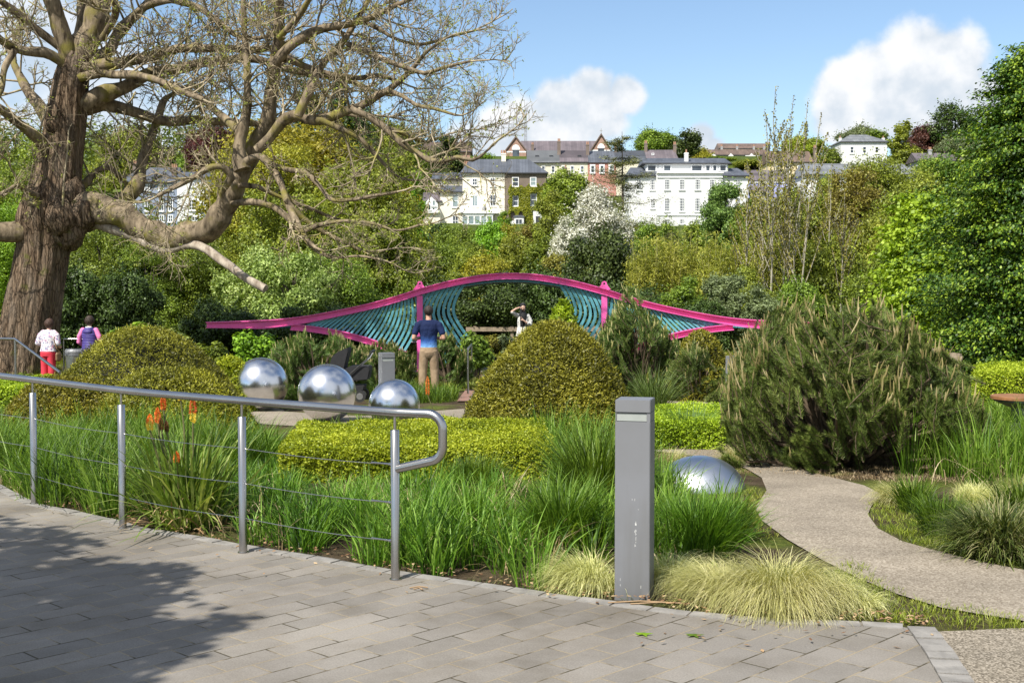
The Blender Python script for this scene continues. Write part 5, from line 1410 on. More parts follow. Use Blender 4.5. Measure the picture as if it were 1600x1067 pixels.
def hedge(corners, zt, n, label, name='box_hedge', mat=None, seed=0, leaf=(.024, .016), lump=.05):
    """corners: 4 ground (x,y); zt: top height above ground"""
    r = np.random.default_rng(300 + seed); c = [Vector(q) for q in corners]; cx = sum((q.x for q in c)) / 4; cy = sum((q.y for q in c)) / 4
    o = empty(name, (cx, cy, G(cy)), label=label, cat='hedge', group='golden box hedges')
    def bil(u, v): 
        return np.stack([(1 - u) * (1 - v) * c[0].x + u * (1 - v) * c[1].x + u * v * c[2].x + (1 - u) * v * c[3].x - cx,
                         (1 - u) * (1 - v) * c[0].y + u * (1 - v) * c[1].y + u * v * c[2].y + (1 - u) * v * c[3].y - cy], 1)
    k = int(n * .5); u, v = r.uniform(0, 1, k), r.uniform(0, 1, k); xy = bil(u, v)
    edge = np.minimum(np.minimum(u, 1 - u) * 6, np.minimum(v, 1 - v) * 4); rnd = -.05 * np.exp(-edge * 4)
    Pt = np.column_stack([xy, np.full(k, zt) + rnd]); Nt = np.repeat([[0, 0, 1.0]], k, 0)
    Ps, Ns = [Pt], [Nt]
    for (uf, vf, nn, share) in ((lambda s: s, lambda s: s * 0, (c[1] - c[0]), .34), (lambda s: s * 0, lambda s: s, (c[0] - c[3]), .08), (lambda s: s * 0 + 1, lambda s: s, (c[2] - c[1]), .08)):
        k = int(n * share); s = r.uniform(0, 1, k); xy = bil(uf(s), vf(s)); nv = Vector((nn.y, -nn.x)).normalized()
        h = r.uniform(0, 1, k); ins = .03 * (1 - h) + .05 * np.exp(-(1 - h) * 10)
        Ps.append(np.column_stack([xy[:, 0] - nv.x * ins, xy[:, 1] - nv.y * ins, h * zt])); Ns.append(np.repeat([[nv.x, nv.y, .15]], k, 0))
    Pn = np.concatenate(Ps); Nn = np.concatenate(Ns); k = len(Pn)
    lum = np.sin(Pn[:, 0] * 3.1 + 1) * np.sin(Pn[:, 1] * 2.7) * .5 + np.sin(Pn[:, 0] * 9 + Pn[:, 2] * 11) * np.sin(Pn[:, 1] * 8 + Pn[:, 2] * 7 + 2) * .5
    fn_ = np.sin(Pn[:, 0] * 47 + 3 * np.sin(Pn[:, 2] * 40)) * np.sin(Pn[:, 1] * 43 + Pn[:, 2] * 51)
    Pn = Pn + Nn * (lum * lump + fn_ * .014 - r.uniform(0, .07, k) + .03)[:, None]
    g = Geo(); leaf_quads(g, Pn, Nn * .7 + unit(k, r), leaf[0], leaf[1], r, tdir=Nn * .6 + unit(k, r))
    g.obj('foliage', mat or BOX, o, attr=True)
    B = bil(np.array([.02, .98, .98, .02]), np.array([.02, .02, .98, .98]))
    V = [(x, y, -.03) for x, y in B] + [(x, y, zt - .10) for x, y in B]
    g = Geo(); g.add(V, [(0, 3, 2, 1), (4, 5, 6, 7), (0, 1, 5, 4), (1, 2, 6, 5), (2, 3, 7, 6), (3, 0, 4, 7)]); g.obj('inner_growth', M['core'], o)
    return o
def zt_at(px, py, D): return P(px, py, D).z - G(D)
f0, f1, f2, f3 = P(436, 700, 10.5), P(862, 690, 10.7), P(850, 655, 12.9), P(470, 660, 12.7)
hedge([(f0.x, 10.5), (f1.x, 10.7), (f2.x, 12.9), (f3.x, 12.7)], .35, 120000, 'wide golden yellow box hedge behind the end of the handrail')
f0, f1, f2, f3 = P(1020, 650, 13.2), P(1140, 650, 13.2), P(1140, 640, 15.2), P(1010, 640, 15.2)
hedge([(f0.x, 13.4), (f1.x, 13.4), (f2.x, 15.2), (f3.x, 15.2)], .36, 26000, 'small golden box hedge right of the middle yew mound', seed=1)
f0, f1 = P(-60, 600, 17.5), P(95, 600, 17.5)
hedge([(f0.x, 17.5), (f1.x, 17.5), (f1.x, 19.4), (f0.x, 19.4)], .55, 26000, 'golden box hedge at the left edge below the trunk', seed=2, leaf=(.034, .022))
hedge([(P(1535, 0, 19).x, 19), (P(1700, 0, 19).x, 19), (P(1700, 0, 21).x, 21), (P(1530, 0, 21).x, 21)], .72, 22000, 'golden box hedge at the right edge behind the round table', seed=3, leaf=(.036, .024))
# ---------------------------------------------------------------- grasses
def blades(g, base, az, L, lean, curl, Wd, r, seg=5):
    """vectorised arching blades. lean: start angle from vertical, curl: added angle along the blade"""
    n = len(base); d = np.stack([np.cos(az), np.sin(az), np.zeros(n)], 1); s_ = np.stack([-np.sin(az), np.cos(az), np.zeros(n)], 1)
    tw = r.uniform(-.9, .9, n); s2 = s_ * np.cos(tw)[:, None] + d * np.sin(tw)[:, None]
    p = base.copy(); V = np.zeros((n, seg + 1, 2, 3))
    for k in range(seg + 1):
        u = k / seg; w = Wd * np.where(u < .5, .75 + .5 * u, (1 - u) * 2 * .95 + .06)
        V[:, k, 0] = p + s2 * (w / 2)[:, None]; V[:, k, 1] = p - s2 * (w / 2)[:, None]
        th = lean + curl * (u + .5 / seg) ** 1.5
        p = p + (d * np.sin(th)[:, None] + np.array([0, 0, 1.0]) * np.cos(th)[:, None]) * (L / seg)[:, None]
        p[:, 2] = np.maximum(p[:, 2], base[:, 2] + .004)
    I = np.arange(n * (seg + 1) * 2).reshape(n, seg + 1, 2)
    F = np.stack([I[:, :-1, 0], I[:, :-1, 1], I[:, 1:, 1], I[:, 1:, 0]], -1).reshape(-1, 4)
    g.add(V.reshape(-1, 3), F, np.repeat(r.uniform(0, 1, n), seg))
GRASS = leafmat('green_grass_blades', lin(.026, .060, .005), lin(.115, .215, .014), lin(.28, .40, .06), ns=1.4, trans=.35)
GRASS2 = leafmat('bluish_grass_blades', lin(.04, .08, .014), lin(.14, .235, .05), lin(.28, .38, .13), ns=1.4, trans=.3)
STRAW = leafmat('straw_grass_blades', lin(.30, .31, .09), lin(.58, .57, .24), lin(.80, .76, .44), ns=3, trans=.3)
DRYB = leafmat('dead_straw_blades', lin(.16, .11, .05), lin(.36, .28, .14), lin(.60, .50, .30), trans=.1)
OLDG = leafmat('mixed_old_grass_blades', lin(.035, .06, .012), lin(.14, .19, .04), lin(.42, .38, .20), ns=2.5, trans=.25)
MOSSG = leafmat('short_mossy_grass', lin(.07, .10, .008), lin(.24, .28, .02), lin(.42, .42, .10), ns=2.5, trans=.3)
def tuft_into(g, cx, cy, rad, n, L, r, Wd=.008, spread=.75, curl=(.3, 1.5), z=None, ell=1.0, wind=None):
    a = r.uniform(0, 6.283, n); q = r.uniform(0, 1, n) ** .6 * rad * .45
    base = np.stack([cx + np.cos(a) * q, cy + np.sin(a) * q * ell, np.full(n, G(cy) if z is None else z)], 1)
    az = a + r.normal(size=n) * .7
    if wind is not None: az = np.arctan2(np.sin(az) + wind[1], np.cos(az) + wind[0])
    LL = L * r.uniform(.55, 1.12, n); lean = np.abs(r.normal(size=n)) * spread * .5 * (.3 + q / rad * 1.6)
    blades(g, base, az, LL, lean, r.uniform(curl[0], curl[1], n), Wd * r.uniform(.6, 1.25, n), r)
def tussock(px, pb, wpx, htop_px, label, mat, group, n=700, Wd=.008, D=None, name='grass_tussock', spread=.8, curl=(.3, 1.5), seed=0, cat='ornamental grass', lk=1.12):
    r = np.random.default_rng(500 + seed + int(px) * 7 + int(pb))
    q = GP(px, pb) if D is None else P(px, pb, D)
    D_ = q.y; rad = wpx / FPX * D_ / 2; H = P(px, htop_px, D_).z - G(D_)
    o = empty(name, (q.x, D_, G(D_)), label=label, cat=cat, group=group)
    g = Geo(); tuft_into(g, 0, 0, rad, n, H * lk, r, Wd, spread, curl, z=0, wind=(r.uniform(-.9, .9), r.uniform(-.9, .3)) if name == 'feather_grass' else None)
    g.obj('blades', mat, o, attr=True)
    return o
def bed(name, poly_px, dens, Lf, mat, seed, kind='stuff', Wd=.008, clump=16, spread=.8, curl=(.3, 1.6), label=None):
    """ground cover: clumps scattered over a polygon given in ground points (px,py on ground)"""
    r = np.random.default_rng(seed); W_ = [GP(*p) if len(p) == 2 else Vector(p) for p in poly_px]; xy = np.array([(p.x, p.y) for p in W_])
    x0, y0 = xy.min(0); x1, y1 = xy.max(0); n = int((x1 - x0) * (y1 - y0) * dens); X = r.uniform(x0, x1, n); Y = r.uniform(y0, y1, n)
    ins = np.zeros(n, bool); j = len(xy) - 1
    for i in range(len(xy)):
        xi, yi = xy[i]; xj, yj = xy[j]
        c_ = ((yi > Y) != (yj > Y)) & (X < (xj - xi) * (Y - yi) / (yj - yi + 1e-12) + xi); ins ^= c_; j = i
    g = Geo()
    for x, y in zip(X[ins], Y[ins]):
        L = Lf(x, y) * r.uniform(.8, 1.15)
        tuft_into(g, x, y, .14 + L * .30 if clump > 40 else .14 + L * .22, clump, L, r, Wd, spread, curl)
    return g.obj(name, mat, None, attr=True, kind=kind)
E2 = [p for p in EDGE_PX]
def off(px, py, k=0.10):     # a little behind the paving edge
    q = Pz(px, py, 0); return (q.x + .02, q.y + k, 0)
# left of the handrail up to the yew mounds
bed('ornamental_grass', [off(-200, 708), off(0, 757), off(58, 787), off(114, 797), off(185, 813, .15), (Pz(225, 800, 0).x, Pz(225, 800, 0).y, 0), (-2.6, 10.2, 0), (-2.2, 12.6, 0), (-4.2, 13.9, 0), (-8.5, 13.8, 0), (-8.5, 12.4, 0)],
    15, lambda x, y: .52 + .09 * math.sin(x * 3 + y * 2) + .05 * math.sin(x * 7), GRASS, 21, clump=62, Wd=.0095)
# between the posts and the box hedge
bed('ornamental_grass', [off(395, 854, .10), off(500, 870), off(623, 892), off(738, 908), off(850, 925, .16), (.42, 8.2, 0), (.35, 9.9, 0), (-2.0, 9.9, 0), (-2.05, 12.4, 0), (-2.5, 12.6, 0), (-2.7, 10.2, 0), (-1.9, 8.2, 0)],
    17, lambda x, y: (.43 if y < 8.2 else .27) + .08 * math.sin(x * 4 + y * 3), GRASS, 22, clump=60, Wd=.0095)
# right of the hedge towards the mound and dome
bed('ornamental_grass', [(.1, 7.3, 0), (.75, 6.95, 0), (1.3, 7.2, 0), (1.45, 8.6, 0), (1.1, 9.9, 0), (1.2, 12.2, 0), (.35, 12.8, 0), (.4, 10.4, 0)], 15, lambda x, y: .42 + .12 * (x < .9 and y > 9) + .08 * math.sin(x * 5 + y * 3), GRASS, 23, clump=60, Wd=.0095)
# band at the right behind the path
bed('ornamental_grass', [(3.35, 10.9, 0), (4.2, 9.9, 0), (6.2, 9.2, 0), (8.5, 9.3, 0), (8.5, 11.8, 0), (4.6, 12.0, 0)], 13, lambda x, y: .62 + .09 * math.sin(x * 3 + y), GRASS, 24, clump=70, Wd=.010, spread=.7, curl=(.15, 1.0))
bed('ornamental_grass', [(4.0, 17.5, 0), (9.5, 15, 0), (11, 26, 0), (4.5, 26, 0)], 9, lambda x, y: .45, GRASS, 25, clump=26, Wd=.012)
bed('ornamental_grass', [(-2.3, 22.2, 0), (-1.1, 22.0, 0), (-1.1, 24.6, 0), (-3.0, 24.6, 0)], 22, lambda x, y: .36, GRASS, 26, clump=26, Wd=.012)
bed('ornamental_grass', [(-2.4, 13.5, 0), (-.3, 14.0, 0), (-.3, 16.2, 0), (-1.9, 16.4, 0), (-2.6, 16.0, 0)], 10, lambda x, y: .30, GRASS, 27, clump=22, Wd=.010)
bed('ornamental_grass', [(-9, 14, 0), (-6, 14.2, 0), (-6.0, 17, 0), (-10, 17.5, 0)], 14, lambda x, y: .40, GRASS, 28, clump=24, Wd=.010)
bed('ground_cover', [(-12, 26, 0), (12, 26, 0), (14, 40, 0), (-14, 40, 0)], 7, lambda x, y: .22, MOSSG, 29, clump=30, Wd=.016)
bed('dead_grass', [off(0, 757), off(114, 797), off(228, 826), off(400, 855), off(500, 870), off(623, 892), off(738, 908), off(850, 925), (1.2, 7.0, 0), (1.2, 9.5, 0), (-2, 9.6, 0), (-5, 13, 0), (-7, 12.5, 0)], 12, lambda x, y: .36, DRYB, 35, clump=7, Wd=.006, spread=1.5, curl=(.8, 2.8))
bed('dead_grass', [(3.35, 10.6, 0), (4.2, 9.7, 0), (7.5, 9.0, 0), (7.5, 11.5, 0), (4.6, 11.8, 0)], 10, lambda x, y: .5, DRYB, 36, clump=7, Wd=.006, spread=1.3, curl=(.8, 2.8))
bed('needle_litter', [(1.55, 11.6, 0), (3.2, 10.5, 0), (4.4, 10.6, 0), (4.6, 12.6, 0), (2.0, 13.4, 0)], 260, lambda x, y: .035, DRYB, 37, clump=9, Wd=.004, spread=2.4)
# short mossy grass along the path edges
bed('verge_grass', [(1290, 905), (1330, 880), (1400, 925), (1470, 948), (1600, 968), (1600, 985), (1455, 982), (1300, 968), (1250, 960)], 420, lambda x, y: .05, MOSSG, 31, clump=14, Wd=.0035, spread=1.6)
bed('verge_grass', [(1360, 800), (1362, 790), (1420, 790), (1600, 800), (1600, 890), (1500, 868), (1420, 848), (1380, 826)], 260, lambda x, y: .05, MOSSG, 32, clump=14, Wd=.004, spread=1.6)
bed('verge_grass', [(1170, 765), (1198, 768), (1182, 795), (1190, 818), (1215, 840), (1180, 850), (1150, 800)], 420, lambda x, y: .035, MOSSG, 33, clump=12, Wd=.004, spread=1.6)
bed('verge_grass', [off(700, 903, .02), off(856, 926, .02), off(1040, 951, .02), off(1200, 966, .02), (1.7, 6.5, 0), (.2, 7.2, 0)], 120, lambda x, y: .06, OLDG, 34, clump=8, Wd=.003, spread=1.6)
GT = 'green ornamental grass clumps'
T_ = [(745, 770, 150, 712, 'round dark green grass clump in front of the right part of the golden box hedge', GRASS, 900), (880, 860, 150, 745, 'bright green grass clump left of the near bollard', GRASS, 800),
      (930, 800, 160, 660, 'tall grass clump between the golden hedge and the near bollard', GRASS, 900), (1095, 878, 150, 772, 'dense green grass clump right of the near bollard, in front of the dome', GRASS, 1300),
      (1145, 845, 90, 770, 'small grass clump at the right foot of the dome', GRASS, 500), (1075, 700, 110, 637, 'arching bluish grass clump above the dome', GRASS2, 800),
      (1022, 655, 70, 572, 'upright grass clump right of the middle yew mound', GRASS2, 600), (830, 700, 150, 640, 'bluish grass clump in front of the middle yew mound', GRASS2, 900),
      (780, 690, 100, 650, 'small bluish grass clump left of the other one before the middle yew mound', GRASS2, 500),
      (1470, 838, 110, 770, 'small green grass clump left of the big arching one by the path', GRASS, 700), (1428, 800, 90, 745, 'small green grass clump among straw coloured grass', GRASS, 500),
      (1120, 690, 60, 640, 'small bluish clump at the left foot of the big pine', GRASS2, 400)]
for px, pb, w_, pt, lb, mt, n in T_: tussock(px, pb, w_, pt, lb, mt, GT, n=n)
tussock(1562, 868, 210, 775, 'big arching grass clump with dark old leaves at the path bend', OLDG, GT, n=2400, spread=1.2, curl=(.8, 2.2), Wd=.009)
tussock(1600, 820, 150, 745, 'grass clump behind the big arching one at the right edge', GRASS, GT, n=900, spread=1.0)
GS = 'straw coloured feather grass tussocks'
S_ = [(1125, 942, 170, 884, 'straw coloured feather grass just right of the near bollard', 2600), (1215, 955, 190, 872, 'largest straw coloured feather grass tussock at the paving edge', 4200),
      (1290, 950, 130, 896, 'straw coloured feather grass at the right end of the row', 2300), (1050, 915, 110, 868, 'feather grass touching the right side of the near bollard', 1100),
      (912, 922, 130, 868, 'feather grass on the left side of the near bollard', 1700), (880, 915, 80, 880, 'small thin feather grass left of the bollard', 500),
      (1405, 788, 100, 756, 'straw coloured tussock in front of the big pine', 1500), (1530, 788, 150, 758, 'straw coloured tussock in front of the tall grass band', 1900),
      (1600, 775, 100, 745, 'straw coloured tussock at the right edge', 900), (1148, 725, 60, 695, 'tiny straw tussock beyond the dome', 500), (1050, 722, 80, 700, 'flat straw tussock behind the dome', 500),
      (1345, 955, 90, 920, 'small flattened straw tussock at the path corner', 600), (950, 925, 80, 890, 'straw tuft in front of the left bollard corner', 500)]
for px, pb, w_, pt, lb, n in S_: tussock(px, pb, w_, pt, lb, STRAW, GS, n=n, Wd=.0030, spread=1.2, curl=(1.5, 3.0), lk=1.65, name='feather_grass')
tussock(1245, 950, 60, 872, 'pale green tuft growing inside the largest feather grass', GRASS2, GT, n=300, Wd=.003)

# red hot pokers
PK1 = simple('poker_stalk', lin(.10, .10, .03), .6, var=.3)
POK = leafmat('poker_flower_orange', lin(.50, .10, .02), lin(.78, .22, .05), lin(.9, .38, .08), ns=6, trans=.25); POKY = leafmat('poker_flower_yellow', lin(.75, .45, .03), lin(.85, .62, .08), lin(.9, .75, .25), trans=.25)
POKD = leafmat('faded_poker_flower', lin(.12, .06, .02), lin(.28, .14, .05), trans=.1)
STRAP = leafmat('poker_strap_leaves', lin(.05, .11, .012), lin(.17, .29, .035), lin(.42, .50, .15), ns=2.2, trans=.3)
DRY = leafmat('dry_leaves', lin(.16, .08, .04), lin(.38, .24, .12), lin(.55, .42, .25), trans=.1)
kn = GP(292, 832); kn = Vector((Pz(292, 815, 0).x, Pz(292, 815, 0).y, 0))
o = empty('red_hot_poker_plant', (kn.x, kn.y, 0), label='clump of red hot pokers with strap leaves behind the handrail', cat='flowering plant')
r = np.random.default_rng(9)
g = Geo(); tuft_into(g, 0, 0, .52, 330, .76, r, .019, .95, (.1, 1.6), z=-.02); tuft_into(g, 0, 0, .5, 120, .5, r, .018, 1.6, (.6, 2.0), z=-.02)
g.obj('leaves', STRAP, o, attr=True)
g = Geo(); tuft_into(g, 0, 0, .6, 70, .40, r, .014, 2.0, (1.0, 2.4), z=-.02); g.obj('withered_leaves', DRY, o, attr=True)
def poker(root, x0, y0, x1, y1, zt, fl, mats, fr=.026):
    g = Geo(); p = branch_pts((x0, y0, 0), (x1, y1, zt - fl), 7, 0, .02, r); g.tube(p, np.linspace(.009, .006, 7), 7); s = g.obj('stalk', PK1, root, smooth=True)
    for m_, lo, hi in mats:
        n = int(300 * (hi - lo)); u = r.uniform(lo, hi, n); a = r.uniform(0, 6.28, n); rad = fr * np.sin(np.clip(u * .85 + .15, 0, 1) * math.pi) ** .6 * r.uniform(.75, 1.1, n)
        Pn = np.stack([x1 + np.cos(a) * rad, y1 + np.sin(a) * rad, zt - fl + u * fl], 1); out = np.stack([np.cos(a), np.sin(a), np.zeros(n)], 1)
        g = Geo(); leaf_quads(g, Pn, unit(n, r) * .4 + np.stack([-np.sin(a), np.cos(a), np.zeros(n)], 1), .020, .006, r, tdir=out * .7 + [0, 0, -1.0]); g.obj('flower', m_, s, attr=True)
def pk(px, pt, pb_, mats, dep=0.0, fr=.026):
    D = kn.y + dep; t_ = P(px, pt, D); b_ = P(px, pb_, D); x = t_.x - kn.x
    poker(o, x * .35, dep * .4, x, dep, t_.z, t_.z - b_.z, mats, fr)
OY = [(POKY, 0, .35), (POK, .33, 1)]
pk(301, 617, 660, OY, 0, .022); pk(255, 617, 640, [(POK, 0, 1)], .1, .018); pk(234, 647, 672, [(POKY, 0, .5), (POK, .45, 1)], -.05, .022); pk(246, 637, 660, [(POK, 0, 1)], .05, .018)
pk(282, 616, 624, [(POKY, 0, 1)], .12, .014); pk(252, 654, 670, [(POKD, 0, 1)], 0, .012); pk(260, 658, 674, [(POKD, 0, 1)], .05, .012); pk(276, 706, 722, [(POK, 0, 1)], -.25, .018)
q = P(668, 600, 10.4)
o = empty('red_hot_poker_plant', (q.x, 13.2, G(13.2)), label='single orange red hot poker rising in front of the man in blue shirt', cat='flowering plant')
q = P(668, 588, 13.2); t_ = q.z - G(13.2); poker(o, 0, 0, q.x - o.location.x, 0, t_, .20, [(POK, 0, 1)], .020)

# ---------------------------------------------------------------- mountain pines with pale candles
NEED = leafmat('pine_needles', lin(.028, .055, .010), lin(.10, .155, .026), lin(.22, .27, .06), ns=1.8, trans=.12)
NEED2 = leafmat('blue_pine_needles', lin(.034, .062, .011), lin(.13, .19, .034), lin(.28, .33, .08), ns=1.8, trans=.12)
CAND = leafmat('pine_candles', lin(.16, .145, .045), lin(.33, .29, .11), lin(.50, .44, .22), trans=.05)
M['pinebark'] = barkmat('pine_bark', lin(.05, .036, .024), lin(.16, .12, .08), sc=30, dist=.005)
def pine(px, D, wpx, tops, label, n, seed, mat=NEED, nl=.055, nw=.0036, per=130, depth=.8, cl=.11, crad=.0055):
    """tops: list of (px, top py) giving the uneven outline"""
    r = np.random.default_rng(seed); z0 = G(D); c = P(px, 447, D); w = wpx / FPX * D / 2
    o = empty('mountain_pine', (c.x, D, z0), label=label, cat='pine', group='mountain pines in the garden beds')
    tx = np.array([P(a, b_, D).x - c.x for a, b_ in tops]); tz = np.array([P(a, b_, D).z - z0 for a, b_ in tops])
    st = Geo(); f_ = Geo(); cd = Geo(); NP, NN, NT_ = [], [], []
    NC = max(40, n // 16); sg = .075 if n > 1000 else .12; CL = []
    for q in range(NC):
        cx_ = r.uniform(-1, 1); CL.append((cx_, r.uniform(-1, 1) * math.sqrt(max(0, 1 - cx_ * cx_ * .9)), 1 - r.uniform(0, 1) * .95 if r.uniform() < .6 else r.uniform(.8, 1.02), r.normal(size=3) * .30, r.uniform(.7, 1.3)))
    for i in range(n):
        cl_ = CL[r.integers(0, NC)]; x = float(np.clip(cl_[0] + r.normal() * sg, -1, 1)); y = float(np.clip(cl_[1] + r.normal() * sg, -1, 1))
        hmax = float(np.interp(x * w, tx, tz)) * (math.sqrt(max(.02, 1 - (y * .92) ** 2)) ** .8)
        u = float(np.clip(cl_[2] + r.normal() * .06, .05, 1.06))
        edge = max(abs(x), abs(y))
        px_, py_ = x * w * (1 - .20 * (u - .3) ** 2), y * w * depth
        tip = np.array([px_, py_, max(.10, hmax * u)])
        outw = np.array([px_, py_, 0]) / (w + 1e-6)
        dirn = outw * (1.3 - .9 * u) * .9 + np.array([0, 0, .85]) + r.normal(size=3) * .24 + cl_[3]
        dirn /= np.linalg.norm(dirn)
        L = r.uniform(.22, .42) * min(1.0, .6 + w * .3)
        s = tip - dirn * L; s[2] = max(s[2], .0)
        st.tube([s, (s + tip) / 2 + r.normal(size=3) * .01, tip], [.007, .006, .005], 4, cap=False)
        if i % 8 == 0: st.tube(branch_pts((px_ * .15, py_ * .15, 0), s, 6, .02, .05, r), np.linspace(.03, .010, 6), 5, cap=False)
        k = int(per * L / .32); v = r.uniform(0, 1.04, k) ** .9; b_ = s + (tip - s) * v[:, None]
        rad = unit(k, r); rad -= dirn * (rad @ dirn)[:, None]; rad /= np.linalg.norm(rad, axis=1)[:, None] + 1e-9
        t0 = rad * .75 + dirn * (.65 + .5 * v)[:, None]; t0 /= np.linalg.norm(t0, axis=1)[:, None]
        ll = nl * r.uniform(.7, 1.2, k)
        NP.append(b_ + t0 * (ll / 2)[:, None]); NT_.append(t0); NN.append(np.cross(t0, unit(k, r)))
        if (u > .74 and r.uniform() < .68 or r.uniform() < .07) and dirn[2] > .5:
            for q in range(r.integers(1, 3)):
                dd = dirn * .5 + np.array([0, 0, .8]) + r.normal(size=3) * .12; dd /= np.linalg.norm(dd); h = cl * r.uniform(.5, 1.5) * (1 if q == 0 else .55)
                kk = int(r.integers(0, 1000)) / 1000
                tp = [tip - dirn * .01, tip + dd * h * .5 + r.normal(size=3) * .003, tip + dd * h]
                nb = cd.n; m0 = len(cd.f4); cd.tube(tp, [crad, crad * 1.15, crad * .55], 5)
                cd.a4[-1] = np.full(len(cd.f4[-1]), kk)
    P_ = np.concatenate(NP); N_ = np.concatenate(NN); T__ = np.concatenate(NT_)
    nn = len(P_); L_ = nl * r.uniform(.75, 1.2, nn); S_n = np.cross(N_ / (np.linalg.norm(N_, axis=1)[:, None] + 1e-9), T__)
    A = P_ - T__ * (L_ / 2)[:, None]; V = np.stack([A + S_n * nw / 2, A - S_n * nw / 2, P_ + T__ * (L_ / 2)[:, None]], 1)
    f_.add(V.reshape(-1, 3), np.arange(nn * 3).reshape(nn, 3), r.uniform(0, 1, nn))
    f_.obj('needles', mat, o, attr=True); st.obj('branches', M['pinebark'], o); cd.obj('candle_sprays', CAND, o, attr=True)
    return o
pine(1322, 12.05, 405, [(1120, 650), (1145, 560), (1172, 520), (1200, 484), (1240, 476), (1290, 478), (1330, 492), (1360, 480), (1400, 495), (1440, 530), (1490, 560), (1530, 640)],
     'biggest mountain pine, bristling with pale candles beside the path', 1700, 1, NEED2, per=260, nl=.062, nw=.0048, depth=1.0, cl=.125, crad=.0060)
pine(1005, 24.0, 215, [(895, 560), (930, 520), (960, 470), (985, 445), (1010, 480), (1040, 510), (1080, 545), (1115, 565)], 'tall spreading mountain pine in front of the right arm of the arch', 900, 2, per=170, nl=.085, nw=.008, cl=.12, crad=.008)
pine(1095, 22.6, 110, [(1035, 590), (1060, 545), (1100, 535), (1130, 560), (1150, 600)], 'low brownish mountain pine right of the tall spreading one', 420, 3, per=160, nl=.085, nw=.008, cl=.10, crad=.008)
pine(495, 23.5, 170, [(405, 575), (430, 540), (460, 520), (500, 520), (540, 525), (580, 560)], 'broad mountain pine behind the left and largest steel balls', 800, 4, per=170, nl=.085, nw=.008, cl=.10, crad=.0075)
pine(704, 27.0, 70, [(668, 560), (680, 525), (705, 525), (738, 560)], 'mountain pine between the man in blue shirt and the boardwalk rail', 420, 5, per=160, nl=.085, nw=.009, cl=.09, crad=.007)
pine(595, 26.5, 110, [(540, 580), (560, 540), (600, 530), (650, 560)], 'mountain pine behind the second bollard', 420, 6, per=160, nl=.085, nw=.009, cl=.09, crad=.007)

# vine leaves on the boardwalk rail, ferny plants, bank below the fence
def leafy(px, pt, pb_, D, wpx, mat, n, leaf, name, label, cat, seed, group=None, flat=.8):
    r = np.random.default_rng(seed); z0 = G(D); t_ = P(px, pt, D); H = t_.z - z0; w = wpx / FPX * D / 2
    o = empty(name, (t_.x, D, z0), label=label, cat=cat, group=group)
    C = [(r.uniform(-.7, .7) * w, r.uniform(-.6, .6) * w, H * r.uniform(.2, .8)) for _ in range(16)]; Rr = r.uniform(.16, .3, 16) * (w + H) * .55
    Pn, Nn = blob_cloud(C, Rr, n, r, shell=.6); Pn[:, 2] = np.abs(Pn[:, 2])
    g = Geo(); leaf_quads(g, Pn, Nn + [0, 0, .3], leaf, leaf * .7, r); g.obj('foliage', mat, o, attr=True)
    g = Geo()
    for c_ in C: g.tube(branch_pts((c_[0] * .2, c_[1] * .2, 0), c_, 5, .05, .05, r), np.linspace(.02, .006, 5), 4, cap=False)
    g.obj('stems', M['bark_far'], o); return o
leafy(742, 514, 560, 29, 46, FOL['mid'], 2600, .10, 'climbing_vine', 'green vine leaves hanging over the boardwalk rail', 'climbing plant', 1)
leafy(210, 496, 530, 30, 120, FOL['bright'], 4200, .16, 'fern', 'pale green ferny plants behind the top of the largest left yew mound', 'fern', 2)
leafy(268, 500, 530, 31, 70, FOL['pale'], 2000, .16, 'fern', 'bluish green ferny plant at the right of the pale ones', 'fern', 3)
leafy(30, 585, 620, 20.5, 60, FOL['mid'], 2500, .08, 'shrub', 'low green shrub under the stepped handrail at the trunk foot', 'shrub', 4)
for i, (px, w_, m_) in enumerate([(760, 50, 'brown'), (800, 46, 'grey'), (842, 50, 'brown'), (880, 40, 'mid')]):
    leafy(px, 522, 545, 38.5, w_, FOL[m_], 2200, .09, 'bank_plant', ['brownish bank plant below the fence, left of the others', 'greyish bank plant below the fence between two brown ones', 'brownish bank plant beside the woman in black headscarf', 'green bank plant below the right end of the fence'][i], 'shrub', 10 + i, 'plants on the bank below the fence')
for i, (px, pt, D, w_, m_) in enumerate([(330, 520, 30, 80, 'mid'), (395, 512, 31, 80, 'bright'), (460, 520, 30, 80, 'mid'), (560, 500, 34.5, 60, 'mid'), (625, 520, 34.5, 50, 'brown')]):
    leafy(px, pt, 560, D, w_, FOL[m_], 2600, .10, 'garden_shrub', ['green shrub under the left tip of the arch', 'fresh green shrub under the left arm of the arch', 'green shrub under the fork of the left arm', 'green shrub inside the left fan of slats', 'brownish shrub inside the left fan near the pink post'][i], 'shrub', 20 + i, 'shrubs around the left arm of the arch')

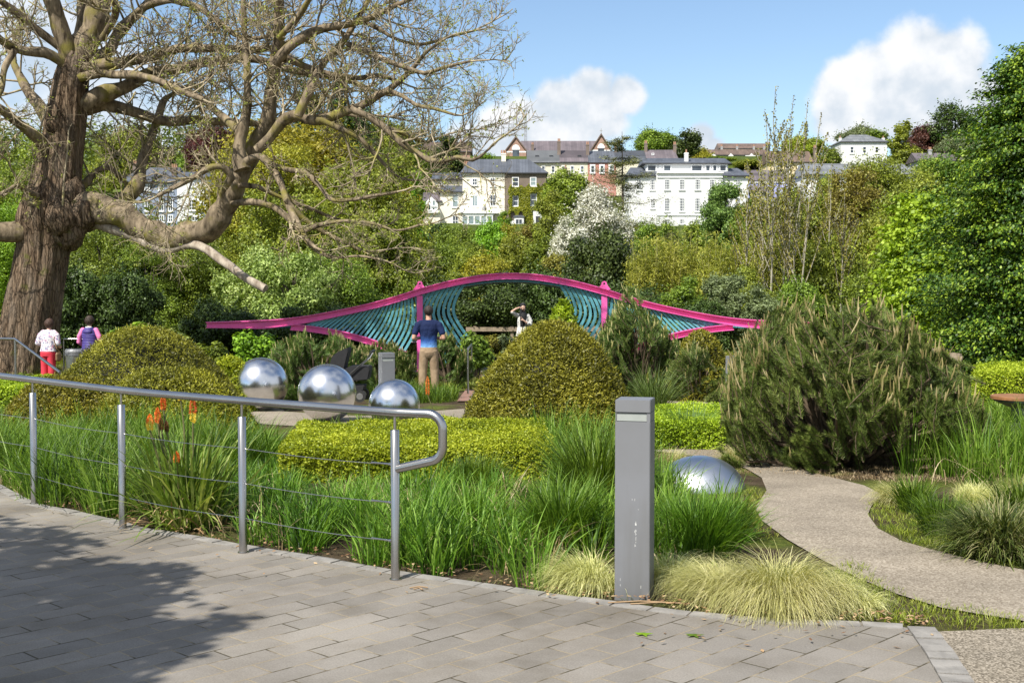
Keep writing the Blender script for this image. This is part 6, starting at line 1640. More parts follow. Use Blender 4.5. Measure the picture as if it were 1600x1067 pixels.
# fallen leaves and stalks on the edge of the paving
n = 620; r = np.random.default_rng(4); k = r.integers(3, len(EDGE) - 1, n); u = r.uniform(0, 1, n)
E3 = np.array([tuple(p) for p in EDGE]); Pn = E3[k] * (1 - u[:, None]) + E3[k + 1 - 0 if False else np.minimum(k + 1, len(EDGE) - 1)] * u[:, None]
Pn[:, 1] += np.where(r.uniform(size=n) < .09, -r.exponential(.3, n), r.uniform(.0, .22, n)); Pn[:, 2] = r.uniform(.004, .022, n)
g = Geo(); leaf_quads(g, Pn, unit(n, r) * .3 + [0, 0, 1], .032, .016, r); g.obj('fallen_leaves', DRY, None, attr=True, kind='stuff')
for px, py, m_, lb in ((1085, 992, 'bright', 'green fallen leaf on the paving below the near bollard, right one'), (1005, 990, 'lime', 'green fallen leaf on the paving below the near bollard, left one')):
    q = Pz(px, py, .006); g = Geo(); a = np.linspace(0, 6.28, 11)[:-1]; rr = .028 + .012 * np.cos(a * 5)
    V = [(rr[i] * math.cos(a[i]) * 1.2, rr[i] * math.sin(a[i]), .004 * math.cos(a[i] * 3)) for i in range(10)] + [(0, 0, .006)]
    g.add(V, [(i, (i + 1) % 10, 10) for i in range(10)]); o = g.obj('fallen_leaf', FOL[m_], None, attr=True, label=lb, cat='leaf'); o.location = q
g = Geo()
for px, py, a, L in ((640, 918, .3, .10), (646, 920, -.6, .06), (1300, 795, .2, .0), (950, 941, 0, .32), (985, 943, .05, .30)):
    if L: q = Pz(px, py, .008); g.tube([(q.x, q.y, .008), (q.x + L * .5, q.y + .01, .014), (q.x + L * math.cos(a), q.y + L * math.sin(a) * .3, .008)], .004, 5)
g.obj('dry_stalks', simple('dry_stalk', lin(.30, .20, .11), .8), None, kind='stuff')
# ---------------------------------------------------------------- the big old tree
BARK = NT('furrowed_bark'); t = BARK
vv = t.co(scale=(1.0, 1.0, .16)); nn0 = t.noise(9, vv, detail=8, rough=.7)
wv_ = t.n('ShaderNodeMixRGB', {0: .12, 1: t.co(scale=(1, 1, .11)), 2: t.n('ShaderNodeTexNoise', {'Vector': t.co(), 'Scale': 3.0, 'Detail': 4}).outputs[1]}).outputs[0]
ve = t.n('ShaderNodeTexVoronoi', {'Vector': wv_, 'Scale': 15.0}, feature='DISTANCE_TO_EDGE').outputs[0]
n0 = t.math('ADD', t.math('MULTIPLY', nn0, .78), t.n('ShaderNodeMapRange', {'Value': ve, 'From Max': .16, 'To Max': .20}).outputs[0]); n1_ = t.noise(3.2, t.co(scale=(1, 1, .3)), detail=6)
c = t.ramp(n0, [(.30, lin(.022, .014, .009)), (.5, lin(.105, .072, .046)), (.72, lin(.27, .195, .13))])
c = t.mix(t.ramp(n1_, [(.45, lin(0, 0, 0)), (.7, lin(.55, .55, .55))]), c, lin(.22, .18, .14))
mo = t.noise(2.4, detail=6); c = t.mix(t.ramp(mo, [(.60, lin(0, 0, 0)), (.70, lin(.75, .75, .75))]), c, lin(.13, .13, .035))
t.set(color=c, rough=.92, spec=.12); t.bump(n0, 1.0, .09); M['bark'] = t.m
M['limb'] = barkmat('lichen_limb_bark', lin(.026, .018, .011), lin(.31, .245, .165), lin(.19, .165, .045), sc=7, bump=.8, dist=.03, mossamt=.52)
M['twig'] = barkmat('grey_twig_bark', lin(.11, .085, .052), lin(.44, .37, .25), lin(.28, .25, .07), sc=6, bump=.2, dist=.005)
M['deadwood'] = barkmat('pale_dead_limb', lin(.15, .11, .08), lin(.48, .42, .34), sc=9, bump=.6, dist=.02)
TD = 31.0; SCL = TD / FPX
tb = P(35, 640, TD)
tree = empty('old_tree', (tb.x, TD, G(TD)), label='huge old bare limbed tree with furrowed brown trunk at the left', cat='tree')
def tp(px, py, dy=0.0): q = P(px, py, TD + dy); return np.array([q.x - tb.x, dy, q.z - G(TD)])
def catmull(pts, rad, step):
    pts = np.array(pts, float); rad = np.array(rad, float); out, ro = [], []
    for i in range(len(pts) - 1):
        p0, p1, p2, p3 = pts[max(i - 1, 0)], pts[i], pts[i + 1], pts[min(i + 2, len(pts) - 1)]
        n = max(2, int(np.linalg.norm(p2 - p1) / step))
        for k in range(n):
            u = k / n; out.append(.5 * ((2 * p1) + (-p0 + p2) * u + (2 * p0 - 5 * p1 + 4 * p2 - p3) * u * u + (-p0 + 3 * p1 - 3 * p2 + p3) * u ** 3)); ro.append(rad[i] + (rad[i + 1] - rad[i]) * u)
    out.append(pts[-1]); ro.append(rad[-1]); return np.array(out), np.array(ro)
r = np.random.default_rng(12)
trunk = Geo(); limbs = Geo(); dead = Geo()
def limb(pxs, dy=0.0, gg=None, sides=10, step=.16, knob=.10, seed=0, z0=0.0):
    """pxs: (px, py, radius px); dy: depth reached at the end"""
    n = len(pxs); L = np.concatenate([[0], np.cumsum([math.hypot(pxs[i + 1][0] - pxs[i][0], pxs[i + 1][1] - pxs[i][1]) for i in range(n - 1)])]); L /= L[-1]
    P3 = [tp(a, b_, z0 + (dy - z0) * l) for (a, b_, _), l in zip(pxs, L)]; R3 = [max(q[2] * (.88 if q[2] > 13 else .78), .5) * SCL for q in pxs]
    p, rr = catmull(P3, R3, step)
    rs = np.random.default_rng(seed + 900); ph = rs.uniform(0, 6.28, 5)
    p = p + np.stack([np.sin(np.arange(len(p)) * .9 + ph[i]) * rr * .12 for i in range(3)], 1)
    rr = rr * (1 + knob * np.sin(np.arange(len(p)) * 1.3 + ph[3]) * np.sin(np.arange(len(p)) * .37 + ph[4]))
    (gg or limbs).tube(p, rr, sides, noise=lambda i, a: 1 + .06 * np.sin(a * 3 + i * .35 + ph[0]) + .04 * np.sin(a * 5 - i * .6 + ph[1]))
    return p, rr
# trunk: many sides with deep flutes
tpx = [(16, 652, 76), (26, 610, 64), (38, 560, 57), (50, 500, 52), (62, 440, 48), (70, 390, 48), (74, 350, 51), (84, 315, 48), (92, 280, 40), (98, 235, 36), (105, 180, 33), (113, 125, 29), (124, 85, 23)]
P3 = [tp(a, b_) for a, b_, _ in tpx]; p, rr = catmull(P3, [q[2] * (.88 if q[1] < 380 else .82) * SCL for q in tpx], .05)
def flute(i, a):
    z = i * .05
    return 1 + .045 * np.sin(a * 3 + z * .5) + .03 * np.sin(a * 7 + 1.2 * math.sin(z * .8)) + .022 * np.sin(a * 13 + z * .9) + .018 * np.sin(a * 23 + 2.0 * math.sin(z * 1.7)) + .012 * np.sin(a * 37 + z * 3 + np.sin(a * 5)) + .05 * math.sin(z * 1.3) * np.sin(a + z) 
trunk.tube(p, rr, 120, noise=flute)
for cx, cy, rr_, dy in ((108, 360, 26, -.45), (130, 335, 22, -.5), (112, 300, 20, -.3), (82, 196, 11, -.45), (95, 340, 24, -.7)):   # burrs and collars
    q = tp(cx, cy, dy); m_, s_ = 8, 14; V = [];
    for i in range(m_ + 1):
        th = math.pi * i / m_
        for k in range(s_):
            a = 2 * math.pi * k / s_; w_ = rr_ * SCL * (1 + .12 * math.sin(3 * a + 5 * th)); V.append(q + w_ * np.array([math.sin(th) * math.cos(a), math.sin(th) * math.sin(a) * .8, math.cos(th) * 1.15]))
    trunk.add(V, [(i * s_ + k, (i + 1) * s_ + k, (i + 1) * s_ + (k + 1) % s_, i * s_ + (k + 1) % s_) for i in range(m_) for k in range(s_)])
LB = []
def L_(pxs, dy=0.0, **kw):
    x0_, y0_, r0_ = pxs[0]; ax = float(np.interp(y0_, [85, 125, 180, 235, 280, 315, 350, 390], [124, 113, 105, 98, 92, 84, 74, 70]))
    if 3 < abs(x0_ - ax) < 75 and 'z0' not in kw and y0_ > 85: pxs = [(ax + .15 * (x0_ - ax), y0_ + 10, r0_ * 1.1)] + list(pxs)
    pxs = [(x if x < 560 else 560 + (x - 560) * .76, y, q) for x, y, q in pxs]
    p, rr = limb(pxs, dy, seed=len(LB), **kw); LB.append((p, rr)); return p, rr
# upper leaders
L_([(113, 130, 25), (130, 75, 24), (150, 30, 22), (166, -40, 18), (178, -130, 13), (185, -220, 8)], 1.0, sides=16)
L_([(112, 110, 17), (100, 60, 15), (84, 15, 14), (66, -40, 11), (45, -120, 8), (30, -190, 5)], -1.0, sides=12)
L_([(118, 90, 12), (126, 40, 11), (130, -20, 10), (120, -110, 7), (112, -190, 4)], 2.0)
L_([(112, 108, 12), (92, 95, 11), (68, 83, 10), (40, 80, 9), (12, 70, 8), (-20, 48, 7), (-70, 20, 5)], -2.2)
L_([(22, 80, 6), (8, 105, 6), (2, 140, 5), (-12, 165, 3)], -2.6, z0=-1.8)
L_([(104, 84, 8), (72, 58, 8), (46, 36, 7), (20, 16, 7), (-15, -8, 5), (-60, -30, 3)], -1.4)
L_([(84, 205, 14), (66, 172, 13), (45, 145, 11), (30, 118, 8), (18, 88, 6), (10, 60, 4)], 2.2)
L_([(76, 238, 13), (58, 218, 11), (38, 200, 10), (14, 180, 9), (-20, 158, 6), (-70, 130, 4)], -2.4)
L_([(70, 356, 26), (45, 358, 20), (20, 362, 18), (-10, 364, 17), (-60, 372, 14), (-130, 366, 9), (-200, 340, 5)], -2.0, sides=16)
L_([(66, 310, 7), (42, 300, 6), (28, 290, 5), (2, 305, 4), (-20, 320, 3)], -2.6)
# great lower limb sweeping right, then up
main, mr_ = L_([(95, 335, 34), (120, 330, 30), (150, 328, 27), (180, 333, 24), (205, 345, 22), (235, 362, 21), (262, 371, 21), (292, 369, 21), (322, 358, 21), (345, 337, 20), (360, 308, 19), (372, 282, 17), (384, 255, 16), (398, 228, 14), (412, 205, 14), (420, 175, 12), (425, 140, 12),
              (430, 95, 11), (436, 50, 10), (436, 5, 9), (432, -50, 7), (436, -120, 4)], -3.0, sides=18, step=.12)
L_([(378, 265, 14), (375, 238, 12), (378, 205, 11), (386, 165, 8), (386, 120, 7), (384, 70, 6), (380, 10, 5), (388, -60, 3)], -1.6, z0=-2.2)
L_([(378, 212, 9), (362, 195, 8), (344, 178, 7), (322, 160, 7), (300, 148, 6), (276, 136, 6), (252, 128, 5), (226, 118, 4)], -.6, z0=-2.1)
L_([(352, 318, 6), (346, 302, 5), (362, 278, 7), (350, 262, 6), (330, 262, 6), (310, 274, 5), (288, 285, 5), (262, 298, 4), (246, 307, 3)], -3.4, z0=-2.2)
# right side limbs from the trunk
L_([(112, 170, 16), (150, 164, 15), (185, 168, 12), (215, 177, 11), (240, 187, 10), (265, 190, 10), (305, 188, 9), (345, 190, 8), (385, 193, 7), (430, 195, 6), (470, 186, 5), (520, 178, 4), (560, 182, 3)], 2.6)
L_([(110, 160, 20), (140, 158, 18), (170, 146, 16), (200, 132, 13), (232, 118, 12), (262, 110, 11), (300, 104, 9), (335, 96, 9), (374, 91, 8), (412, 96, 8), (450, 108, 7), (497, 118, 7), (540, 124, 6), (584, 140, 4), (630, 150, 3)], 1.0, sides=12)
L_([(115, 120, 14), (158, 102, 12), (190, 98, 11), (214, 94, 11), (245, 86, 10), (274, 78, 9), (304, 76, 8), (335, 75, 7), (372, 78, 6), (420, 76, 6), (455, 66, 5), (497, 46, 5), (548, 36, 4)], -1.6, sides=12)
L_([(120, 122, 10), (160, 116, 8), (195, 118, 8), (228, 120, 7), (255, 130, 6), (290, 146, 5), (318, 156, 4)], -3.0)
L_([(126, 98, 15), (164, 84, 12), (186, 52, 11), (205, 30, 10), (228, 8, 9), (255, -15, 8), (300, -50, 6), (350, -80, 4)], 2.8)
L_([(188, 55, 8), (215, 20, 7), (252, 2, 7), (300, 8, 6), (335, 30, 6), (368, 55, 5), (400, 60, 4), (440, 52, 3)], -2.2, z0=1.0)
L_([(160, 60, 7), (178, 30, 7), (182, -20, 6), (200, -80, 4)], -3.0)
# upright behind limb with broken end
L_([(138, 352, 13), (165, 335, 12), (192, 312, 14), (212, 292, 14), (222, 262, 11), (228, 235, 11), (238, 208, 9), (248, 182, 8), (254, 160, 8), (266, 150, 5), (300, 130, 3)], 2.2)
L_([(128, 292, 9), (150, 268, 6), (172, 262, 6), (190, 280, 5), (210, 296, 4)], 1.6)
# middle fan, right of the great limb
L_([(402, 235, 10), (420, 215, 9), (440, 192, 10), (460, 181, 9), (478, 186, 9), (500, 187, 9), (522, 182, 8), (548, 172, 8), (577, 160, 7), (600, 150, 7), (622, 142, 6), (650, 122, 5), (672, 106, 4), (700, 82, 3), (740, 60, 2)], -4.2, z0=-2.6)
L_([(466, 182, 8), (472, 165, 8), (484, 139, 8), (498, 112, 7), (512, 92, 6), (530, 72, 6), (545, 52, 5), (560, 28, 5), (580, 2, 4), (610, -40, 3)], -3.0, z0=-3.4)
L_([(430, 100, 9), (448, 78, 9), (470, 60, 9), (497, 46, 8), (522, 42, 7), (548, 38, 6), (575, 30, 5), (600, 24, 5), (640, 8, 4), (680, -5, 3)], -4.0, z0=-2.9)
L_([(432, 85, 7), (462, 98, 7), (497, 112, 6), (530, 120, 6), (565, 122, 5), (600, 118, 4), (650, 130, 3)], -2.0, z0=-2.8)
L_([(545, 70, 5), (586, 84, 5), (620, 96, 5), (650, 104, 4), (695, 114, 4), (735, 106, 3), (790, 96, 2)], -4.6, z0=-3.4)
L_([(436, 60, 6), (460, 35, 6), (480, 5, 5), (505, -30, 4), (540, -70, 3)], -5.0, z0=-2.9)
L_([(560, 30, 4), (600, 45, 4), (640, 62, 3), (690, 70, 3), (740, 60, 2), (800, 48, 2)], -3.6, z0=-3.2)
L_([(548, 172, 6), (575, 180, 6), (600, 190, 6), (625, 208, 5), (650, 225, 6), (678, 237, 5), (705, 250, 5), (735, 252, 4), (765, 246, 4), (795, 250, 3), (818, 240, 2), (838, 225, 2)], -4.8, z0=-4.0)
L_([(500, 187, 6), (530, 200, 5), (560, 215, 4), (590, 238, 4), (620, 262, 3), (650, 280, 2), (690, 282, 2)], -3.2, z0=-3.4)
L_([(622, 142, 5), (650, 150, 4), (680, 165, 3), (715, 170, 3), (760, 180, 2)], -5.0, z0=-4.0)
L_([(610, 200, 5), (640, 205, 4), (670, 215, 3), (700, 222, 3), (730, 214, 2)], -3.6, z0=-4.2)
# drooping grey boughs
L_([(385, 252, 8), (405, 245, 7), (425, 262, 7), (440, 290, 6), (450, 318, 6), (462, 345, 6), (478, 372, 4), (492, 386, 3), (505, 392, 1.5)], -4.4, z0=-2.5)
L_([(420, 256, 5), (445, 264, 5), (476, 270, 5), (500, 292, 4), (520, 312, 4), (555, 312, 3), (590, 306, 3), (640, 300, 2)], -4.8, z0=-3.0)
L_([(446, 312, 5), (472, 340, 5), (505, 362, 4), (540, 380, 4), (570, 392, 3), (600, 392, 2)], -3.2, z0=-3.6)
L_([(362, 318, 6), (392, 316, 6), (425, 322, 6), (450, 340, 6), (468, 362, 5), (490, 388, 4), (520, 402, 3), (560, 400, 2), (600, 405, 2)], -4.0, z0=-2.0)
L_([(470, 365, 4), (500, 352, 4), (540, 345, 3), (590, 350, 3), (640, 360, 2), (685, 352, 2)], -4.6, z0=-3.8)
L_([(372, 290, 5), (400, 292, 5), (430, 305, 4), (470, 320, 4), (520, 340, 3), (570, 352, 2)], -1.2, z0=-2.0)
# long broken limb, pale and dead
dp, dr_ = limb([(118, 352, 15), (150, 350, 12), (180, 358, 11), (212, 372, 10), (240, 382, 11), (262, 388, 12), (285, 384, 10), (305, 383, 9), (325, 390, 9), (345, 408, 9), (370, 424, 8), (395, 440, 8), (414, 452, 8)], -1.8, gg=dead, sides=12, knob=.05)
for a in ((206, 200, 150),): pass
# bare water shoots and twigs
tw = Geo(); buds = []
def twig(p0, d, L, r0, lvl, up):
    n = 6 if lvl < 3 else 4
    pts = [p0]; dd = d / np.linalg.norm(d)
    for i in range(n - 1):
        dd = dd + r.normal(size=3) * (.15 if lvl < 3 else .22) + np.array([0, 0, up * .12]); dd /= np.linalg.norm(dd)
        pts.append(pts[-1] + dd * L / (n - 1))
    pts = np.array(pts); rr = np.linspace(r0, r0 * .45, n)
    tw.tube(pts, rr, 5 if lvl == 1 else (4 if lvl == 2 else 3), cap=False)
    if (lvl >= 3 and r.uniform() < .28) or r.uniform() < .12: buds.append(pts[-1])
    if lvl >= 4: return
    k = {1: r.integers(5, 9), 2: r.integers(3, 6), 3: r.integers(1, 4)}[lvl]
    for j in range(k):
        u = r.uniform(.2, 1) * (n - 1); i0 = min(int(u), n - 2); b_ = pts[i0] + (pts[i0 + 1] - pts[i0]) * (u - i0)
        ax = pts[i0 + 1] - pts[i0]; ax /= np.linalg.norm(ax); q = r.normal(size=3); q -= ax * q.dot(ax); q /= np.linalg.norm(q)
        nd = ax * .75 + q * r.uniform(.5, 1.0)
        twig(b_, nd, L * r.uniform(.38, .62), r0 * .58, lvl + 1, up)
for li, (p, rr) in enumerate(LB):
    L = np.linalg.norm(np.diff(p, axis=0), axis=1).cumsum(); L = np.concatenate([[0], L]); tot = L[-1]
    s = .6 if li != 9 else .6
    s = .8
    while s < tot:
        i = int(np.searchsorted(L, s)); i = min(max(i, 1), len(p) - 1)
        rad = rr[i]; ax = p[i] - p[i - 1]; ax /= np.linalg.norm(ax) + 1e-9
        if rad < .20:
            q = r.normal(size=3) * np.array([1, 1, .9]) + [0, 0, .35]; q -= ax * q.dot(ax); q /= np.linalg.norm(q)
            big_ = min(1.0, rad / .07)
            Lt = r.uniform(.6, 1.6) * (.65 + .45 * big_) * (.7 if li >= 34 else 1) if rad < .13 else r.uniform(.4, 1.1)
            twig(p[i] + q * rad * .8, ax * r.uniform(.3, .9) + q, Lt, min(.030, max(.012, rad * .40)) , 1 if rad < .13 else 2, .5 if li not in (34, 35, 36, 37, 38, 39) else -.1)
        s += r.uniform(.16, .42) * (2.4 if li >= 34 else 1.12)
    twig(p[-1], p[-1] - p[-2], 1.0, min(.026, max(rr[-1] * .9, .012)), 1, .4)
for q in range(16):      # water shoots rising from the great limb and burr
    i = r.integers(0, 40); b_ = main[i] + [0, 0, mr_[i] * .8]; twig(b_, np.array([r.normal() * .25, -.1, 1.0]), r.uniform(.6, 2.0), .012, 2, .8)
twig(tp(98, 322, -.9), np.array([.08, -.1, 1.0]), 3.2, .03, 2, .6)
print('TWIG verts', tw.n)
trunk.obj('trunk', M['bark'], tree, smooth=True); limbs.obj('limbs', M['limb'], tree, smooth=True); dead.obj('broken_limb', M['deadwood'], tree, smooth=True); tw.obj('twigs', M['twig'], tree, smooth=True)
bd = np.array(buds); bd = bd[r.uniform(size=len(bd)) < .8]; g = Geo()
bb = np.repeat(bd, 3, 0) + r.normal(size=(len(bd) * 3, 3)) * .02
leaf_quads(g, bb, unit(len(bb), r), .062, .026, r); g.obj('buds', leafmat('opening_buds', lin(.12, .13, .02), lin(.30, .33, .05), lin(.45, .48, .10), ns=1), tree, attr=True)

# the leafy tree standing left of the photographer, whose crown shades the paving
o = empty('leafy_tree', (-10.2, 1.6, 0), label='leafy green tree left of the paving that casts the dappled shade', cat='tree')
r = np.random.default_rng(8)
g = Geo(); g.tube([(0, 0, -.1), (.1, 0, 2.0), (.3, .1, 4.6)], [.2, .15, .08], 10)
SHP = [(-60, 815), (0, 822), (60, 838), (120, 850), (150, 885), (255, 880), (240, 905), (262, 930), (205, 950), (250, 972), (322, 985), (300, 1005), (235, 1012), (200, 1045), (160, 1090), (-60, 1090)]
sp = []; n = 0
while len(sp) < 150 and n < 5000:
    n += 1; X_, Y_ = r.uniform(-60, 325), r.uniform(815, 1090); ins = False; jj = len(SHP) - 1
    for ii in range(len(SHP)):
        xi, yi = SHP[ii]; xj, yj = SHP[jj]
        if (yi > Y_) != (yj > Y_) and X_ < (xj - xi) * (Y_ - yi) / (yj - yi) + xi: ins = not ins
        jj = ii
    if ins and all((X_ - a) ** 2 + ((Y_ - b_) * 2) ** 2 > 17 ** 2 for a, b_ in sp): sp.append((X_, Y_))
f_ = Geo(); Pn = []; hubs = []
for i, (px, py) in enumerate(sp):
    g0 = Pz(px, py, 0); h = 4.3 + .45 * math.sin(px * .05) + r.normal() * .15; q = g0 + SUN_DIR * (h / SUN_DIR.z); q = np.array([q.x + 10.2, q.y - 1.6, q.z])
    if i % 12 == 0: hubs.append(q); g.tube(branch_pts((.2, .05, 3.2), q, 8, .08, .03, r), np.linspace(.05, .01, 8), 5, cap=False)
    else: hb = min(hubs, key=lambda z: np.linalg.norm(z - q)); g.tube(branch_pts(hb, q, 5, .03, .05, r), np.linspace(.008, .004, 5), 3, cap=False)
    for k in range(6): Pn.append(q + r.normal(size=3) * np.array([.09, .09, .10]) + r.normal(size=(7, 3)) * .045)
for i in range(60):
    d = unit(1, r)[0]; c_ = np.array([.3, .1, 5.2]) + d * np.array([2.6, 2.6, 1.6]) * r.uniform(.5, 1); Pn.append(c_ + r.normal(size=(60, 3)) * .28); g.tube(branch_pts((.3, .1, 4.4), c_, 5, 0, .05, r), np.linspace(.03, .008, 5), 4, cap=False)
Pn = np.concatenate(Pn); leaf_quads(f_, Pn, unit(len(Pn), r) * .6 + [0, 0, .6], .13, .075, r); f_.obj('crown', FOL['mid'], o, attr=True); g.obj('trunk', M['limb'], o, smooth=True)

# ---------------------------------------------------------------- round picnic table at the right edge
q = P(1592, 621, 12.2); o = empty('round_table', (q.x, 12.2, G(12.2)), label='round wooden topped table on a grey metal stem at the right edge', cat='table')
zt = P(1592, 618, 12.2).z - G(12.2)
bm = bmesh.new(); bmesh.ops.create_cone(bm, cap_ends=True, segments=48, radius1=.265, radius2=.265, depth=.035, matrix=Matrix.Translation((0, 0, zt - .018)))
bmesh.ops.bevel(bm, geom=bm.edges[:], offset=.004, segments=1, affect='EDGES'); bm_obj('table_top', bm, M['seatwood'], o)
g = Geo(); g.tube([(0, 0, zt - .0365), (0, 0, zt - .05), (0, 0, zt - .09), (0, 0, zt - .12), (0, 0, zt - .5), (0, 0, -.05)], [.24, .24, .15, .075, .065, .075], 24); g.obj('stem', M['bollard'], o, smooth=False)

# ---------------------------------------------------------------- litter bin
q = P(119, 545, 29.6); o = empty('litter_bin', (q.x, 29.6, G(29.6)), label='tapered grey metal litter bin between the two women on the left', cat='bin')
zt = q.z - G(29.6)
g = Geo(); g.tube([(0, 0, .0), (0, 0, zt - .16)], [.20, .25], 24); g.obj('body', M['satin'], o, smooth=True)
g = Geo(); g.tube([(0, 0, zt - .155), (0, 0, zt - .06), (0, 0, zt)], [.262, .27, .235], 24); g.obj('lid', M['bollard'], o)
g = Geo(); g.tube([(0, 0, zt + .002), (0, 0, zt + .004)], [.15, .15], 20); g.obj('opening', M['black'], o)

# ---------------------------------------------------------------- stroller
SD = 20.0; q = P(548, 600, SD); o = empty('stroller', (q.x, SD, G(SD)), label='black folding stroller behind the largest steel ball', cat='stroller')
def s2(px, py): w = P(px, py, SD); return (w.x - q.x, w.z - G(SD))
def prism(pts, y0, y1, name, m, parent):
    bm = bmesh.new(); A = [bm.verts.new((x, y0, z)) for x, z in pts]; B = [bm.verts.new((x, y1, z)) for x, z in pts]; n = len(pts)
    bm.faces.new(A); bm.faces.new(B[::-1])
    for i in range(n): bm.faces.new((A[i], B[i], B[(i + 1) % n], A[(i + 1) % n]))
    bmesh.ops.recalc_face_normals(bm, faces=bm.faces[:]); bmesh.ops.bevel(bm, geom=bm.edges[:], offset=.012, segments=2, affect='EDGES')
    return bm_obj(name, bm, m, parent)
prism([s2(*p) for p in [(512, 590), (521, 556), (530, 549), (546, 542), (547, 548), (541, 572), (539, 590), (534, 604), (516, 604)]], -.20, .20, 'hood', M['black'], o)
prism([s2(*p) for p in [(541, 575), (549, 571), (579, 571), (580, 577), (577, 592), (556, 594), (545, 590)]], -.20, .20, 'seat', M['black'], o)
prism([s2(*p) for p in [(545, 602), (572, 600), (570, 609), (548, 611)]], -.18, .18, 'basket', M['black'], o)
for y in (-.23, .23):
    a, b_, c_, d_ = s2(582, 549), s2(576, 560), s2(562, 572), s2(540, 592); e_ = s2(556, 616)
    g = Geo(); g.tube([(a[0], y, a[1]), (b_[0], y, b_[1]), (c_[0], y, c_[1]), (d_[0], y, d_[1]), (s2(520, 620)[0], y, s2(520, 620)[1])], .011, 8); g.tube([(s2(540, 592)[0], y, s2(540, 592)[1]), (s2(566, 616)[0], y, s2(566, 616)[1])], .011, 8); g.obj('frame', M['alu'] if y > 0 else M['rubber'], o, smooth=True)
    for px, py, rd_ in ((565, 617, .095), (521, 620, .11)):
        w = s2(px, py); zc = max(w[1], rd_)
        wh = Geo(); wh.tube([(w[0], y - .022, zc), (w[0], y + .022, zc)], rd_, 24); wo_ = wh.obj('wheel', M['rubber'], o)
        g = Geo(); g.tube([(w[0], y - .024, zc), (w[0], y - .0225, zc)], rd_ * .55, 20); g.tube([(w[0], y - .03, zc), (w[0], y - .025, zc)], rd_ * .2, 12); g.obj('rim', M['alu'], wo_)
a = s2(582, 549); g = Geo(); g.tube([(a[0], -.235, a[1]), (a[0] + .02, -.1, a[1] + .01), (a[0] + .02, .1, a[1] + .01), (a[0], .235, a[1])], .02, 10); g.obj('handle', M['rubber'], o, smooth=True)
g = Geo(); w = s2(541, 580); g.tube([(w[0], -.22, w[1]), (w[0] + .02, -.235, w[1] - .01)], .035, 12); g.obj('hub_cap', M['alu'], o)

# ---------------------------------------------------------------- people
SKIN = simple('skin', lin(.50, .28, .19), .5, var=.06); SKIN2 = simple('fair_skin', lin(.60, .38, .28), .5, var=.06)
def ell_tube(g, rings, sides=20):
    """rings: (x,y,z,rx,ry[,tilt])"""
    a = np.linspace(0, 2 * math.pi, sides, endpoint=False); V = []
    for q in rings:
        x, y, z, rx, ry = q[:5]; V.append(np.stack([x + rx * np.cos(a), y + ry * np.sin(a), np.full(sides, z)], 1))
    n = len(rings); idx = np.arange(n * sides).reshape(n, sides); a0 = idx[:-1]; d0 = idx[1:]
    g.add(np.concatenate(V), np.stack([a0, np.roll(a0, -1, 1), np.roll(d0, -1, 1), d0], -1).reshape(-1, 4))
    for k, rev in ((0, 1), (n - 1, 0)):
        ring = V[k]; kk = np.arange(sides); f = np.stack([kk, np.roll(kk, -1), np.full(sides, sides)], 1)
        g.add(np.vstack([ring, ring.mean(0)]), f[:, ::-1] if rev else f)
def ball_into(g, c, rx, ry, rz, rot=0):
    zs = np.linspace(-1, 1, 9); ell_tube(g, [(c[0], c[1], c[2] + rz * z * .985, rx * math.sqrt(max(1 - z * z * .97, .01)), ry * math.sqrt(max(1 - z * z * .97, .01))) for z in zs], 16)
def limbt(g, pts, rad, sides=12):
    g.tube(pts, rad, sides); 
    for p_, r_ in zip(pts, rad): ball_into(g, p_, r_, r_, r_)
def fuse(g, name, m, parent, vox=.010, smooth=6, **kw):
    me = g.mesh(name + '_raw'); ob = bpy.data.objects.new(name + '_tmp', me); COL.objects.link(ob)
    md = ob.modifiers.new('r', 'REMESH'); md.mode = 'VOXEL'; md.voxel_size = vox; md.use_smooth_shade = True
    sm = ob.modifiers.new('s', 'SMOOTH'); sm.factor = .5; sm.iterations = smooth
    dg = bpy.context.evaluated_depsgraph_get(); dg.update()
    me2 = bpy.data.meshes.new_from_object(ob.evaluated_get(dg)); bpy.data.objects.remove(ob); bpy.data.meshes.remove(me)
    me2.name = name; me2.materials.clear(); me2.materials.append(m)
    return link(name, me2, None, parent, **kw)
def hand(g, w, d, up, side, curl=.5, s=1.0, thumb=1):
    """w wrist, d direction, side: across the palm"""
    w = np.array(w, float); d = np.array(d, float); d /= np.linalg.norm(d); side = np.array(side, float); side -= d * side.dot(d); side /= np.linalg.norm(side); nrm = np.cross(side, d)
    for k in np.linspace(-1, 1, 4): limbt(g, [w + side * k * .018 * s, w + d * .085 * s + side * k * .028 * s], [.014 * s, .013 * s], 8)
    for k, ln in zip((-1.5, -.5, .5, 1.5), (.058, .075, .082, .070)):
        b_ = w + d * .088 * s + side * k * .0195 * s; p1 = b_ + (d * math.cos(curl * .5) - nrm * math.sin(curl * .5)) * ln * .45 * s; p2 = p1 + (d * math.cos(curl * 1.3) - nrm * math.sin(curl * 1.3)) * ln * .33 * s; p3 = p2 + (d * math.cos(curl * 2) - nrm * math.sin(curl * 2)) * ln * .25 * s
        limbt(g, [b_, p1, p2, p3], [.0095 * s, .0088 * s, .008 * s, .007 * s], 8)
    b_ = w + d * .03 * s + side * thumb * .03 * s; limbt(g, [b_, b_ + (d * .6 + side * thumb * .7) * .035 * s, b_ + (d * .9 + side * thumb * .75) * .062 * s], [.012 * s, .0105 * s, .008 * s], 8)
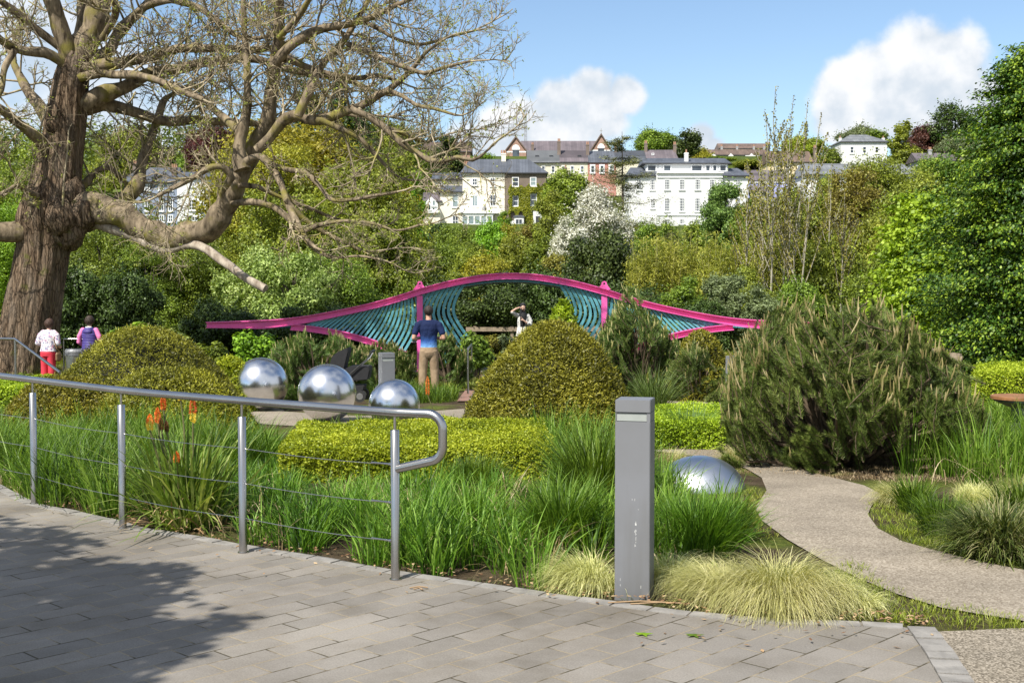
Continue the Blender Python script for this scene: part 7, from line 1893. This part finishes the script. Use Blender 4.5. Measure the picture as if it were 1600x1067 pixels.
def head_into(g, c, turn=0.0, s=1.0):
    """skull, jaw, nose, lips, ears and eye sockets; the face looks along +Y turned by turn"""
    c = np.array(c, float); ct, st_ = math.cos(turn), math.sin(turn)
    def q(x, y, z): return (c[0] + (x * ct - y * st_) * s, c[1] + (x * st_ + y * ct) * s, c[2] + z * s)
    ball_into(g, q(0, -.008, .025), .076 * s, .090 * s, .100 * s); ball_into(g, q(0, .022, -.045), .056 * s, .062 * s, .070 * s); ball_into(g, q(0, .050, -.092), .026 * s, .022 * s, .020 * s)
    limbt(g, [q(0, .086, .012), q(0, .108, -.022)], [.010 * s, .014 * s], 8); ball_into(g, q(0, .084, -.056), .024 * s, .010 * s, .010 * s)
    for e in (-1, 1): ball_into(g, q(e * .078, -.005, -.008), .010 * s, .022 * s, .032 * s); ball_into(g, q(e * .034, .070, .038), .024 * s, .014 * s, .010 * s); ball_into(g, q(e * .036, .055, -.03), .024 * s, .022 * s, .024 * s)
def eyes(c, parent, turn=0.0, s=1.0):
    ct, st_ = math.cos(turn), math.sin(turn)
    for e in (-1, 1):
        g = Geo(); x, y, z = e * .033, .078, .012; p_ = (c[0] + (x * ct - y * st_) * s, c[1] + (x * st_ + y * ct) * s, c[2] + z * s); ball_into(g, p_, .012 * s, .008 * s, .008 * s); g.obj('eye', M['rubber'], parent, smooth=True)
def strands(c, rx, ry, rz, n, L, m, parent, low=-.6, face=.55):
    rs = np.random.default_rng(int(abs(c[2]) * 1000)); d = unit(n * 2, rs); d = d[(d[:, 2] > low) & ~((d[:, 1] > face) & (d[:, 2] < .35))][:n]
    Pn = np.array(c) + d * np.array([rx, ry, rz]); T = np.stack([d[:, 0] * .4, d[:, 1] * .4, np.full(len(d), -1.0)], 1)
    g = Geo(); leaf_quads(g, Pn + d * .004 + T * .012, d, L, .007, rs, tdir=T * 2); return g.obj('hair_strands', m, parent, attr=True)
def person(name_loc, rz, label, scale):
    o = empty('person', name_loc, rz, label=label, cat='person'); o.scale = (scale,) * 3; return o

# man in the blue ombre T-shirt, seen from behind, holding something before him
t = NT('ombre_tshirt'); sz = t.n('ShaderNodeSeparateXYZ', {0: t.co()}).outputs[2]
mr = t.n('ShaderNodeMapRange', {'Value': t.math('ADD', sz, t.math('MULTIPLY', t.math('SUBTRACT', t.noise(9), .5), .10)), 'From Min': .90, 'From Max': 1.36}).outputs[0]
t.set(color=t.ramp(mr, [(.0, lin(.36, .60, .78)), (.13, lin(.15, .33, .66)), (.36, lin(.030, .085, .28)), (.60, lin(.012, .025, .085)), (1.0, lin(.010, .018, .06))]), rough=.85, spec=.2)
t.bump(t.noise(9, t.co(scale=(1, 1, .6)), detail=4), .9, .05); TS = t.m
t = NT('khaki_cotton'); t.set(color=t.ramp(t.noise(7, detail=5), [(.3, lin(.24, .165, .10)), (.7, lin(.34, .25, .165))]), rough=.9, spec=.15); t.bump(t.noise(12, t.co(scale=(1, 1, .5)), detail=4), .7, .03); KH = t.m
HB = simple('dark_brown_hair', lin(.040, .024, .015), .6, var=.35, vs=40, bump=.6, bs=120); HB2 = simple('reddish_brown_hair', lin(.07, .035, .022), .6, var=.35, vs=40, bump=.6, bs=120)
HMAN = simple('short_brown_hair', lin(.030, .020, .014), .65, var=.3, vs=40, bump=.5, bs=160)
mp = P(670, 612, 25.0); man = person((mp.x, 25.0, G(25.0) + .0), R(4), 'man in blue ombre T-shirt and khaki trousers seen from behind', 1.0)
g = Geo()
head_into(g, (0, .02, 1.665), .35); limbt(g, [(0, -.01, 1.47), (0, .005, 1.58)], [.060, .056]); ell_tube(g, [(0, 0, .90, .15, .10), (0, 0, 1.05, .15, .10), (0, 0, 1.25, .18, .11), (0, -.01, 1.42, .18, .10), (0, -.01, 1.49, .08, .07)])
for e in (-1, 1):
    limbt(g, [(e * .190, -.02, 1.395), (e * .262, -.06, 1.27), (e * .30, -.075, 1.135)], [.060, .052, .043]); limbt(g, [(e * .30, -.075, 1.135), (e * .235, .06, 1.12), (e * .13, .20, 1.13)], [.043, .040, .027])
    hand(g, (e * .13, .20, 1.13), (-e * .55, .75, .15), 0, (0, .2, 1), .7, 1.0, 1)
    limbt(g, [(e * .10, 0, .90), (e * .115, .01, .50), (e * .12, -.02, .09)], [.080, .055, .040])
    limbt(g, [(e * .125, -.03, .05), (e * .14, .14, .035)], [.042, .035])
fuse(g, 'body', SKIN, man, .009, 4); eyes((0, .02, 1.665), man, .35)
g = Geo()
ell_tube(g, [(0, .0, .915, .172, .125), (0, 0, .98, .168, .123), (0, 0, 1.08, .165, .118), (0, -.005, 1.20, .180, .125), (0, -.01, 1.32, .215, .135), (0, -.012, 1.41, .205, .120), (0, -.01, 1.47, .135, .095), (0, 0, 1.50, .072, .070)], 28)
for e in (-1, 1): limbt(g, [(e * .08, -.010, 1.43), (e * .15, -.014, 1.415), (e * .212, -.024, 1.385), (e * .258, -.05, 1.29), (e * .272, -.06, 1.235)], [.075, .080, .080, .070, .066])
fuse(g, 'tshirt', TS, man, .010, 5)
g = Geo()
ell_tube(g, [(0, .0, .955, .168, .122), (0, -.005, .90, .178, .130), (0, -.008, .84, .185, .140), (0, 0, .78, .182, .130), (0, 0, .735, .15, .105), (0, 0, .71, .08, .07)], 28)
for e in (-1, 1): ell_tube(g, [(e * .088, -.005, .88, .096, .125), (e * .095, 0, .76, .098, .110), (e * .106, .005, .62, .095, .098), (e * .115, .008, .50, .088, .090), (e * .122, -.005, .34, .084, .085), (e * .128, -.015, .20, .080, .080), (e * .130, -.015, .08, .078, .080)], 22)
tr_ = fuse(g, 'trousers', KH, man, .010, 4)
g = Geo()
for e in (-1, 1): ell_tube(g, [(e * .135, .06, .0, .052, .135), (e * .135, .06, .05, .052, .135), (e * .13, .02, .09, .045, .07)], 16)
fuse(g, 'shoes', M['rubber'], man, .010, 3)
g = Geo(); ct = .35
ball_into(g, (0, -.008, 1.700), .083, .096, .096); ball_into(g, (.012, -.040, 1.655), .070, .064, .075)
hr_ = fuse(g, 'hair', HMAN, man, .010, 3); strands((0, -.010, 1.695), .085, .098, .098, 1400, .030, HMAN, hr_, low=-.75)

# woman in black headscarf and patterned tunic shading her eyes
t = NT('patterned_tunic'); sz = t.n('ShaderNodeSeparateXYZ', {0: t.co()}).outputs[2]
pat = t.ramp(t.noise(26, detail=3), [(.36, lin(.10, .10, .11)), (.43, lin(.58, .57, .54)), (.6, lin(.75, .73, .68))])
nz = t.math('ADD', sz, t.math('MULTIPLY', t.math('SUBTRACT', t.noise(10), .5), .08))
f1 = t.ramp(nz, [(.74, lin(1, 1, 1)), (.76, lin(0, 0, 0))]); f2 = t.ramp(nz, [(.60, lin(1, 1, 1)), (.63, lin(0, 0, 0))])
c = t.mix(f1, pat, lin(.62, .42, .38)); c = t.mix(f2, c, lin(.75, .22, .03)); t.set(color=c, rough=.85, spec=.2); TU = t.m
wp = P(817, 560, 37.4); wm = person((wp.x, 37.4, G(37.4)), R(188), 'woman in black headscarf and patterned tunic shading her eyes', 1.0)
g = Geo(); H_ = (0, .02, 1.60)
head_into(g, H_, .25, .96); limbt(g, [(0, 0, 1.42), (0, .005, 1.52)], [.05, .048])
ell_tube(g, [(0, 0, .85, .15, .11), (0, 0, 1.0, .13, .10), (0, 0, 1.2, .14, .10), (0, 0, 1.38, .14, .085)])
# raised arm (her right, left in the picture is +x after the turn)
limbt(g, [(.165, 0, 1.37), (.26, .08, 1.42), (.36, .14, 1.49)], [.048, .042, .036]); limbt(g, [(.36, .14, 1.49), (.24, .19, 1.575), (.13, .17, 1.615)], [.036, .032, .024]); hand(g, (.13, .17, 1.615), (-1, -.1, .12), 0, (.1, 1, -.1), .25, .92, -1)
limbt(g, [(-.17, 0, 1.36), (-.225, .02, 1.20), (-.21, .07, 1.09)], [.048, .042, .036]); limbt(g, [(-.21, .07, 1.09), (-.08, .19, 1.16), (.02, .21, 1.23)], [.036, .032, .024]); hand(g, (.02, .21, 1.23), (.7, .0, .7), 0, (0, .4, -1), .8, .92, 1)
for e in (-1, 1): limbt(g, [(e * .09, 0, .85), (e * .10, .01, .48), (e * .10, -.01, .08)], [.075, .05, .036]); limbt(g, [(e * .10, -.02, .04), (e * .12, .13, .03)], [.036, .03])
fuse(g, 'body', SKIN2, wm, .009, 4); eyes(H_, wm, .25, .96)
g = Geo(); ell_tube(g, [(0, 0, .52, .235, .155), (0, 0, .70, .215, .150), (0, 0, .88, .195, .145), (0, 0, 1.06, .165, .125), (0, .005, 1.20, .175, .135), (0, 0, 1.34, .180, .115), (0, 0, 1.42, .09, .075)], 26)
limbt(g, [(.15, 0, 1.36), (.24, .06, 1.40), (.34, .13, 1.475)], [.068, .062, .055]); limbt(g, [(-.155, 0, 1.35), (-.232, .015, 1.20), (-.215, .07, 1.09), (-.12, .15, 1.13)], [.068, .066, .062, .056])
fuse(g, 'tunic', TU, wm, .011, 5)
g = Geo()
for e in (-1, 1): ell_tube(g, [(e * .085, 0, .80, .09, .10), (e * .10, 0, .48, .082, .085), (e * .10, -.005, .08, .075, .085)], 18)
fuse(g, 'trousers', M['black'], wm, .011, 4)
g = Geo(); ell_tube(g, [(0, -.005, 1.30, .15, .120), (0, -.005, 1.38, .145, .115), (0, -.005, 1.44, .10, .095), (0, -.012, 1.50, .088, .092), (0, -.022, 1.58, .096, .100), (0, -.026, 1.66, .100, .112), (0, -.016, 1.71, .088, .104), (0, -.008, 1.742, .055, .070), (0, -.005, 1.755, .02, .03)], 24)
ell_tube(g, [(.03, .115, 1.05, .07, .035), (.02, .12, 1.22, .09, .045), (0, .095, 1.36, .11, .06), (0, .07, 1.47, .07, .05)], 16)
fuse(g, 'headscarf', M['black'], wm, .010, 4)

# two women on the left seen from behind
t = NT('floral_blouse'); vo = t.n('ShaderNodeTexVoronoi', {'Vector': t.co(), 'Scale': 34.0}); c = t.ramp(vo.outputs['Color'], [(.2, lin(.10, .11, .25)), (.38, lin(.62, .60, .62)), (.62, lin(.72, .70, .70)), (.82, lin(.55, .25, .35))])
t.set(color=c, rough=.8, spec=.2); FB = t.m
RED = simple('red_trousers', lin(.62, .035, .06), .8, var=.15); PINKS = simple('pink_spotted_sleeve', lin(.75, .20, .42), .8, var=.2, vs=60); GIL = NT('purple_quilted_gilet'); t = GIL
wv = t.n('ShaderNodeTexWave', {'Vector': t.co(), 'Scale': 8.0, 'Distortion': .8}, bands_direction='Z'); t.set(color=t.ramp(t.noise(5), [(.3, lin(.040, .030, .15)), (.7, lin(.075, .055, .25))]), rough=.5, spec=.4); t.bump(wv.outputs['Fac'], .4, .015); GI = t.m
def woman_back(loc, rz, label, top, legs, hair, sc, lean=0.0, gilet=False, sleeve=None):
    o = person(loc, rz, label, sc); g = Geo(); hc = (.0, .03 + lean, 1.56)
    head_into(g, hc, .1, .96); limbt(g, [(0, lean * .8, 1.38), (0, .01 + lean, 1.48)], [.05, .048]); ell_tube(g, [(0, 0, .82, .16, .12), (0, 0, 1.0, .14, .11), (0, lean * .5, 1.2, .15, .11), (0, lean * .8, 1.35, .14, .09)])
    for e in (-1, 1):
        limbt(g, [(e * .17, lean * .7, 1.33), (e * .255, -.01 + lean * .5, 1.17), (e * .275, .0, 1.04)], [.052, .047, .040]); limbt(g, [(e * .275, 0, 1.04), (e * .25, .12, .97), (e * .17, .23, .96)], [.040, .036, .026]); hand(g, (e * .17, .23, .96), (-e * .4, .8, 0), 0, (0, 0, 1), .6, .92, 1)
        limbt(g, [(e * .09, 0, .84), (e * .10, .01, .46), (e * .10, -.01, .08)], [.085, .055, .04]); limbt(g, [(e * .10, -.02, .04), (e * .12, .13, .03)], [.036, .03])
    fuse(g, 'body', SKIN2, o, .010, 4); eyes(hc, o, .1, .96)
    g = Geo(); ell_tube(g, [(0, 0, .66 if gilet else .86, .215, .165), (0, 0, .95, .190, .145), (0, lean * .3, 1.08, .180, .135), (0, lean * .5, 1.22, .195, .140), (0, lean * .75, 1.33, .190, .115), (0, lean * .8, 1.41, .085, .075)], 26)
    if not gilet:
        for e in (-1, 1): limbt(g, [(e * .15, lean * .7, 1.34), (e * .225, lean * .6, 1.26), (e * .275, -.0, 1.08)], [.075, .085, .082])
    fuse(g, 'gilet' if gilet else 'blouse', top, o, .011, 4)
    if gilet:
        for e in (-1, 1): g = Geo(); limbt(g, [(e * .17, lean * .7, 1.335), (e * .255, -.01 + lean * .5, 1.18), (e * .278, .0, 1.04), (e * .255, .11, .975), (e * .20, .20, .965)], [.066, .062, .056, .050, .044]); fuse(g, 'sleeve', sleeve, o, .010, 3)
        g = Geo(); ball_into(g, (0, -.10 + lean * .6, 1.31), .125, .06, .085); ell_tube(g, [(0, -.05 + lean * .7, 1.33, .13, .08), (0, -.035 + lean * .7, 1.40, .10, .075)], 20); hd = fuse(g, 'hood', top, o, .010, 3)
        g = Geo(); ball_into(g, (0, -.045 + lean * .7, 1.405), .088, .05, .025); g.obj('hood_lining', BM['white'], hd, smooth=True)
    g = Geo(); ell_tube(g, [(0, 0, .93, .172, .135), (0, -.01, .84, .195, .155), (0, 0, .74, .19, .145)], 24)
    for e in (-1, 1): ell_tube(g, [(e * .09, 0, .82, .105, .13), (e * .10, 0, .5, .09, .10), (e * .105, -.005, .10, .085, .10)], 18)
    fuse(g, 'trousers', legs, o, .011, 4)
    g = Geo()
    for e in (-1, 1): ell_tube(g, [(e * .12, .05, .0, .045, .12), (e * .12, .05, .05, .045, .12), (e * .11, .01, .09, .04, .06)], 14)
    fuse(g, 'shoes', M['rubber'], o, .012, 2)
    g = Geo(); ball_into(g, (hc[0], hc[1] - .012, hc[2] + .035), .104, .114, .108); ball_into(g, (hc[0], hc[1] - .045, hc[2] - .03), .098, .080, .088); hh = fuse(g, 'hair', hair, o, .011, 3); strands((hc[0], hc[1] - .015, hc[2] + .02), .108, .118, .116, 1500, .07, hair, hh)
    return o
q = P(76, 600, 28.0); w1 = woman_back((q.x, 28.0, G(28.0)), R(-14), 'woman in floral blouse and red trousers seen from behind beside the trunk', FB, RED, HB2, .90, lean=.05)
g = Geo(); g.tube([(.21, .04, 1.38), (.23, -.10, 1.18), (.30, -.08, .95), (.33, .0, .86)], [.012, .012, .012, .012], 6); ell_tube(g, [(.31, -.02, .62, .02, .06), (.31, -.02, .66, .045, .11), (.31, -.02, .80, .045, .11), (.31, -.02, .85, .025, .08)]); g.obj('shoulder_bag', simple('tan_leather', lin(.22, .13, .06), .6), w1)
q = P(141, 600, 28.4); w2 = woman_back((q.x, 28.4, G(28.4)), R(-8), 'woman in purple quilted gilet with pink sleeves seen from behind', GI, simple('dark_trousers', lin(.03, .03, .05), .8), HB, .935, gilet=True, sleeve=PINKS)
